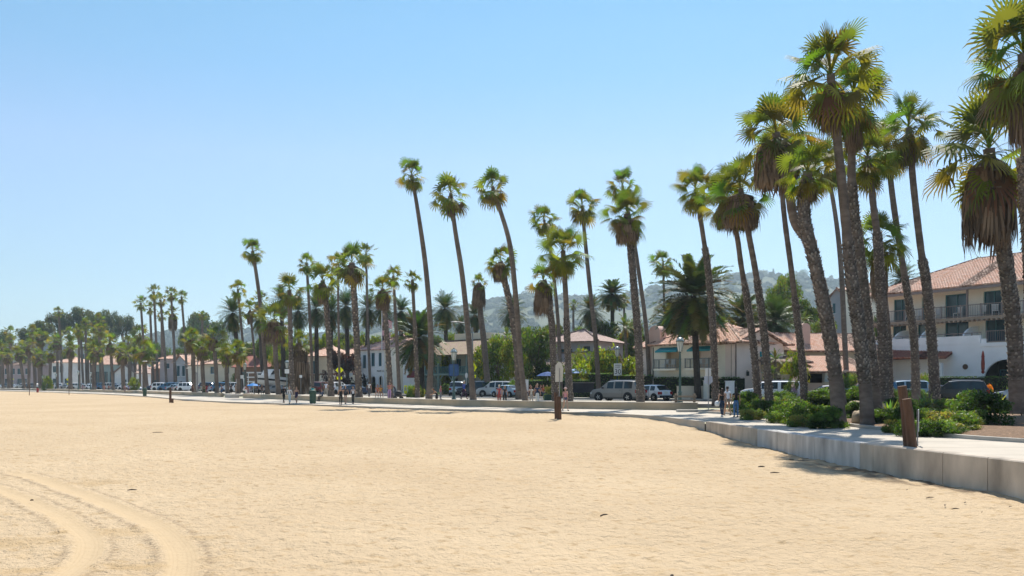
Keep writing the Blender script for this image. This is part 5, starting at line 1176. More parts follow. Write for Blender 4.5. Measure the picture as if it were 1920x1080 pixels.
for lab, px, yt, hw, cr in (('bright green tree over the tan house ridge behind the dark date palms', 612, 622, 20, 1), ('olive tree over the rose-pink house, between slim trunks', 640, 632, 18, 3), ('light green tree behind the big rough full-crowned palm', 672, 622, 20, 1), ('rounded green tree over the arcaded building ridge', 722, 632, 18, 0),
    ('yellow-green tree behind the huge shaggy date palm', 765, 618, 22, 3), ('green tree just seaward of the crisp star-crowned date palm', 812, 628, 20, 2), ('bright tree behind the small date palm with drooping fronds', 850, 622, 20, 1), ('mid green tree over the long red roof', 495, 632, 22, 0), ('green tree showing over the white boat', 528, 640, 20, 3), ('green tree behind the tan house with the round yellow bay', 418, 640, 20, 1),
    ('olive tree beneath the date palm with the tidy round crown', 985, 610, 24, 2), ('green tree behind the lilac house, beside the hazy small palm', 1085, 612, 22, 0), ('yellow-green tree under the upright orange-trunked date palm', 1160, 622, 24, 3)):
    leaf_tree(lab, px, yt, hw, 175, BROAD[cr], yt + 75)
HT = 'trees on the hill ridge'
for lab, px, yt, hw, yb, k in (('flat-topped ridge tree above the blue hill, over the white ridge house', 992, 533, 14, 560, 'e'), ('small ridge tree beside the dying palm', 876, 566, 9, 590, 'e'), ('ridge tree between the tall leaning palms', 918, 560, 10, 582, 'b'), ('ridge bush left of the flat-topped ridge tree', 965, 552, 9, 570, 'b'),
    ('round ridge bush beyond the wide open crown palm', 1118, 556, 8, 572, 'b'), ('ridge tree over the spreading date palm', 1330, 514, 12, 536, 'b'), ('spreading ridge tree between the bearded palms', 1375, 512, 16, 540, 'b'), ('large hazy ridge tree beside the pointed conifer', 1425, 500, 22, 540, 'e'), ('pointed hazy conifer on the ridge', 1450, 503, 5, 535, 'c'),
    ('wide hazy ridge tree near the thin trunk', 1499, 502, 18, 535, 'e'), ('triangular hazy conifer farther along the ridge', 1558, 516, 11, 542, 'c'), ('hazy ridge tree behind the leaning trunk', 1530, 518, 9, 540, 'b'), ('small ridge tree near the dry open slope', 1240, 536, 10, 556, 'b'), ('second small ridge tree near the dry open slope', 1225, 540, 8, 558, 'e')):
    d = 1480 * HK; leaf_tree(lab, px, yt, hw, d, EUCA[px % 3] if k == 'e' else CONE if k == 'c' else BROAD[2], yb, HT, 'ridge_tree', z=HC + (HY - yb) * d / F - 3)
k_ = 0
for lab, px, py, w_, d, tm in (('white flat house on the ridge under the flat-topped tree', 992, 548, 20, 1430, GREYW), ('long pale house on the ridge over the dry slope', 1348, 522, 20, 1440, TILE_P), ('tiny white house on the hazy slope above the round bright tree', 870, 608, 12, 1150, TILE_P), ('small pale house on the hazy slope between the leaning trunks', 958, 606, 9, 1200, TILE),
    ('long terraced wall-like house on the hazy slope', 912, 590, 22, 1300, TILE_P), ('hazy pink-roofed house above the lilac house', 1080, 606, 10, 1150, TILE), ('hazy white house low on the slope above the large dark tree', 985, 622, 12, 1000, TILE_P), ('pale house on the slope beside the thin leaning palm', 1128, 600, 9, 1180, TILE),
    ('white house low on the slope over the huge shaggy date palm', 830, 622, 12, 1050, TILE_P), ('little house on the ridge slope by the dry open ground', 1260, 556, 10, 1350, TILE)):
    d *= HK; s = d / F; h = 5.0; x = WX(px, d); r_ = thing('hillside_house', lab, 'house', (x, d, HC + (HY - py) * s - 3.5), rnd.uniform(-.4, .4), 'houses on the hazy hillside'); w2 = w_ * s / HK; r_.scale = (HK, HK, HK); r_.location.z -= 2
    shell(r_, w2, 9, h, WHITE if k_ % 2 else CREAM, [(w2 * .15, w2 * .3, 2.5, 4, 0), (w2 * .6, w2 * .8, 2.5, 4, 0)], x0=-w2 / 2, z0=-4) if False else shell(r_, w2, 9, h, WHITE if k_ % 2 else CREAM, [(w2 * .15 - w2 / 2, w2 * .3 - w2 / 2, 2.5, 4, 0)], x0=-w2 / 2, z0=-6)
    window(r_, w2 * .15 - w2 / 2, w2 * .3 - w2 / 2, 2.5, 4, mull=0); roof(r_, -w2 / 2, w2 / 2, 0, 9, h, 1.6, 'hip', .6, tm); k_ += 1
# ---------- hedges ----------
def hedge(label, px0, px1, d0, d1, h, dep=1.2, name='hedge', z=.43, cols=((.09, .16, .02), (.05, .095, .015)), n=None, zb=0):
    a = Vector((WX(px0, d0), d0, 0)); b = Vector((WX(px1, d1), d1, 0)); L_ = (b - a).length; r_ = thing(name, label, 'hedge', (a.x, a.y, z), math.atan2(b.y - a.y, b.x - a.x))
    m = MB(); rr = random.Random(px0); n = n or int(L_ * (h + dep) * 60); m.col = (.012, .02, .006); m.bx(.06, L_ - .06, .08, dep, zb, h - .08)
    for i in range(n):
        u = rr.random() * L_; k = rr.random()
        if k < .55: p = Vector((u, rr.uniform(-.04, .1), zb + rr.random() * (h - zb))); nn = Vector((0, -1, .3))
        elif k < .92: p = Vector((u, rr.random() * dep, h + rr.uniform(-.06, .07))); nn = Vector((0, 0, 1))
        else: p = Vector((rr.choice((0, L_)), rr.random() * dep, zb + rr.random() * (h - zb))); nn = Vector((1, 0, 0))
        nn = (nn + Vector((rr.gauss(0, .6), rr.gauss(0, .6), rr.gauss(0, .6)))).normalized(); t = nn.orthogonal().normalized(); t = Matrix.Rotation(rr.uniform(0, 6.28), 3, nn) @ t; w_ = nn.cross(t)
        l = rr.uniform(.05, .10); c = cols[rr.randrange(len(cols))]; m.col = tuple(x * rr.uniform(.6, 1.5) for x in c); m.add([p - t * l, p + w_ * l * .5, p + t * l, p - w_ * l * .5], [(0, 1, 2, 3)])
    m.build('foliage', treem, r_); return r_
hedge('clipped green hedge below the teal awnings', 1224, 1338, 90, 86, 2.15)
hedge('clipped green hedge beyond the palm trunk, before the pink gable house', 1342, 1380, 85, 82.5, 2.1)
hedge('neat low hedge behind the seated diners, below the large dark tree', 986, 1044, 103, 98, 1.9)
hedge('neat low hedge under the lilac house porch', 1072, 1104, 94, 93, 1.9)
hedge('bushy dark hedge around the speed limit lantern foot', 1102, 1142, 92, 91, 2.6, 1.6)
hedge('high leafy hedge with pale blossoms, beside the thick bearded palm', 1160, 1222, 91, 90, 2.4)
hedge('long trimmed hedge along the white hotel front', 1722, 1935, 84.5, 78, 2.15, 1.3)
hedge('low green hedge before the arcaded white building', 652, 700, 148, 141, 1.6)
hedge('small hedge piece by the cream garden wall', 626, 652, 154, 149, 1.4)
hedge('dry low hedge along the porch house kerb', 832, 862, 119, 114, .7, 1.2, cols=((.20, .18, .07), (.12, .13, .04)))
# ---------- shrubs ----------
PS = 'planter shrubs beside the promenade'
def bush(label, px, pyb, hw, ytop, crown=0, name='shrub', z=None, d=None, group=None, mesh_=None, wx=1.0):
    zz = .43 if d is not None else None
    if d is not None: d = snap(px, d)
    if d is None: d = (HC - .1) * F / (pyb - HY) + 1.6; zz = mound_z(WX(px, d), d) - .05
    hw = hw * 1.15 if group == PS else hw
    s = d / F; x = WX(px, d); zz = HC + (HY - pyb) * s if zz is None else zz; r_ = thing(name, label, 'shrub', (x, d, zz), rnd.uniform(0, 6), group)
    c = link('foliage', mesh_ or SHRUB[crown], r_); hh_ = HC + (HY - ytop) * s - zz; c.location = (0, 0, -.22 * hh_); c.scale = (hw * s * 1.42, hw * s * wx * 1.4, hh_ * 1.32)
    m = MB(); m.tube([(0, 0, -.1), (.02, 0, .25)], .03, 5)
    for a in (0, 2, 4): m.tube([(0, 0, .1), (math.cos(a) * .25 * hw * s, math.sin(a) * .25 * hw * s, (pyb - ytop) * s * .5)], .02, 4)
    m.build('stems', twigm, r_); return r_
PS = 'planter shrubs beside the promenade'
for a in (('dark green shrub right behind the two women walking', 1402, 776, 24, 738, 1), ('dense shrub at the foot of the bearded palms, nearest the women', 1432, 780, 28, 742, 0), ('shrub with brownish top between the two bearded-palm trunks', 1452, 768, 24, 738, 2), ('bright shrub past the second bearded-palm trunk', 1482, 786, 30, 742, 0),
          ('broad leafy shrub spilling over the kerb before the leaning trunk', 1520, 796, 36, 748, 0), ('light green low shrub at the kerb beside the leaning trunk', 1508, 800, 22, 772, 2), ('tall back shrub between the leaning trunk and the pink planter', 1545, 770, 34, 732, 1), ('small dark shrub at the foot of the leaning trunk', 1562, 802, 20, 766, 1),
          ('shrub in front of the blue car by the round bush', 1612, 772, 28, 728, 1), ('dark shrub beside the pale boulder', 1602, 790, 22, 756, 1), ('low dark shrub at the twin trunk feet', 1656, 800, 24, 770, 1), ('shrub behind the agaves in front of the dark cars', 1650, 765, 26, 728, 1),
          ('leafy shrub over the agave, below the parked black car', 1722, 745, 26, 715, 2), ('large dark rounded shrub, biggest in the planting', 1832, 806, 52, 738, 1), ('bright mixed shrub leaning on the biggest dark one', 1780, 812, 40, 762, 2), ('low bright shrub at the kerb beside the timber posts', 1762, 818, 36, 782, 0), ('dark shrub hidden right behind the timber posts', 1700, 812, 24, 765, 1),
          ('small round shrub on the bare mulch slope', 1885, 802, 11, 788, 1), ('yellow-green plant tuft beneath the stout rough trunk', 1890, 778, 16, 752, 2), ('small grey-green tuft at the picture edge on the mulch', 1915, 800, 9, 782, 1), ('back shrub beyond the thin trunk, before the dark hatch car', 1580, 760, 24, 722, 0)):
    bush(*a, group=PS, wx=.8)
for a in (('leafy shrub at the kerb just behind the timber posts', 1712, 818, 26, 778, 0), ('small bright shrub between the posts and the twin trunks', 1684, 812, 20, 780, 2), ('dark shrub behind the small bright one by the twin trunks', 1668, 800, 22, 768, 1), ('long leafy shrub lying between the agaves and the kerb', 1748, 806, 34, 768, 0), ('low mixed shrub filling the bed behind the agaves', 1760, 775, 34, 742, 2), ('leafy shrub at the foot of the palm leaning on the hotel corner', 1715, 762, 26, 732, 1), ('small front shrub spilling on the kerb before the women', 1412, 786, 20, 762, 2), ('low bright shrub on the kerb beside the second bearded-palm trunk', 1462, 792, 22, 765, 0), ('leafy low shrub between the second bearded trunk and the leaning trunk', 1497, 790, 26, 758, 0), ('low dark shrub touching the kerb at the leaning trunk', 1540, 803, 22, 776, 1),
          ('back row shrub before the white pickup', 1470, 762, 26, 736, 1), ('back row shrub before the pink planter wall', 1512, 764, 30, 738, 0), ('back row shrub between the cars and the round boulder', 1632, 760, 24, 735, 0), ('shrub mass below the large agave', 1742, 800, 32, 768, 1),
          ('dark leafy shrub joining the biggest shrub on its sunny side', 1806, 808, 34, 758, 1), ('shrub behind the biggest dark one before the black car', 1850, 785, 36, 745, 0), ('low bright ground shrub in front of the biggest dark one', 1800, 816, 28, 788, 2), ('dark shrub between the agaves and the thin sword-leaved plant', 1685, 780, 26, 748, 1)):
    bush(*a, group=PS, wx=.8)
bush('round clipped bright bush before the portico', 1585, 712, 20, 690, 2, d=82, name='round_bush'); bush('yellow-topped bush between the hotel porch and the rough trunks', 1733, 722, 17, 688, 2, d=80, name='round_bush')
bush('purple-leaved bush beside the yellow crossing sign', 652, 722, 30, 668, d=140, mesh_=PURPLE, name='purple_bush'); bush('second purple bush under the rose-pink house', 628, 722, 20, 662, d=142, mesh_=PURPLE, name='purple_bush')
bush('bright red flowering bush by the narrow gabled house', 352, 729, 11, 713, d=228, mesh_=BOUG, name='flowering_bush'); bush('red flowering bush in front of the low restaurant', 312, 728, 9, 713, d=246, mesh_=BOUG, name='flowering_bush'); bush('orange-flowered bush by the hotel hedge', 1847, 735, 12, 712, d=76, mesh_=leaf_mass(133, 1500, .07, 10, [(.55, .18, .02), (.12, .15, .03), (.5, .08, .03)], 'low'), name='flowering_bush')
bush('big sunlit yellow-green bush behind the speed limit lantern', 1120, 735, 46, 655, d=98, mesh_=BROAD[3], name='yellow_bush'); bush('yellow leafy bush between the thin and the thick palm trunks', 1195, 730, 34, 672, d=97, mesh_=BROAD[3], name='yellow_bush')
bush('small green bush at the foot of the slim palm by the yellow box', 785, 748, 9, 720, 2, d=103); bush('yellow-flowered bush by the lantern with the dark red awning behind', 777, 745, 11, 715, 0, d=104); bush('green bush at the dark thick trunk by the porch house', 916, 745, 16, 718, 1, d=97)
bush('ivy-like bush wrapping the foot of the leaning pair of trunks', 968, 745, 18, 716, 1, d=90); bush('dark bush below the porch house veranda', 835, 738, 12, 722, 1, d=108); bush('bush at the foot of the white sign back', 1036, 752, 13, 716, 2, d=78); bush('climbing yellow vine on the porch house', 840, 700, 16, 662, d=128, mesh_=BROAD[3], name='climbing_vine')
bush('lilac flowering agapanthus clump by the pink planter wall', 1487, 745, 14, 700, d=73, mesh_=leaf_mass(134, 1500, .06, 10, [(.30, .24, .50), (.08, .12, .03)], 'low'), name='flowering_bush'); bush('leafy vine over the portico edge', 1490, 690, 24, 660, d=82, mesh_=BROAD[3], name='climbing_vine')
bush('green bush between parked cars near the far first yellow sign', 88, 722, 8, 706, d=240, mesh_=BROAD[1]); bush('bright bush near the small cream parasol', 252, 722, 9, 708, d=195, mesh_=BROAD[3])
# agaves and spiky plants
def agave(label, px, pyb, r, n=26, up=1.0, col=(.10, .16, .10), z=.35, name='agave'):
    d = (HC - .1) * F / (pyb - HY) + 1.2; s = d / F; x = WX(px, d); R_ = r * s; root = thing(name, label, 'agave plant', (x, d, mound_z(x, d)), rnd.uniform(0, 6), 'spiky agaves in the planting'); m = MB()
    for i in range(n):
        t = i / n; az = i * 2.4; el = R(lerp(82, 12, t) * up + rnd.uniform(-6, 6)); h = Vector((math.cos(az), math.sin(az), 0)); sd_ = Vector((-h.y, h.x, 0)); dd = h * math.cos(el) + UP * math.sin(el); L_ = R_ * rnd.uniform(.85, 1.15); w = R_ * .085
        m.col = tuple(q * rnd.uniform(.7, 1.4) for q in (col if rnd.random() < .75 else (.22, .24, .06))); vs = []
        for k, (u, ww) in enumerate(((0, .5), (.3, 1), (.65, .75), (1, .02))):
            c = dd * L_ * u - UP * L_ * .12 * u * u * (1 if el < 1 else 0); vs += [c - sd_ * w * ww, c - UP * w * ww * .35, c + sd_ * w * ww]
        m.add(vs, [f for k in range(3) for f in ((3 * k, 3 * k + 1, 3 * k + 4, 3 * k + 3), (3 * k + 1, 3 * k + 2, 3 * k + 5, 3 * k + 4))])
    m.build('leaves', treem, root, True); st = MB(); st.tube([(0, 0, -.1), (0, 0, .12)], R_ * .12, 8); st.build('stem', twigm, root); return root
agave('large green agave with broad arching leaves behind the timber posts', 1738, 775, 34); agave('spiky agave with thin yellowish leaves by the pale boulders', 1668, 790, 34, 20, .9, (.13, .17, .06)); agave('grey-green agave close beside the timber posts', 1706, 778, 26)
agave('stiff sword-leaved plant beyond the biggest shrub', 1893, 760, 34, 18, 1.25, (.10, .15, .04)); agave('second stiff sword-leaved plant beside the stout rough trunk', 1872, 765, 28, 16, 1.2, (.12, .16, .05)); agave('small agave between the boulder and the twin trunks', 1640, 786, 15)
def rock(label, px, pyb, w, h, z=.3, seed=1):
    d = (HC - .1) * F / (pyb - HY) + 1.2; s = d / F; rr = random.Random(seed); m = MB(); nu, nv = 20, 12
    m.ball((0, 0, 0), (w * s / 2, w * s / 2.2, h * s * .62), nu, nv)
    m.v = [tuple(Vector(p) * (1 + .22 * noise.noise(Vector(p) * 2.2 / (w * s) * 1.6 + Vector((seed * 7, 0, 0))) + .05 * noise.noise(Vector(p) * 6))) for p in m.v]
    o = m.build('boulder', mat('sandstone', (.42, .33, .22), .9, .3, 3, .6, 14, bdist=.05), None, True, loc=(WX(px, d), d, mound_z(WX(px, d), d) + h * s * .3)); o.rotation_euler = (0, 0, seed); return tag(o, label, 'boulder', 'pale boulders in the planting')
rock('pale sandstone boulder at the kerb by the twin trunks', 1611, 797, 30, 26, seed=1); rock('flat pale boulder behind the dark shrub', 1604, 778, 34, 22, seed=2); rock('pale boulder between the twin trunks and the spiky agave', 1656, 786, 34, 22, seed=3); rock('small brown rock at the foot of the low bright shrub', 1764, 813, 20, 11, seed=4)
rock('small pale rock next to the leaning trunk foot', 1576, 782, 10, 14, seed=5)
# ---------- vehicles ----------
paintm = mat('car_paint', rough=.22, var=.03, scale=1, src='obj', spec=.6); carglass = mat('car_glass', (.02, .028, .03), .05, .2, 1, spec=.7); tyrem = mat('tyre', (.018, .018, .018), .85, .2, 5); rimm = mat('rim', (.45, .45, .46), .3, .1, 4, metal=.8)
redl = mat('tail_lens', (.35, .01, .015), .25, .1, 4); headl = mat('head_lens', (.6, .62, .62), .15, .1, 4, spec=.7); blackp = mat('black_plastic', (.025, .025, .027), .6, .1, 4); platem = mat('number_plate', (.7, .7, .62), .5, .1, 20)
CT = {
 'suv': dict(L=4.9, W=.98, belt=1.14, st=[(0, .78, 'b'), (.06, 1.14, 'b'), (.14, 1.22, 'R'), (.42, 1.80, 'b'), (.52, 1.85, 'S'), (1.38, 1.89, 'P'), (1.48, 1.89, 'S'), (2.32, 1.89, 'P'), (2.42, 1.88, 'S'), (3.12, 1.82, 'W'), (3.86, 1.20, 'b'), (4.55, 1.08, 'b'), (4.82, .92, 'b'), (4.9, .62, 'e')], wh=(.95, 3.95), wr=.38),
 'hatch': dict(L=4.1, W=.88, belt=.95, st=[(0, .62, 'b'), (.05, .95, 'b'), (.12, 1.0, 'R'), (.55, 1.42, 'b'), (.66, 1.45, 'S'), (1.25, 1.50, 'P'), (1.34, 1.50, 'S'), (2.25, 1.46, 'W'), (3.05, 1.0, 'b'), (3.7, .85, 'b'), (4.02, .68, 'b'), (4.1, .5, 'e')], wh=(.72, 3.3), wr=.32),
 'sedan': dict(L=4.7, W=.90, belt=.95, st=[(0, .62, 'b'), (.05, .98, 'b'), (.75, 1.05, 'R'), (1.35, 1.40, 'b'), (1.45, 1.43, 'S'), (2.1, 1.46, 'P'), (2.18, 1.46, 'S'), (2.85, 1.42, 'W'), (3.6, 1.0, 'b'), (4.3, .86, 'b'), (4.62, .68, 'b'), (4.7, .5, 'e')], wh=(.95, 3.8), wr=.33),
 'pickup': dict(L=5.4, W=.97, belt=1.12, st=[(0, .8, 'b'), (.06, 1.15, 'b'), (.12, 1.2, 'R'), (.42, 1.78, 'b'), (.55, 1.82, 'S'), (1.95, 1.82, 'P'), (2.15, 1.82, 'S'), (2.65, 1.82, 'P'), (2.75, 1.82, 'S'), (3.55, 1.76, 'W'), (4.2, 1.20, 'b'), (5.0, 1.10, 'b'), (5.32, .95, 'b'), (5.4, .6, 'e')], wh=(1.05, 4.4), wr=.40)}
def make_car(kind, name, label, cat, far=False):
    T = CT[kind]; W_, belt, st, L_ = T['W'], T['belt'], T['st'], T['L']; root = thing(name, label, cat)
    rings = []
    for x, zt, zn in st:
        e = min(1, x / .35) if x < .35 else (min(1, (L_ - x) / .5) if x > L_ - .5 else 1); w = W_ * (.90 + .10 * e); zb = .26 if x > .1 else .34
        if zt > belt + .12: wr = W_ * .80; bz = belt; rz = zt - .07; mz = zt
        else: wr = w * .93; bz = min(belt, zt) - .07; rz = zt - .03; mz = zt; 
        half = [(w * .86, zb), (w * .98, zb + .14), (w, (zb + bz) / 2 + .05), (w * .97, bz), (wr, rz), (wr * .72, mz), (0, mz + .012)]
        rings.append([(x - L_ / 2, y, z) for y, z in half] + [(x - L_ / 2, -y, z) for y, z in half[-2::-1]])
    n = len(rings[0]); body = MB(); gl = {'L': MB(), 'R': MB(), 'W': MB(), 'B': MB()}
    for i in range(len(rings) - 1):
        zn = st[i][2]
        for k in range(n - 1):
            q = [rings[i][k], rings[i + 1][k], rings[i + 1][k + 1], rings[i][k + 1]]; t = None
            if zn == 'S' and k == 3: t = 'L'
            elif zn == 'S' and k == n - 5: t = 'R'
            elif zn == 'W' and k in (4, 5, 6, 7): t = 'W'
            elif zn == 'R' and k in (4, 5, 6, 7): t = 'B'
            if t:
                c = sum((Vector(p) for p in q), Vector()) / 4; q2 = [c + (Vector(p) - c) * .93 if t in 'LR' else Vector(p) for p in q]
                gl[t].add(q2, [(0, 1, 2, 3)])
                if t in 'LR':
                    Q = [Vector(p) for p in q]
                    for a in range(4): b = (a + 1) % 4; body.add([Q[a], Q[b], q2[b], q2[a]], [(0, 1, 2, 3)])
            else: body.add(q, [(0, 1, 2, 3)])
    body.add(rings[0], [tuple(range(n))]); body.add(rings[-1], [tuple(range(n))]); body.add([rings[0][0], rings[-1][0], rings[-1][-1], rings[0][-1]], [(0, 1, 2, 3)])
    o = body.build('body', paintm, root)
    for k, g_ in gl.items(): g_.build('window', carglass, root)
    for sx in T['wh']:
        for sy in (-1, 1):
            a = MB(); a.xf = Matrix.Translation((sx - L_ / 2, sy * (W_ - .02), T['wr'] + .02)) @ Matrix.Rotation(R(90), 4, 'X'); a.lathe([(0.01, -.035), (T['wr'] + .075, -.035), (T['wr'] + .075, .035), (0.01, .035)], n=18); a.build('wheel_arch', blackp, root)
            w = MB(); w.xf = Matrix.Translation((sx - L_ / 2, sy * (W_ - .07), T['wr'])) @ Matrix.Rotation(R(90), 4, 'X'); r = T['wr']; w.lathe([(r * .6, -.13), (r * .95, -.13), (r, -.09), (r, .09), (r * .95, .13), (r * .6, .13)], n=18); wo = w.build('wheel', tyrem, root)
            if not far:
                m = MB(); m.xf = w.xf; m.lathe([(.02, -.125), (r * .62, -.12), (r * .62, .12), (.02, .125)], n=14)
                for k in range(5):
                    a = k * 2 * PI / 5
                    for sg in (-1, 1): m.box((math.cos(a) * r * .32, math.sin(a) * r * .32, sg * .13), (r * .5, .06, .02), rz=a)
                m.build('rim', rimm, wo)
    zl = belt - .22
    for sy in (-1, 1):
        t = MB(); t.box((-L_ / 2 + .10, sy * (W_ * .82), zl), (.26, .30, .26)); t.build('tail_light', redl, root)
        h = MB(); h.box((L_ / 2 - .20, sy * (W_ * .74), st[-2][1] - .20), (.30, .36, .16)); h.build('headlight', headl, root)
        if not far: m = MB(); m.box((st[[s_[2] for s_ in st].index('W')][0] + .35 - L_ / 2, sy * (W_ + .08), belt + .08), (.12, .2, .16)); m.build('mirror', blackp, root)
    if not far:
        b = MB(); b.box((-L_ / 2 - .02, 0, .42), (.14, W_ * 1.8, .2)); b.box((L_ / 2 - .0, 0, .38), (.14, W_ * 1.7, .2)); b.build('bumper', blackp, root)
        p = MB(); p.box((-L_ / 2 - .03, 0, .78), (.03, .42, .2)); p.build('number_plate', platem, root)
        g_ = MB(); g_.box((L_ / 2 - .03, 0, .66), (.08, W_ * .9, .16)); g_.build('grille', blackp, root)
        if kind in ('suv', 'pickup'):
            for sy in (-1, 1): r_ = MB(); r_.tube([(-L_ / 2 + .7, sy * .68, T['st'][4][1] + .06), (-L_ / 2 + 2.9, sy * .68, T['st'][4][1] + .07)], .03, 5); r_.build('roof_rail', rimm, root)
        d = MB()
        for x in (T['st'][6][0] if len(T['st']) > 6 else 2, ): 
            for sy in (-1, 1): d.box((x - L_ / 2 + .04, sy * (W_ + .001), .75), (.02, .012, .7)); d.box((x - L_ / 2 + .25, sy * (W_ + .01), belt - .12), (.16, .02, .03)); d.box((x - L_ / 2 - .75, sy * (W_ + .01), belt - .12), (.16, .02, .03))
        d.build('door_trim', blackp, root)
    return root
PROTO = {}
def car(kind, label, px, o, colr, turn=0, d=None, face=1, group=None, far=None, cat=None, z=.33):
    """car standing on the road; face 1 = nose towards the far end of the beach, -1 = towards the viewer's end"""
    global PROTO
    if d is None: x, y, h = hit(px, o)
    else: x, y, h = WX(px, d), d, PI
    far = (y > 115) if far is None else far; key = (kind, far)
    nm = {'suv': 'parked_suv', 'hatch': 'parked_hatchback', 'sedan': 'parked_car', 'pickup': 'pickup_truck'}[kind]; cat = cat or {'suv': 'suv', 'hatch': 'hatchback', 'sedan': 'car', 'pickup': 'pickup truck'}[kind]
    if key not in PROTO: r_ = PROTO[key] = make_car(kind, nm, label, cat, far)
    else: r_ = copy_tree(PROTO[key]); 
    r_.name = nm; r_.location = (x, y, z); r_.rotation_euler = (0, 0, h + (0 if face > 0 else PI) + R(turn)); tag(r_, label, cat)
    if group: r_['group'] = group
    elif 'group' in r_: del r_['group']
    for ch in r_.children:
        if ch.name.startswith('body'): ch.color = colr + (1,)
    return r_
SIL = (.50, .49, .46); WHT = (.75, .76, .77); BLK = (.02, .022, .025); NAV = (.03, .05, .10); BLU = (.04, .13, .24); GRY = (.18, .19, .20); RED = (.35, .02, .02); LBL = (.30, .40, .48); BGE = (.42, .38, .30); MAR = (.12, .03, .03)
def carW(*a, **k): return car(*a, **k)
car('suv', 'silver car with dark windows parked behind the thick bearded palm', 1159, 0, (.27, .245, .215), d=78, turn=-36 + 0, face=1)
car('hatch', 'small white hatchback with red tail lights beside the thick bearded palm', 1218, 0, WHT, d=80.5, turn=-52)
car('pickup', 'white pickup with a camper top parked behind the women', 1448, 0, WHT, d=75, turn=-22)
car('sedan', 'dark grey sedan nose showing past the planter shrubs', 1552, 0, GRY, d=75, turn=-14)
car('suv', 'bright blue car behind the twin tall palm trunks', 1628, 0, BLU, d=76, turn=-10)
car('suv', 'white-sided car with black roof end behind the rough trunks', 1692, 0, LBL, d=78.5, turn=-14)
car('suv', 'black car with red tail lights nearest the hotel hedge', 1796, 0, BLK, d=74.5, turn=-30)
car('sedan', 'light grey car at the picture edge under the hotel arch', 1916, 0, (.40, .44, .50), d=71, turn=-35)
car('hatch', 'pale parked car half seen between the rough trunks and the bush', 1738, 0, NAV, d=81, turn=-14)
G1 = 'cars parked by the porch house'
car('suv', 'silver wagon in the shade of the large dense tree', 932, 0, SIL, d=104, turn=-20, group=G1); car('sedan', 'pale car nosing out beside the wrapped palm foot', 952, 0, LBL, d=100, turn=-50, group=G1); car('suv', 'dark car with a white roof behind the thick brown trunk', 893, 0, BLK, d=106, turn=-15, group=G1)
car('sedan', 'dark car just beyond the leaning yellow arrow sign', 905, 0, GRY, d=110, turn=-30, group=G1); car('suv', 'grey van half hidden behind the blue sign post', 858, 0, LBL, d=112, turn=-90, group=G1)
G2 = 'cars waiting on the road by the crossing'
car('suv', 'tan jeep-like car facing the viewer at the crossing', 562, 0, BGE, d=127, turn=75, group=G2, far=False); car('suv', 'maroon wagon with tail lights beyond the litter bin', 606, 0, MAR, d=132, turn=-110, group=G2, far=False); car('suv', 'white wagon with dark rear window beneath the crossing sign', 632, 0, WHT, d=134, turn=-110, group=G2, far=False)
car('sedan', 'white sedan beside the white wagon, past the crossing sign', 650, 0, WHT, d=128, turn=-40, group=G2); car('sedan', 'blue-grey sedan touching the big rough trunk', 664, 0, NAV, d=126, turn=-40, group=G2); car('sedan', 'dark blue car behind the people at the litter bin', 586, 0, NAV, d=135, turn=-100, group=G2)
G3 = 'cars parked in the row along the seat wall'
row = [(520, 'sedan', GRY, 'grey car behind the squat full palm'), (492, 'sedan', BLK, 'dark car under the white boat'), (468, 'hatch', LBL, 'pale blue hatchback beside the blue beach umbrella'), (452, 'sedan', WHT, 'white car with greenish windscreen right of the stout palm'), (437, 'suv', SIL, 'silver car behind the man in tan'),
       (422, 'suv', BLU, 'blue car behind the crouching crowd'), (410, 'sedan', LBL, 'light blue sedan in front of the awning house of tan walls'), (396, 'suv', NAV, 'dark wagon with roof rack behind the red-topped crowd'), (374, 'hatch', WHT, 'white hatchback with red lower lights'), (355, 'suv', WHT, 'white van-like car beside the red flowers'),
       (345, 'sedan', SIL, 'silver car just before the thin lone palm'), (331, 'sedan', LBL, 'pale sedan with bright glinting windscreen'), (317, 'suv', BLU, 'blue car with glinting windscreen near the timber post'), (305, 'suv', WHT, 'white wagon behind the dark sedan near the far bin'), (293, 'sedan', NAV, 'dark sedan beside the gap next to the far bin'),
       (250, 'sedan', WHT, 'white sedan with the couple walking before it'), (238, 'suv', WHT, 'white car left behind the walking couple'), (224, 'sedan', GRY, 'grey sedan under the small short dense palm'), (210, 'suv', SIL, 'silver car beside the two joggers'), (198, 'suv', BLU, 'blue car right behind the joggers'), (187, 'suv', NAV, 'dark blue wagon under the cream parasol'),
       (174, 'hatch', WHT, 'white hatchback by the yellow-fringed palm'), (162, 'sedan', SIL, 'silver sedan past the yellow-fringed palm'), (150, 'suv', WHT, 'white wagon in the middle of the far row'), (138, 'suv', WHT, 'tall white car by the second far yellow sign'), (126, 'sedan', GRY, 'grey car just past the second far yellow sign'),
       (116, 'suv', WHT, 'white car between the far signs, nearest the second'), (104, 'suv', SIL, 'silver car behind the red bin'), (92, 'sedan', BLK, 'black car near the red bin'), (80, 'sedan', WHT, 'white sedan just short of the red bin'), (67, 'suv', GRY, 'grey wagon between the thin post and the red bin'),
       (55, 'sedan', BLK, 'black car behind the thin lone post'), (42, 'suv', SIL, 'silver wagon close to the first far yellow sign'), (30, 'sedan', WHT, 'white sedan under the first far yellow sign'), (19, 'suv', GRY, 'grey wagon second from the far edge'), (8, 'sedan', WHT, 'white car at the very edge of the far row')]
for i, (px, kd, c, lab) in enumerate(row): car(kd, lab, px, 10.6 + (i % 3) * .3, c, turn=(38 if px > 280 else 25) + rnd.uniform(-8, 8), face=-1 if i % 4 else 1, group=G3)
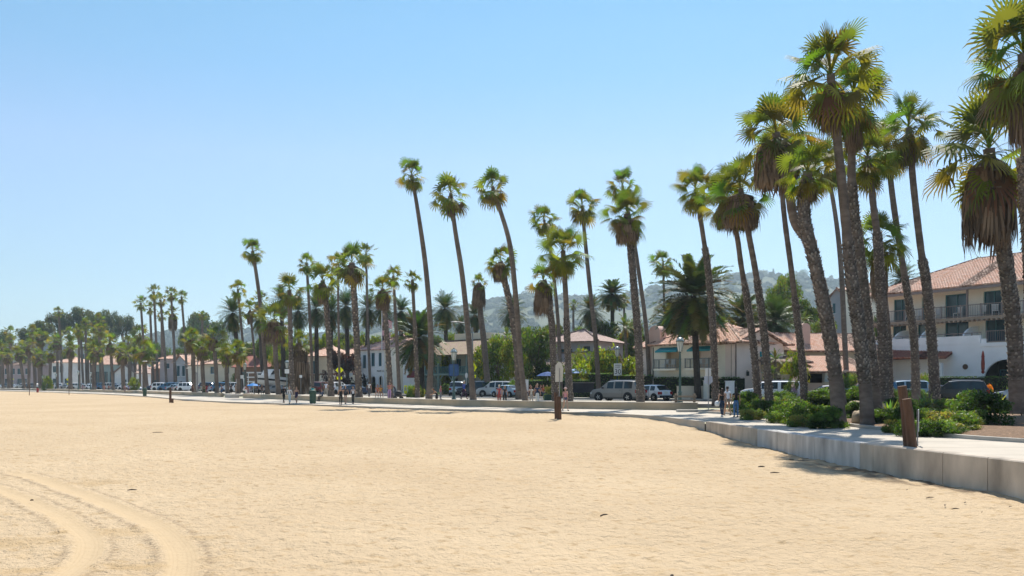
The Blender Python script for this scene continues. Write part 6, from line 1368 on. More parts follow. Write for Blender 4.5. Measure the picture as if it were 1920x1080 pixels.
row2 = [(480, 'suv', WHT, 'white roof of a far-side car above the umbrella'), (444, 'suv', WHT, 'white van roof showing over the parked row beside the stout palm'), (386, 'suv', BLK, 'black car with a roof box across the road'), (340, 'suv', GRY, 'grey car across the road beyond the lone thin palm'), (232, 'suv', GRY, 'grey car across the road beyond the joggers'), (170, 'suv', LBL, 'pale wagon across the road near the parasol'),
        (122, 'suv', GRY, 'dim wagon across the road by the second far sign'), (60, 'suv', LBL, 'pale wagon across the road at the far end')]
for px, kd, c, lab in row2: car(kd, lab, px, 18.6, c, turn=rnd.uniform(-5, 5), group='cars parked across the road')
# boat on a trailer and a flatbed
d = 139; s = d / F; bt = thing('boat', 'white motor boat with dark strap lying on a trailer in the road', 'boat', (WX(506, d), d, .33), R(-115)); bt.scale = (.95, 1.25, 1.35)
m = MB(); secs = []
for i in range(9):
    t = i / 8; w = 1.25 * (1 - t ** 2.6 * .96); kz = .75 + .55 * t ** 3; top = 1.9 + .35 * t
    secs.append([(t * 6.2 - 3.1, y * w, z) for y, z in ((1, top), (.98, top - .45), (.72, kz + .35), (0, kz), (-.72, kz + .35), (-.98, top - .45), (-1, top))])
vs = [p for s_ in secs for p in s_]; m.add(vs, [(i * 7 + k, i * 7 + k + 1, (i + 1) * 7 + k + 1, (i + 1) * 7 + k) for i in range(8) for k in range(6)] + [tuple(range(7))]); m.build('hull', whitem, bt, True)
m = MB(); m.add([(s_[0][0], s_[0][1] * .98, s_[0][2] - .03) for s_ in secs] + [(s_[6][0], s_[6][1] * .98, s_[6][2] - .03) for s_ in secs], [(i, i + 1, 10 + i, 9 + i) for i in range(8)]); m.build('deck', whitem, bt)
m = MB(); m.prism([(-1.4, -.85, 2.05), (1.1, -.85, 2.15), (.4, -.72, 2.95), (-1.2, -.72, 2.95)], (0, 1.6, 0)); c_ = m.build('cabin', whitem, bt); m = MB(); m.prism([(.35, -.9, 2.3), (.95, -.9, 2.3), (.45, -.9, 2.8), (-.3, -.9, 2.8)], (0, 1.75, 0)); m.build('window', carglass, c_)
m = MB(); m.add([(s_[1][0], s_[1][1] * 1.012, s_[1][2] - .1) for s_ in secs] + [(s_[1][0], s_[1][1] * 1.012, s_[1][2] + .12) for s_ in secs], [(i, i + 1, 10 + i, 9 + i) for i in range(8)]); m.add([(s_[5][0], s_[5][1] * 1.012, s_[5][2] - .1) for s_ in secs] + [(s_[5][0], s_[5][1] * 1.012, s_[5][2] + .12) for s_ in secs], [(i, i + 1, 10 + i, 9 + i) for i in range(8)]); m.build('stripe', blackp, bt)
tr = thing('boat_trailer', 'low boat trailer with small wheels carrying the white motor boat', 'trailer', (WX(506, d), d, .33), R(-115)); tr.scale = (.95, 1.25, 1.3); m = MB(); m.box((0, .9, .55), (5.5, .08, .12)); m.box((0, -.9, .55), (5.5, .08, .12)); m.box((3.3, 0, .5), (2.2, .1, .1)); m.box((-1, 0, .55), (.1, 1.8, .1)); m.box((1.5, 0, .62), (.1, 1.8, .3)); m.build('frame', rimm, tr)
for sx in (-.9, -.1):
    for sy in (-1, 1): w = MB(); w.xf = Matrix.Translation((sx, sy * 1.1, .3)) @ Matrix.Rotation(R(90), 4, 'X'); w.lathe([(.14, -.1), (.3, -.1), (.3, .1), (.14, .1)], n=12); w.build('wheel', tyrem, tr)
fb = thing('flatbed_rack', 'pale tall rack truck standing behind the white boat', 'truck', (WX(484, 150), 150, .33), R(185)); fb.scale = (.9, 1, 1.1); m = MB(); m.bx(-3, 2.2, -1, 1, .8, 1.1); m.build('bed', whitem, fb); m = MB()
for x in (-3, -1.3, .4, 2.1):
    for y in (-.98, .98): m.bx(x - .05, x + .05, y - .05, y + .05, 1.1, 3.3)
for z in (1.8, 2.5, 3.25): m.bx(-3.05, 2.2, -1.0, -.95, z - .1, z + .1); m.bx(-3.05, 2.2, .95, 1.0, z - .1, z + .1)
m.build('rack', whitem, fb); m = MB(); m.bx(2.3, 4.0, -.95, .95, .6, 2.3); m.build('cab', whitem, fb, False, .15)
for sx in (-1.8, 3.0):
    for sy in (-1, 1): w = MB(); w.xf = Matrix.Translation((sx, sy * .9, .4)) @ Matrix.Rotation(R(90), 4, 'X'); w.lathe([(.2, -.13), (.4, -.13), (.4, .13), (.2, .13)], n=12); w.build('wheel', tyrem, fb)
BK = (.02, .02, .022); JN = (.06, .12, .24); DJ = (.03, .05, .09); WH_ = (.75, .75, .75); GY = (.18, .19, .2)
P_('woman with long dark hair, black top and blue jeans walking away beside the shrubs', 1380, 782, 180, kind='stand', top=('shirt', BK), low=('trousers', (.07, .16, .32)), hair=('long', (.02, .014, .012)), h=1.66)
wb = P_('woman in a black tank top and dark trousers carrying a white bag, walking away', 1354, 781, 180, kind='stride', top=('tank', BK), low=('trousers', DJ), hair=('long', (.05, .025, .015)), skin=SKL, shoes=WH_, h=1.62)
P_('man in a white shirt walking just beyond the woman with the white bag', 1364, 779, 185, kind='walk', top=('shirt', (.70, .72, .78)), low=('shorts', (.2, .18, .15)), skin=SKT, h=1.74)
bg_ = MB(); bg_.lathe([(.02, .0), (.13, .02), (.15, .14), (.12, .27), (.03, .32)], (0, 0, 0), 10); o = bg_.build('shopping_bag', whitem, None, True, loc=tuple(wb.location + Vector((-.30, -.02, .60)))); tag(o, 'white bag hanging from the hand of the woman in the black tank top', 'bag')
P_('woman in a pink top and pale hat walking past the timber post', 1060, 770.5, 20, kind='walk', top=('tank', (.62, .28, .30)), low=('shorts', (.08, .10, .16)), hair=('hair', (.35, .22, .12)), hat=(.70, .50, .45), skin=SKL, h=1.66)
P_('person in all dark clothes leading the group of three by the litter bin', 532, 755.5, 170, kind='walk', top=('jacket', BK), low=('trousers', BK), hair=('hair', (.06, .05, .04)), h=1.74)
P_('woman in a white top and pale trousers between the dark figure and the dark dress', 543, 757, 0, kind='walk', top=('jacket', (.7, .68, .66)), low=('trousers', (.45, .55, .62)), hair=('hair', (.16, .10, .06)), skin=SKL, h=1.62)
P_('woman in a short dark dress with bare legs walking towards the viewer', 556, 756.5, 0, kind='walk', top=('skirt', (.05, .04, .08)), low=None, hair=('long', (.30, .18, .10)), skin=SKL, h=1.62)
P_('woman in a black vest and leggings leading the trio past the crossing sign', 639, 760, 15, kind='stride', top=('tank', BK), low=('trousers', BK), hair=('hair', (.20, .12, .07)), skin=SKL, h=1.68)
P_('man in a grey shirt and dark shorts in the middle of the trio', 648, 758, 0, kind='walk', top=('shirt', (.09, .09, .10)), low=('shorts', BK), h=1.76, skin=SKL)
P_('woman in a white vest and black leggings at the end of the trio', 662, 757.5, 0, kind='walk', top=('tank', WH_), low=('trousers', BK), hair=('hair', (.12, .07, .04)), skin=SKL, h=1.68)
mw = P_('woman in a dark dress leaning to a child on the seat wall', 819, 759.5, -75, kind='bend', top=('skirt', (.03, .025, .03)), low=None, hair=('hair', (.10, .05, .03)), h=1.65)
def onwall(label, px, o, rz, zz=GZ, **k):
    x, y, h = hit(px, o); return person(label, x, y, zz, R(rz), **k)
onwall('small child in a pinkish hat standing on the seat wall held by the woman', 826, .2, 60, .56, kind='stand', top=('shirt', (.35, .08, .14)), low=('trousers', (.2, .2, .22)), hat=(.5, .12, .2), skin=SKL, h=1.15)
onwall('person in dark blue sitting on the seat wall beside the litter bin', 604, .12, -40, .06, kind='sit', top=('jacket', (.07, .10, .16)), low=('trousers', BK), h=1.72)
onwall('man in a loose white shirt standing behind the seated person in blue', 611, 2, 20, kind='stand', top=('shirt', (.62, .66, .75)), low=('trousers', (.4, .36, .3)), h=1.74)
onwall('second person in white standing close behind the wall by the litter bin', 616, 2.8, 160, kind='stand', top=('jacket', (.70, .70, .72)), low=('trousers', (.35, .32, .28)), skin=SKL, h=1.7)
onwall('person in a turquoise shirt behind the litter bin', 586, 1.6, 180, kind='sitbend', top=('shirt', (.02, .38, .38)), low=('trousers', BK), zz=.40, h=1.8)
onwall('person in a white and black top crossing behind the seat wall', 692, 5, 180, kind='walk', top=('shirt', (.66, .66, .66)), low=('trousers', (.10, .10, .11)), h=1.72)
for lab, px, c, kd, rz, hr, sk_ in (('seated person in an orange top, first of two behind the wall', 708, (.50, .18, .10), 'sit', 0, 'long', SKL), ('seated woman in yellow-orange beside the first orange top', 714, (.60, .30, .06), 'sit', 20, 'long', SKT), ('woman in a coral top and pink skirt sitting higher than the orange pair', 730, (.55, .20, .17), 'fold', 10, 'long', SKL),
                      ('person in dark clothes bent over a black pushchair', 741, (.05, .05, .10), 'bend', -70, 'hair', SKT)):
    onwall(lab, px, 1.6, rz, kind=kd, top=('shirt', c), low=('shorts' if kd == 'sit' else 'trousers', (.5, .3, .5) if kd == 'fold' else (.1, .1, .12)), hair=(hr, (.04, .025, .02)), skin=sk_, zz=.40 if kd == 'fold' else GZ + (.12 if kd == 'sit' else 0), h=1.68)
onwall('man in a bright blue jacket walking in front of the porch house', 870, 6, 60, kind='walk', top=('jacket', (.03, .08, .35)), low=('trousers', (.05, .03, .06)), hair=('hair', (.5, .5, .48)), h=1.74, skin=SKL)
onwall('person in a red shirt standing behind the wall by the leaning palms', 936, 1.2, 200, kind='stand', top=('shirt', (.45, .07, .07)), low=('trousers', (.35, .08, .07)), hair=('hair', (.55, .45, .35)), h=1.66, zz=.15, skin=SKL)
onwall('person in black standing beside the red shirt behind the wall', 946.5, 1.2, 170, kind='stand', top=('shirt', (.025, .022, .022)), low=('trousers', BK), hair=('hair', (.30, .18, .10)), h=1.60, zz=.15, skin=SKL)
onwall('woman in a cream blouse walking behind the wall near the leaning palms', 996, 1.4, 10, kind='walk', top=('shirt', (.60, .56, .48)), low=('trousers', (.4, .36, .32)), hair=('hair', (.06, .035, .025)), h=1.58, zz=.15)
onwall('man in a navy shirt and white trousers walking beside the cream blouse', 1007.5, 1.4, -10, kind='walk', top=('shirt', (.03, .05, .10)), low=('trousers', (.65, .65, .62)), hair=('hair', (.28, .16, .08)), h=1.76, zz=.15, skin=SKL)
x, y, h_ = 0, 0, 0
for i, (px, c, lab) in enumerate(((995, (.30, .04, .03), 'diner in a red top seated under the low hedge, behind the cream blouse'), (1005, (.28, .10, .04), 'diner in rust seated at the hedge just above the navy shirt'), (1013, (.05, .06, .12), 'diner in blue seated between rust and orange at the hedge'), (1019, (.50, .12, .03), 'diner in an orange top at the hedge'), (1026, (.45, .16, .10), 'diner seated last at the hedge nearest the timber post'))):
    dd = 98.5 - i * .8; person(lab, WX(px, dd), dd + (i % 2) * .9, .45, R(rnd.uniform(-60, 60)), kind='sit', top=('shirt', c), low=('trousers', DJ), hair=('long' if i % 2 else 'hair', (.25, .08, .03)), skin=SKL, h=1.74)
for lab, px, o, kd, c, l, hr in (('crouching person in white at the end of the crowd by the umbrella', 457, 1.2, 'sitbend', (.75, .70, .72), WH_, 'hair'), ('woman in a red top sitting just behind the white crouching one', 461, 2.0, 'sit', (.35, .05, .08), (.2, .1, .15), 'long'), ('person in a pale pink shirt seated beneath the blue umbrella', 468, 1.2, 'sitbend', (.6, .42, .45), (.4, .4, .42), 'hair'),
                      ('person in olive standing by the blue umbrella', 476, 2.2, 'fold', (.16, .17, .06), (.05, .05, .05), 'hair'), ('person in dark grey standing before the boat', 485, 1.6, 'stand', (.16, .15, .17), BK, 'hair'), ('second dark figure seated before the boat', 491, 1.2, 'sit', (.06, .05, .06), BK, 'long'),
                      ('broad-backed man in tan clothes seated on the wall side', 442, 1.4, 'stand', (.34, .26, .18), (.3, .24, .18), 'hair'), ('person in black standing between the tan man and the blue shirt', 433, 2.6, 'fold', (.02, .02, .03), BK, 'hair'), ('person with a pale blue shirt crouching at the gap in the wall', 420, 1.2, 'sitbend', (.35, .50, .68), JN, 'hair'),
                      ('person in dark blue standing over the pale blue shirt', 415, 1.9, 'stand', (.05, .10, .25), BK, 'hair'), ('person in light clothes at the near end of the red-topped crowd', 393, 1.2, 'sit', (.55, .60, .68), (.5, .55, .6), 'hair'), ('woman in a bright red top in the middle of the crowd', 388, 1.5, 'fold', (.45, .02, .03), (.4, .03, .04), 'long'),
                      ('person in dark green leaning in the crowd', 383, 1.8, 'bend', (.08, .10, .05), (.03, .05, .02), 'hair'), ('person in pale green seated at the far end of the crowd', 377, 1.2, 'sit', (.45, .52, .45), (.4, .45, .4), 'hair'), ('person in dark clothes by the short stout palm and white van-like car', 361, 1.4, 'stand', (.10, .05, .04), (.1, .05, .04), 'hair')):
    onwall(lab, px, o, rnd.uniform(-180, 180), kind=kd, top=('shirt', c), low=('trousers', l), hair=(hr, (.05, .03, .02)), zz=GZ - (.25 if kd in ('stand', 'fold', 'bend') else -.1), h=1.7, group='people resting behind the seat wall')
for lab, px, pf, c, l, kd in (('bare-armed jogger in pink on the far promenade', 195.5, 735.5, (.55, .26, .22), (.5, .25, .2), 'walk'), ('jogger in dark red beside the one in pink', 204, 735.3, (.25, .06, .05), BK, 'stride'), ('person in faded pink walking slightly ahead of the figure in violet-blue', 234, 737, (.35, .20, .22), (.3, .2, .2), 'walk'), ('person in violet-blue on the far promenade before the white sedan', 241, 737, (.16, .18, .34), (.08, .05, .08), 'stand'),
                            ('lone pinkish walker on the far promenade, past the second yellow sign', 155, 734.2, (.35, .18, .24), (.3, .2, .25), 'walk')):
    P_(lab, px, pf, 10, kind=kd, top=('shirt', c), low=('trousers', l), h=1.7)
q = H_.location + (Matrix.Rotation(H_.rotation_euler.z, 3, 'Z') @ Vector((hx(.1), .6, 4.85)) * HS)
person('guest in a teal shirt sitting on the hotel terrace', q.x, q.y, q.z, H_.rotation_euler.z + R(40), kind='sit', top=('shirt', (.05, .22, .28)), low=('trousers', (.15, .08, .06)), h=1.75)
person('person in a black top and pink shorts cut off at the frame edge', WX(1940, 33), 33, mound_z(WX(1940, 33), 33) - .1, R(-60), kind='sit', top=('jacket', BK), low=('shorts', (.5, .2, .25)), h=1.68, skin=SKL)
# ---------- street furniture ----------
lampg = mat('lamp_green', (.04, .09, .085), .45, .2, 6, spec=.5); lglass = mat('lantern_glass', (.66, .68, .64), .25, .1, 5, spec=.5, trans=.3); wood = mat('old_timber', (.115, .062, .038), .85, .45, 5, .7, 22, stretch=(1, 1, .18), bdist=.03); wood2 = mat('grey_timber', (.25, .20, .15), .9, .3, 6, .4, 20)
signw = mat('sign_white', (.72, .73, .72), .5, .06, 3); signb = mat('sign_back', (.55, .52, .47), .5, .08, 3, metal=.3); yel = mat('sign_yellow', (.92, .93, .02), .5, .05, 3, trans=.35); blk = mat('black_ink', (.015, .015, .018), .6, .05, 3); galv = mat('galvanised', (.30, .30, .30), .5, .15, 5, metal=.5); blues = mat('blue_sign', (.02, .05, .16), .5, .1, 3)
def lantern(label, px, y0, ytop, d=None, o=3, group='green lantern lamps'):
    if d is None: x, d, _ = hit(px, o)
    else: x = WX(px, d)
    H2 = (HC + (HY - ytop) * d / F) - GZ; k = 1.0; r_ = thing('street_lantern', label, 'street lamp', (x, d, GZ), 0, group); hl_ = min(1.25, H2 * .24)
    m = MB(); m.lathe([(.22, 0), (.22, .12), (.15, .2), (.13, .75), (.17, .82), (.10, .9), (.085, H2 * .5), (.065, H2 - hl_ - .1), (.12, H2 - hl_ - .04), (.06, H2 - hl_)], (0, 0, 0), 10); m.build('post', lampg, r_)
    zb = H2 - hl_; g_ = MB(); g_.lathe([(.13, zb), (.16, zb + .04), (.27, zb + hl_ * .60), (.28, zb + hl_ * .66)], (0, 0, 0), 6); g_.build('lantern_glass', lglass, r_)
    c = MB()
    for i in range(6): a = 2 * PI * i / 6; h = Vector((math.cos(a), math.sin(a), 0)); c.tube([h * .15 + UP * zb, h * .285 + UP * (zb + hl_ * .64)], .014, 4); c.tube([h * .30 + UP * (zb + hl_ * .66), h * .2 + UP * (zb + hl_ * .86), UP * (zb + hl_ * .93)], .016, 4)
    c.lathe([(.31, zb + hl_ * .62), (.33, zb + hl_ * .65), (.31, zb + hl_ * .68)], (0, 0, 0), 12); c.lathe([(.08, zb + hl_ * .88), (.09, zb + hl_ * .93), (.02, H2)], (0, 0, 0), 8); c.build('lantern_frame', lampg, r_)
    t = MB(); t.lathe([(.29, zb + hl_ * .68), (.2, zb + hl_ * .84), (.06, zb + hl_ * .9)], (0, 0, 0), 6); t.build('lantern_cap', mat('milky_cap', (.55, .62, .62), .3, .1, 4, spec=.5), r_); return r_
L1 = lantern('tall green lantern in front of the house with teal awnings', 1275, 0, 629, o=3.2); L2 = lantern('green lantern carrying the speed limit sign', 1157.5, 0, 647, d=92); L3 = lantern('green lantern before the porch house, carrying the blue sign', 851, 0, 652, o=2.6); L4 = lantern('lantern beside the slim palm at the cream side wall', 781.5, 0, 668, d=123)
L5 = lantern('lantern with a white sign on its post near the dark-dressed walkers', 538, 0, 674, o=3.5); 
for px, yt, o, lab in ((459, 679, 4, 'small lantern behind the stout palm by the tan house'), (452, 688, 26, 'dim lantern across the road from the stout palm'), (170, 697, 3, 'far lantern beside the yellow-fringed palm'), (147, 694, 3, 'far lantern between the second yellow sign and the parasol'), (105, 700, 3, 'farthest lantern but one in the row of short palms'), (80, 704, 3, 'lantern farthest down the row of short palms')): lantern(lab, px, 0, yt, o=o)
def post_on(root, x, y, z0, z1, r=.04, m=None, name='post'):
    p = MB(); p.tube([(x, y, z0), (x, y, z1)], r, 8); return p.build(name, m or galv, root)
def sheet(root, poly, y, th, m, name='panel'):
    p = MB(); p.prism([(a, y, b) for a, b in poly], (0, th, 0)); return p.build(name, m, root)
def rrect(x0, x1, z0, z1, r=.05):
    out = []
    for cx, cz, a0 in ((x1 - r, z1 - r, 0), (x0 + r, z1 - r, 90), (x0 + r, z0 + r, 180), (x1 - r, z0 + r, 270)):
        for i in range(4): a = R(a0 + i * 30); out.append((cx + r * math.cos(a), cz + r * math.sin(a)))
    return out
# speed limit sign hung on its lantern post
s = 92 / F; sg = thing('speed_limit_sign', 'white SPEED LIMIT 30 sign on the green lantern post', 'sign', (WX(1158, 92), 91.86, 2.4), 0); w_, h_ = .42, .66; zc = HC + (HY - 693) * s - 2.4
pl = sheet(sg, rrect(-w_, w_, zc - h_, zc + h_), 0, .02, signw); sheet(sg, [(-.05, zc - .3), (.05, zc - .3), (.05, zc + .3), (-.05, zc + .3)], .022, .06, galv, 'bracket')
def words_(root, text, size, z, x=0, y=-.004, m=None): return lettering(root, text, size, Matrix.Translation((x, y, z)) @ Matrix.Rotation(R(90), 4, 'X'), m or blk, .002)
words_(pl, 'SPEED', .22, zc + .44); words_(pl, 'LIMIT', .22, zc + .22); words_(pl, '30', .72, zc - .24)
# crossing signs
def walker(root, cx, cz, k, y=-.006, sx=1):
    m = MB()
    def seg(a, b, w): a, b = Vector((cx + sx * a[0] * k, y, cz + a[1] * k)), Vector((cx + sx * b[0] * k, y, cz + b[1] * k)); n = (b - a).normalized().cross(Vector((0, 1, 0))) * w * k; m.add([a - n, a + n, b + n, b - n, a - n + Vector((0, .004, 0)), a + n + Vector((0, .004, 0)), b + n + Vector((0, .004, 0)), b - n + Vector((0, .004, 0))], [(0, 1, 2, 3), (7, 6, 5, 4)])
    m.prism([(cx + k * .07 * math.cos(i * PI / 5), y, cz + k * (.36 + .07 * math.sin(i * PI / 5))) for i in range(10)], (0, .004, 0))
    seg((0, .27), (0, -.02), .075); seg((0, .0), (-.13, -.36), .04); seg((0, .0), (.14, -.36), .04); seg((0, .24), (-.17, .02), .03); seg((0, .24), (.18, .04), .03); return m.build('walking_figure', blk, root)
def crossing(label, px, yd, d, half, turn=0, group='yellow crossing signs'):
    x = WX(px, d); s = d / F; zc = HC + (HY - yd) * s - GZ; k = half * s; r_ = thing('crossing_sign', label, 'road sign', (x, d, GZ), R(turn), group); post_on(r_, 0, .05, 0, zc + k * .9, .05, lampg)
    p = sheet(r_, [(-k, zc), (0, zc - k), (k, zc), (0, zc + k)], 0, .015, yel); walker(p, 0, zc - k * .04, k * 1.15)
    z2 = zc - k * 1.95; p2 = sheet(r_, [(-k * .65, z2 - k * .34), (k * .65, z2 - k * .34), (k * .65, z2 + k * .34), (-k * .65, z2 + k * .34)], -.002, .015, yel, 'arrow_plaque'); a = MB()
    a.add([(-k * .4, -.008, z2 + k * .2), (-k * .32, -.008, z2 + k * .26), (k * .15, -.008, z2 - k * .05), (k * .08, -.008, z2 - k * .14)], [(0, 1, 2, 3)]); a.add([(k * .32, -.008, z2 - k * .24), (k * .22, -.008, z2 + k * .1), (-k * .02, -.008, z2 - k * .22)], [(0, 1, 2)]); a.build('arrow', blk, p2)
    bx_ = MB(); bx_.bx(-.12, .12, -.05, .12, z2 - k * .34 - .32, z2 - k * .34 - .05); bx_.build('beacon_box', blk, r_); return r_
crossing('yellow diamond crossing sign facing the viewer, walking figure in black', 636.5, 694, 110, 7.6, 0); crossing('yellow crossing sign turned edgeways beside the tall leaning trunk', 889, 689, 84, 8.5, 55)
crossing('far yellow crossing sign nearer of the two, above the white wagons', 129, 711.5, hit(129, 8)[1], 4.2, 25); crossing('farthest yellow crossing sign beyond the grey wagon', 22, 711, hit(22, 8)[1], 3.8, 20)
# blue sign on the lantern post
d = L3.location.y; s = d / F; b = thing('blue_sign', 'large dark blue eight-sided sign board on the green lantern post', 'sign', (L3.location.x, d - .14, 2), 0); zc = HC + (HY - 694) * s - 2; k = 9.4 * s; h2 = 11.5 * s
p = sheet(b, [(-k, zc - h2 * .75), (-k * .75, zc - h2), (k * .75, zc - h2), (k, zc - h2 * .75), (k, zc + h2 * .75), (k * .75, zc + h2), (-k * .75, zc + h2), (-k, zc + h2 * .75)], 0, .04, blues); sheet(b, [(-.04, zc - h2 * .95), (.04, zc - h2 * .95), (.04, zc + h2 * .95), (-.04, zc + h2 * .95)], -.035, .03, lampg, 'stiffener')
for (a, b_) in ((-.8, -.12), (.12, .8)): sheet(p, rrect(k * a, k * b_, zc - h2 * .8, zc + h2 * .8, .05), -.008, .006, mat('blue_panel', (.03, .09, .22), .5, .3, 5), 'inset')
# white sign back on its pole by the timber pair
d = 51.5; s = d / F; r_ = thing('reversed_sign', 'pale pointed-top sign seen from behind on a thin pole by the timber post', 'sign', (WX(1049, d), d, -.2), 0); z = lambda py: HC + (HY - py) * s + .2
k = 6.2 * s; sheet(r_, [(-k * 1.3, z(716)), (k * .9, z(716)), (k * 1.15, z(690)), (k * .5, z(680)), (-k * .3, z(678)), (-k * 1.2, z(685))], 0, .02, signb); post_on(r_, 0, -.04, 0, z(690), .028)
def timber(label, px0, d, h, w, z0, lean=0, group=None, name='timber_post', r=None, sq=True):
    r_ = MB(); n = 9; rr = w / 2; pts = [(0, 0, -.5), (lean * .2, 0, 0), (lean * .6, 0, h * .6), (lean, 0, h)]; r_.tube(pts, [rr * 1.02, rr, rr * .97, rr * .95], n, True, .05); o = r_.build(name, wood, None, False, .012, loc=(WX(px0, d), d, z0)); return tag(o, label, 'timber post', group)
TP = 'weathered timber posts'
timber('taller square-topped timber post of the pair at the seawall', 1706, 26.0, 1.84, .29, .0, -.24, TP); timber('shorter stout timber post of the pair at the seawall', 1713.5, 25.4, 1.46, .29, .0, -.22, TP)
timber('taller brown timber post beside the pale sign back', 1043.5, 52.2, 1.55, .24, -.15, -.05, TP); timber('shorter brown timber post hugging the one by the pale sign back', 1048.5, 51.4, 1.35, .30, -.2, -.03, TP)
timber('lone dark timber post on the sand before the parked blue car', 319.5, 93, 1.75, .26, -.2, 0, TP); timber('stubby post low beside the lone dark timber post', 323.5, 92, .55, .24, -.2, 0, TP)
timber('thin dark pole standing in the sand near the farthest cars', 55, 150, 2.1, .12, -.2, 0, TP, 'thin_pole'); timber('thin dark pole in the sand under the second yellow sign', 129.5, 160, 1.75, .12, -.2, 0, TP, 'thin_pole')
se = thing('edge_sign', 'thin pale sign seen edge-on beside the shorter timber post', 'sign', (WX(1723, 26.2), 26.2, 0), R(65.5)); sheet(se, [(-.25, .45), (.25, .45), (.25, 1.12), (-.25, 1.12)], 0, .02, signw); post_on(se, 0, .04, 0, 1.1, .02)
# sign pair on a pole at the end of the seat wall
d = 58; s = d / F; r_ = thing('sign_post', 'thin pole carrying two pale sign panels at the seat wall end', 'sign', (WX(1328, d), d, 0), 0); z = lambda py: HC + (HY - py) * s
sheet(r_, [(-.20, z(705)), (.18, z(705)), (.18, z(690)), (-.20, z(690))], 0, .02, signw); sheet(r_, [(-.26, z(719)), (.10, z(721)), (.30, z(716)), (.27, z(705.3)), (-.28, z(705.3))], .0, .02, mat('sign_lilac', (.48, .52, .60), .5, .08, 3), 'lower_panel'); post_on(r_, 0, -.04, 0, z(689), .03)
bs = MB(); bs.bx(-1.9, 1.6, -.4, .4, -.1, .16); o = bs.build('concrete_footing', concrete, None, False, .02, loc=(WX(1322, 58), 58, 0)); tag(o, 'low concrete footing slab under the sign pole at the seat wall end', 'concrete slab')
# rustic rail bench
x, y, h_ = hit(1284, 1.8); r_ = thing('rail_bench', 'rustic timber rail bench beside the tall green lantern', 'bench', (x, y, GZ), R(4))
for px_ in (-.68, .72): m = MB(); m.box((px_, 0, .32), (.16, .16, .85)); m.build('leg', wood2, r_)
m = MB(); m.box((0, -.02, .52), (1.75, .12, .14)); m.build('back_rail', wood2, r_); m = MB(); m.box((0, -.18, .22), (2.0, .30, .08)); m.build('seat', wood2, r_)
def bin_(label, px, py, w, h, m, lid=None, z=0):
    d = HC * F / (py - HY); s = d / F; r_ = thing('litter_bin', label, 'litter bin', (WX(px, d), d, z), 0, 'litter bins'); W2 = w * s / 2; H2 = h * s; b = MB()
    b.lathe([(W2 * .9, .05), (W2 * .95, .1), (W2, H2 * .75), (W2 * 1.02, H2 * .78)], (0, 0, 0), 14); b.build('drum', m, r_); t = MB(); t.lathe([(W2 * 1.08, H2 * .78), (W2 * 1.1, H2 * .84), (W2 * .95, H2 * .95), (W2 * .5, H2)], (0, 0, 0), 14); t.build('lid', lid or m, r_)
    for i in range(4): a = i * PI / 2 + .78; f = MB(); f.tube([(math.cos(a) * W2 * .75, math.sin(a) * W2 * .75, 0), (math.cos(a) * W2 * .75, math.sin(a) * W2 * .75, .06)], .04, 6); f.build('foot', blackp, r_)
bing = mat('bin_green', (.035, .075, .05), .6, .15, 4)
bin_('dark green drum litter bin on the promenade near the dark-dressed walkers', 586.5, 757, 12.5, 26, bing); bin_('dark green bin standing alone on the far promenade', 271.5, 743, 7, 16, bing); bin_('small red and green bin on the far promenade past the thin pole', 70.5, 736, 4, 11, mat('bin_red', (.30, .03, .03), .6, .15, 4), bing)
# curved arm street lights, traffic light, flagpole
def arm_light(label, px, d, ytop, dx, ypole0=None, group='tall curved arm street lights'):
    x = WX(px, d); s = d / F; H2 = HC + (HY - ytop) * s - GZ; r_ = thing('street_light', label, 'street light', (x, d, GZ), 0, group); post_on(r_, 0, 0, 0, H2 - .8, .09); a = MB(); L_ = dx * s; a.tube([(0, 0, H2 - 1.6), (L_ * .12, 0, H2 - .7), (L_ * .5, 0, H2 - .15), (L_, 0, H2)], [.06, .05, .045, .04], 6); a.build('arm', galv, r_); h = MB(); h.ball((L_ * 1.08, 0, H2 - .04), (.5, .16, .10), 10, 6); h.build('lamp_head', signb, r_)
arm_light('curved arm street light rising between the leaning palms and the porch house', 886, 118, 603, -32); arm_light('long-armed street light over the far slim palm trunks', 360, 160, 677, -82); arm_light('far arm light near the second yellow sign', 118, 230, 677, -8); arm_light('far arm light above the red flowers', 369, 150, 690, -14)
x = WX(361, 150); r_ = thing('traffic_light', 'green-glowing traffic light hanging above the stout palms', 'traffic light', (x, 150, GZ), 0); zt = HC + (HY - 680) * 150 / F - GZ; post_on(r_, .9, 0, 0, zt + .9, .08); m = MB(); m.tube([(.9, 0, zt + .8), (0, 0, zt + .8)], .05, 6); m.build('arm', galv, r_); m = MB(); m.bx(-.22, .22, -.2, .2, zt - .6, zt + .6); c_ = m.build('signal_head', mat('signal_green', (.01, .06, .04), .6), r_)
em = bpy.data.materials.new('green_signal'); em.use_nodes = True; em.node_tree.nodes['Principled BSDF'].inputs['Emission Color'].default_value = (.05, .9, .5, 1); em.node_tree.nodes['Principled BSDF'].inputs['Emission Strength'].default_value = .8; m = MB(); m.ball((0, -.2, zt - .38), (.13, .05, .13), 10, 6); m.build('green_lamp', em, c_)
d = 139; s = d / F; r_ = thing('flagpole', 'thin white flagpole before the arcaded white building', 'flagpole', (WX(716, d), d, GZ), 0); zt = HC + (HY - 585) * s - GZ; post_on(r_, 0, 0, 0, zt, .06, whitem, 'pole'); m = MB(); m.ball((0, 0, zt + .08), .1, 8, 6); m.build('finial', rimm, r_)
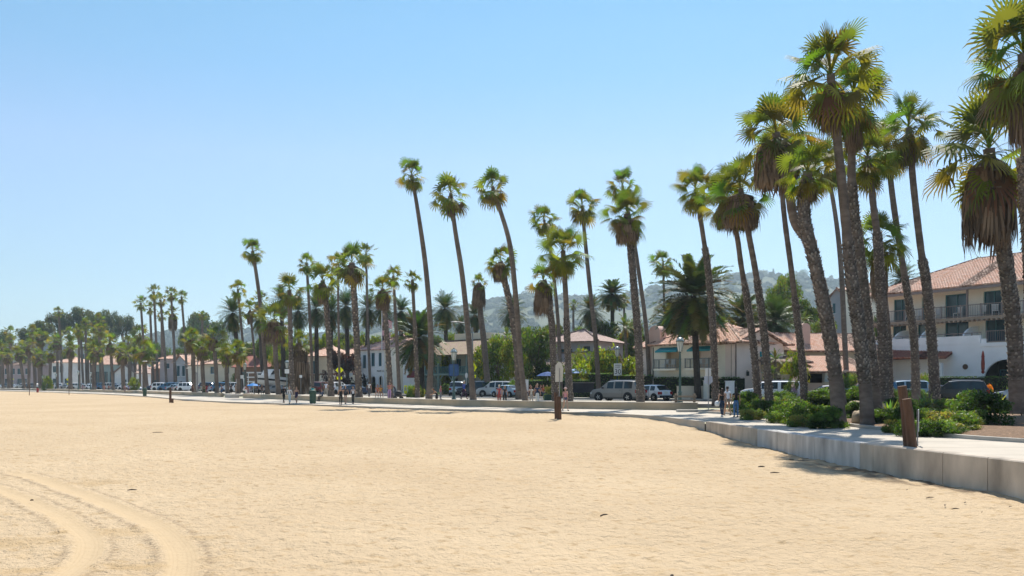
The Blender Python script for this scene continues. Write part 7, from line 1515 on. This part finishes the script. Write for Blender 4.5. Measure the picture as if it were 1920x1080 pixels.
def flag(label, z1, w, h, ang):
    f = thing('flag', label, 'flag', (WX(716, d) + .08, d, GZ + z1), ang); N_ = 14
    fp = lambda u, v: Vector((u * w * .92, .22 * w * math.sin(u * 7 + v * 1.5) * u, -v * h - u * u * h * .45))
    reds = MB(); whs = MB(); bl = MB(); st = MB()
    for i in range(13):
        mb_ = reds if i % 2 == 0 else whs
        for k in range(N_):
            u0, u1 = k / N_, (k + 1) / N_
            if i < 7 and u1 <= .42: continue
            mb_.add([fp(u0, i / 13), fp(u1, i / 13), fp(u1, (i + 1) / 13), fp(u0, (i + 1) / 13)], [(0, 1, 2, 3)])
    for k in range(5): u0, u1 = k / N_, (k + 1) / N_; bl.add([fp(u0, 0), fp(u1, 0), fp(u1, 7 / 13), fp(u0, 7 / 13)], [(0, 1, 2, 3)])
    for r in range(9):
        for c in range(6 if r % 2 == 0 else 5):
            c0 = fp((.03 + c * .06 + (r % 2) * .03), (r + .6) / 18); st.add([c0 + Vector((math.cos(a) * .03, -.012, math.sin(a) * .03)) for a in (0, 1.26, 2.5, 3.77, 5.03)], [(0, 1, 2, 3, 4)])
    reds.build('red_stripes', mat('flag_red', (.45, .03, .05), .8, .1, 2), f); whs.build('white_stripes', mat('flag_white', (.75, .72, .74), .8, .05, 2), f); bl.build('canton', mat('flag_blue', (.03, .05, .20), .8, .1, 2), f); st.build('stars', mat('flag_white', (.75, .72, .74), .8), f)
flag('upper red and white striped flag with a blue starred corner on the flagpole', zt - 1.0, 1.7, 1.25, R(-15)); 
m = MB(); N_ = 10
# lower small flag: pale with reddish band
f2 = MB(); w, h = 1.3, .9; vs = [Vector((i / N_ * w, .15 * math.sin(i * .8), -j * h / 4 - (i / N_) ** 2 * .4)) for j in range(5) for i in range(N_ + 1)]
f2.add(vs, [(j * (N_ + 1) + i, j * (N_ + 1) + i + 1, (j + 1) * (N_ + 1) + i + 1, (j + 1) * (N_ + 1) + i) for j in range(4) for i in range(N_)]); o = f2.build('flag', mat('flag_pink', (.60, .35, .40), .8, .3, 3), None, loc=(WX(716, d) + .08, d, GZ + zt - 3.0)); tag(o, 'lower smaller pinkish flag under the striped flag', 'flag')
# umbrellas and parasols
def parasol(label, px, d, ztop, rad, m, name='parasol', z=GZ, ph=None, open_=True):
    r_ = thing(name, label, 'parasol', (WX(px, d), d, z), 0); post_on(r_, 0, 0, 0, ztop, .03, signw, 'pole'); c = MB()
    if open_:
        n = 10; vs = [(0, 0, ztop)] + [(rad * math.cos(2 * PI * i / n), rad * math.sin(2 * PI * i / n), ztop - rad * .38) for i in range(n)] + [(rad * .55 * math.cos(2 * PI * i / n), rad * .55 * math.sin(2 * PI * i / n), ztop - rad * .13) for i in range(n)]
        c.add(vs, [(0, 11 + i, 11 + (i + 1) % n) for i in range(n)] + [(11 + i, 1 + i, 1 + (i + 1) % n, 11 + (i + 1) % n) for i in range(n)])
    else: c.lathe([(.03, ztop + .1), (.09, ztop - .1), (.14, ztop - .45), (.17, ztop - .5), (.13, ztop - .56), (.17, ztop - 1.2), (.15, ztop - 1.75), (.10, ztop - 1.8), (.17, ztop - 2.0), (.05, ztop - 2.15)], (0, 0, 0), 10)
    c.build('canopy', m, r_)
parasol('bright blue beach umbrella over the resting crowd', 475, hit(475, 1.6)[1], 1.55, .95, mat('blue_nylon', (.03, .22, .60), .6, .1, 3, trans=.3), 'beach_umbrella'); parasol('large blue parasol beneath the dark round tree by the white fence', 1027, 100, 2.9, 1.35, mat('blue_canvas', (.015, .06, .20), .8, .1, 3)); parasol('blue and white parasol under the lilac house porch', 1083, 99, 3.3, 1.6, mat('pale_blue_canvas', (.25, .36, .62), .8, .25, 2))
parasol('small cream parasol in front of the glazed pink-roofed house', 184, 290, 4.2, 2.8, mat('cream_canvas', (.66, .62, .52), .8, .1, 3)); parasol('closed dark red parasol against the white hotel wall', 1843, 83.2, 4.6, .2, mat('rust_canvas', (.28, .05, .03), .85, .2, 5), open_=False)
pt = thing('parasol_finial', 'round dark plaque on the white hotel wall beside the closed red parasol', 'wall plaque', tuple(H_.location + Matrix.Rotation(H_.rotation_euler.z, 3, 'Z') @ Vector((hx(2.7), y0g - .04, 2.75)) * HS), H_.rotation_euler.z); pt.name = 'wall_plaque'; m = MB(); m.xf = Matrix.Rotation(R(90), 4, 'X'); m.lathe([(.01, 0), (.24, 0), (.24, .04), (.01, .06)], n=16); m.build('disc', mat('plaque', (.25, .12, .12), .6), pt); m = MB(); m.xf = Matrix.Rotation(R(90), 4, 'X'); m.lathe([(.24, 0), (.27, 0), (.27, .06), (.24, .06)], n=16); m.build('rim', brownm, pt)
# boxes, low walls, planters near the houses
def low_wall(label, px0, px1, d0, d1, h, m, name='garden_wall', z=.43, t=.3, cat='wall'):
    a = Vector((WX(px0, d0), d0, 0)); b = Vector((WX(px1, d1), d1, 0)); r_ = thing(name, label, cat, (a.x, a.y, z), math.atan2(b.y - a.y, b.x - a.x)); w = (b - a).length; q = MB(); q.bx(0, w, 0, t, -.2, h); q.build('wall_body', m, r_); q = MB(); q.bx(-.04, w + .04, -.04, t + .04, h + .002, h + .08); q.build('coping', m, r_); return r_
low_wall('low cream garden wall beside the tall green lantern', 1269, 1323, 84.5, 84, 1.2, stucco('cream_wall', (.62, .54, .42))); low_wall('cream gate pillar at the end of the low garden wall', 1319, 1330, 83.9, 83.8, 1.75, CREAM, 'gate_pillar', t=.6); low_wall('pink stucco planter wall in front of the portico', 1478, 1545, 82.4, 82, 1.5, stucco('planter', (.52, .36, .26))); low_wall('square beige pillar at the back of the white pickup', 1468, 1480, 82, 82, 2.3, BEIGE, 'gate_pillar', t=.7)
low_wall('small pale pillar wall beside the round clipped bush', 1545, 1575, 82.4, 82, 1.6, BEIGE); low_wall('beige board fence behind the yellow bush and palms', 1165, 1192, 97, 97, 3.2, TAN, 'board_fence', cat='fence'); low_wall('white fence behind the low hedge and the wrapped trunks', 981, 991, 99, 99, 1.9, WHITE, 'white_fence', cat='fence'); low_wall('white utility board by the pink gable house stairs', 1361, 1377, 82, 82, 1.7, WHITE, 'sign_board', cat='board')
r_ = thing('newspaper_box', 'bright yellow upright newspaper box by the kerb', 'newspaper box', (WX(760.5, 126), 126, GZ), 0); m = MB(); m.bx(-.22, .22, -.18, .18, 0, 1.25); m.build('cabinet', yel, r_, False, .03); m = MB(); m.bx(-.13, .13, -.20, -.185, .45, 1.05); m.build('door', mat('grey_print', (.35, .38, .35), .6, .4, 12), r_)
r_ = thing('newspaper_box', 'white and dark newspaper box beside the slim bushes', 'newspaper box', (WX(792.5, 122), 122, GZ), 0); m = MB(); m.bx(-.26, .26, -.2, .2, 0, .62); m.build('cabinet', whitem, r_, False, .02); m = MB(); m.bx(-.17, .17, -.22, -.205, .2, .5); m.build('door', blk, r_)
r_ = thing('notice_board', 'wide dark barred notice stand on two legs beyond the silver car', 'notice board', (WX(1091, 89.5), 89.5, GZ), 0); m = MB(); m.bx(-1.25, 1.25, -.08, .08, .55, 1.55); m.build('panel', mat('dark_board', (.03, .03, .04), .7, .3, 3), r_); m = MB(); m.bx(-1.35, 1.35, -.25, .25, 1.553, 1.62); m.build('cover', greym, r_)
for x_ in (-.9, .9): m = MB(); m.bx(x_ - .05, x_ + .05, -.05, .05, 0, .55); m.build('leg', wood2, r_)
r_ = thing('pushchair', 'black pushchair beside the bent person behind the wall', 'pushchair', (hit(747, 1.5)[0], hit(747, 1.5)[1], GZ), R(30)); m = MB(); m.ball((0, 0, .55), (.38, .25, .28), 10, 7); m.build('seat', blackp, r_)
m = MB(); m.tube([(-.3, 0, .15), (.2, 0, .6), (.5, 0, 1.0)], .02, 5); m.build('frame', galv, r_)
for x_, y_ in ((-.35, .2), (-.35, -.2), (.3, .2), (.3, -.2)): m = MB(); m.xf = Matrix.Translation((x_, y_, .13)) @ Matrix.Rotation(R(90), 4, 'X'); m.lathe([(.02, -.03), (.13, -.03), (.13, .03), (.02, .03)], n=10); m.build('wheel', tyrem, r_)
r_ = thing('oval_sign', 'white oval sign on a thin post before the porch house', 'sign', (WX(874.5, 110), 110, GZ), 0); post_on(r_, 0, .03, 0, 2.6, .03, whitem); m = MB(); m.prism([(.17 * math.cos(i * PI / 8), 0, 2.55 + .36 * math.sin(i * PI / 8)) for i in range(16)], (0, .02, 0)); m.build('panel', signw, r_)
for lab, px, dd, zt_, w in (('white square sign on the lantern post by the dark-dressed walkers', 538, 106, 3.3, .27), ('white notice on a post beside the shaggy palm beard', 564, 110, 2.6, .17), ('pale sign on a thin post by the dark date trunk', 453.5, 140, 2.9, .28), ('white sign between the crossing sign and the arcaded building', 658, 147, 3.4, .3)):
    r_ = thing('small_sign', lab, 'sign', (WX(px, dd), dd, GZ), 0); post_on(r_, 0, .03, 0, zt_, .03); sheet(r_, [(-w, zt_ - w * 2), (w, zt_ - w * 2), (w, zt_), (-w, zt_)], 0, .02, signw)
r_ = thing('utility_box', 'grey utility cabinet on the pavement by the parked dark cars', 'utility box', (WX(899, 107), 107, GZ), 0); m = MB(); m.bx(-.35, .35, -.25, .25, .02, 1.15); m.build('cabinet', mat('grey_box', (.28, .27, .24), .7, .15, 4), r_, False, .02); m = MB(); m.bx(-.3, .3, -.27, -.252, .1, 1.0); m.build('door', mat('grey_box', (.28, .27, .24)), r_)
r_ = thing('green_box', 'small dark green box on the pavement behind the wall near the diners', 'box', (WX(1029, 76), 76, GZ), 0); m = MB(); m.bx(-.4, .4, -.3, .3, 0, .42); m.build('bin_body', bing, r_, False, .03); m = MB(); m.bx(-.43, .43, -.33, .33, .422, .50); m.build('lid', bing, r_)
r_ = thing('roof_antenna', 'thin antenna standing on the hotel roof ridge', 'antenna', tuple(H_.location + Matrix.Rotation(H_.rotation_euler.z, 3, 'Z') @ Vector((hx(5.0), 6.9, 12.9)) * HS), 0); post_on(r_, 0, 0, 0, 1.6, .04); m = MB(); m.box((.2, 0, .9), (.5, .05, .1)); m.box((0, 0, 1.5), (.14, .05, .3)); m.build('arms', galv, r_)
def wm(root, v): return Matrix.Translation(root.location) @ root.rotation_euler.to_matrix().to_4x4() @ Matrix.Scale(root.scale.x, 4) @ v
for i, (t, z, yy, lab) in enumerate(((9.3, b2f, .6, 'white chair on the hotel top balcony near the far end'), (8.4, b2f, .7, 'white chair beside the far-end one on the hotel top balcony'), (6.6, b2f, .7, 'pale chair on the hotel top balcony behind the slender palm'), (4.5, b2f, .6, 'white chair on the hotel top balcony between two doors'), (2.4, b2f, .7, 'white chair on the hotel top balcony before the curtained door'), (1.2, b2f, .7, 'second white chair before the curtained door of the hotel top balcony'))):
    chair(lab, wm(H_, Matrix.Translation((hx(t), yy, z)) @ Matrix.Rotation(rnd.uniform(-.6, .6), 4, 'Z')))
for i, (x_, lab) in enumerate(((2.2, 'white chair on the first small balcony under a teal awning'), (3.1, 'white chair beside it under the first teal awning, nearer the lantern'), (6.4, 'white chair on the second small balcony behind the date palm trunk'), (7.3, 'white chair at the open end of the second small balcony'))):
    chair(lab, wm(A_, Matrix.Translation((x_, -.45, 3.12)) @ Matrix.Rotation(rnd.uniform(-.5, .5), 4, 'Z')))
# driftwood and litter on the sand
def drift(label, px, py, ln, rot, r=.02, z=-.93):
    d = (HC - z) * F / (py - HY); zz = interp(d, ZS); m = MB(); pts = [(-ln / 2, 0, 0), (-ln * .1, ln * .02, .012), (ln * .2, 0, .01), (ln / 2, ln * .02, .004)]; m.tube(pts, [r * .6, r, r * .9, r * .3], 6); m.tube([(ln * .2, 0, .01), (ln * .3, ln * .12, .012)], r * .4, 5); o = m.build('driftwood', mat('driftwood_dark', (.07, .05, .035), .9, .3, 20), None, loc=(WX(px, d), d, zz + .02)); o.rotation_euler = (0, 0, R(rot)); tag(o, label, 'driftwood', 'bits of driftwood on the sand')
drift('thin dark stick lying far out on the sand', 296, 824, .50, 5, .018, -.8); drift('short dark stick near the end of the wheel tracks', 248, 928, .24, 5, .018); drift('curled dark scrap on the sand near the middle foreground', 1134, 973, .22, 30, .025); drift('tiny dark scrap by the near wheel track', 60, 947, .08, 0, .02); drift('dark twig at the bottom edge of the sand', 1260, 1079, .14, 60, .02)
drift('brown twig lying off the seawall panel', 1453, 885, .28, -5, .02, -.75); drift('small twig under the pale seawall panels', 1484, 861, .22, 8, .02, -.72); drift('brown seaweed scrap between the twigs near the seawall', 1428, 874, .22, 0, .025, -.74); drift('dark debris close under the seawall near the pale panels', 1420, 832, .6, 10, .05, -.65)
for i in range(7):
    px = rnd.uniform(1640, 1900); py = interp(px, [(1640, 898), (1750, 922), (1900, 938)]) + rnd.uniform(0, 26); drift('thin brown twig among the debris near the foot of the seawall', px, py, rnd.uniform(.08, .3), rnd.uniform(-40, 60), rnd.uniform(.006, .014), -.8)
cam = bpy.data.cameras.new('camera'); co = bpy.data.objects.new('camera', cam); COL.objects.link(co); scene.camera = co
cam.sensor_width = 36; cam.lens = 30.0; cam.shift_y = (HY - 540) / 1920.0; cam.clip_end = 20000; cam.clip_start = .1
co.location = (0, 0, HC); co.rotation_euler = (R(90), 0, 0)
EL, AZ = 57.0, math.atan2(.30, .95)
sd = Vector((math.sin(AZ) * math.cos(R(EL)), math.cos(AZ) * math.cos(R(EL)), math.sin(R(EL))))
sl = bpy.data.lights.new('sun', 'SUN'); sl.energy = 4.9; sl.angle = R(.53); sl.color = (1, .95, .87)
so = bpy.data.objects.new('sun', sl); COL.objects.link(so); so.rotation_euler = (-sd).to_track_quat('-Z', 'Y').to_euler(); so.location = (0, 0, 60)
w = bpy.data.worlds.new('World'); scene.world = w; w.use_nodes = True; nt = w.node_tree
sky = nt.nodes.new('ShaderNodeTexSky'); sky.sky_type = 'NISHITA'; sky.sun_disc = False; sky.sun_elevation = R(EL); sky.sun_rotation = AZ
sky.air_density = 1.0; sky.dust_density = .15; sky.ozone_density = 1.2; sky.altitude = 0
tcw = nt.nodes.new('ShaderNodeTexCoord'); sx = nt.nodes.new('ShaderNodeSeparateXYZ'); nt.links.new(tcw.outputs['Generated'], sx.inputs[0])
rp = nt.nodes.new('ShaderNodeValToRGB'); rp.color_ramp.elements[0].position = .02; rp.color_ramp.elements[0].color = (.58, .65, .69, 1); rp.color_ramp.elements[1].position = .66; rp.color_ramp.elements[1].color = (1, 1, 1, 1)
for p_, c_ in ((.12, (.60, .67, .70, 1)), (.25, (.74, .78, .82, 1)), (.34, (.56, .78, .81, 1)), (.386, (.53, .79, .81, 1)), (.46, (.44, .76, .80, 1))): e_ = rp.color_ramp.elements.new(p_); e_.color = c_
nt.links.new(sx.outputs['Z'], rp.inputs[0]); mxs = nt.nodes.new('ShaderNodeVectorMath'); mxs.operation = 'MULTIPLY'; nt.links.new(sky.outputs[0], mxs.inputs[0]); nt.links.new(rp.outputs[0], mxs.inputs[1])
nt.links.new(mxs.outputs[0], nt.nodes['Background'].inputs[0]); nt.nodes['Background'].inputs[1].default_value = .122
hz = MB(); hz.bx(-3200, 4200, -60, 5200, -12, 420); hz.mi = 0
hm = bpy.data.materials.new('haze'); hm.use_nodes = True; hn = hm.node_tree; hn.nodes.clear()
ho = hn.nodes.new('ShaderNodeOutputMaterial'); pv = hn.nodes.new('ShaderNodeVolumePrincipled')
pv.inputs['Color'].default_value = (.72, .90, 1, 1); pv.inputs['Density'].default_value = .00019; pv.inputs['Anisotropy'].default_value = .3
hn.links.new(pv.outputs[0], ho.inputs['Volume'])
o = hz.build('haze', hm); tag(o, kind='stuff')
scene.view_settings.view_transform = 'Standard'; scene.view_settings.look = 'None'
scene.view_settings.exposure = .60; scene.view_settings.gamma = 1
scene.cycles.volume_bounces = 0; scene.cycles.max_bounces = 6; scene.cycles.transparent_max_bounces = 8
scene.cycles.diffuse_bounces = 5; scene.cycles.glossy_bounces = 2; scene.cycles.transmission_bounces = 3
scene.cycles.use_denoising = True
scene.cycles.use_adaptive_sampling = True
scene.cycles.sample_clamp_indirect = 5
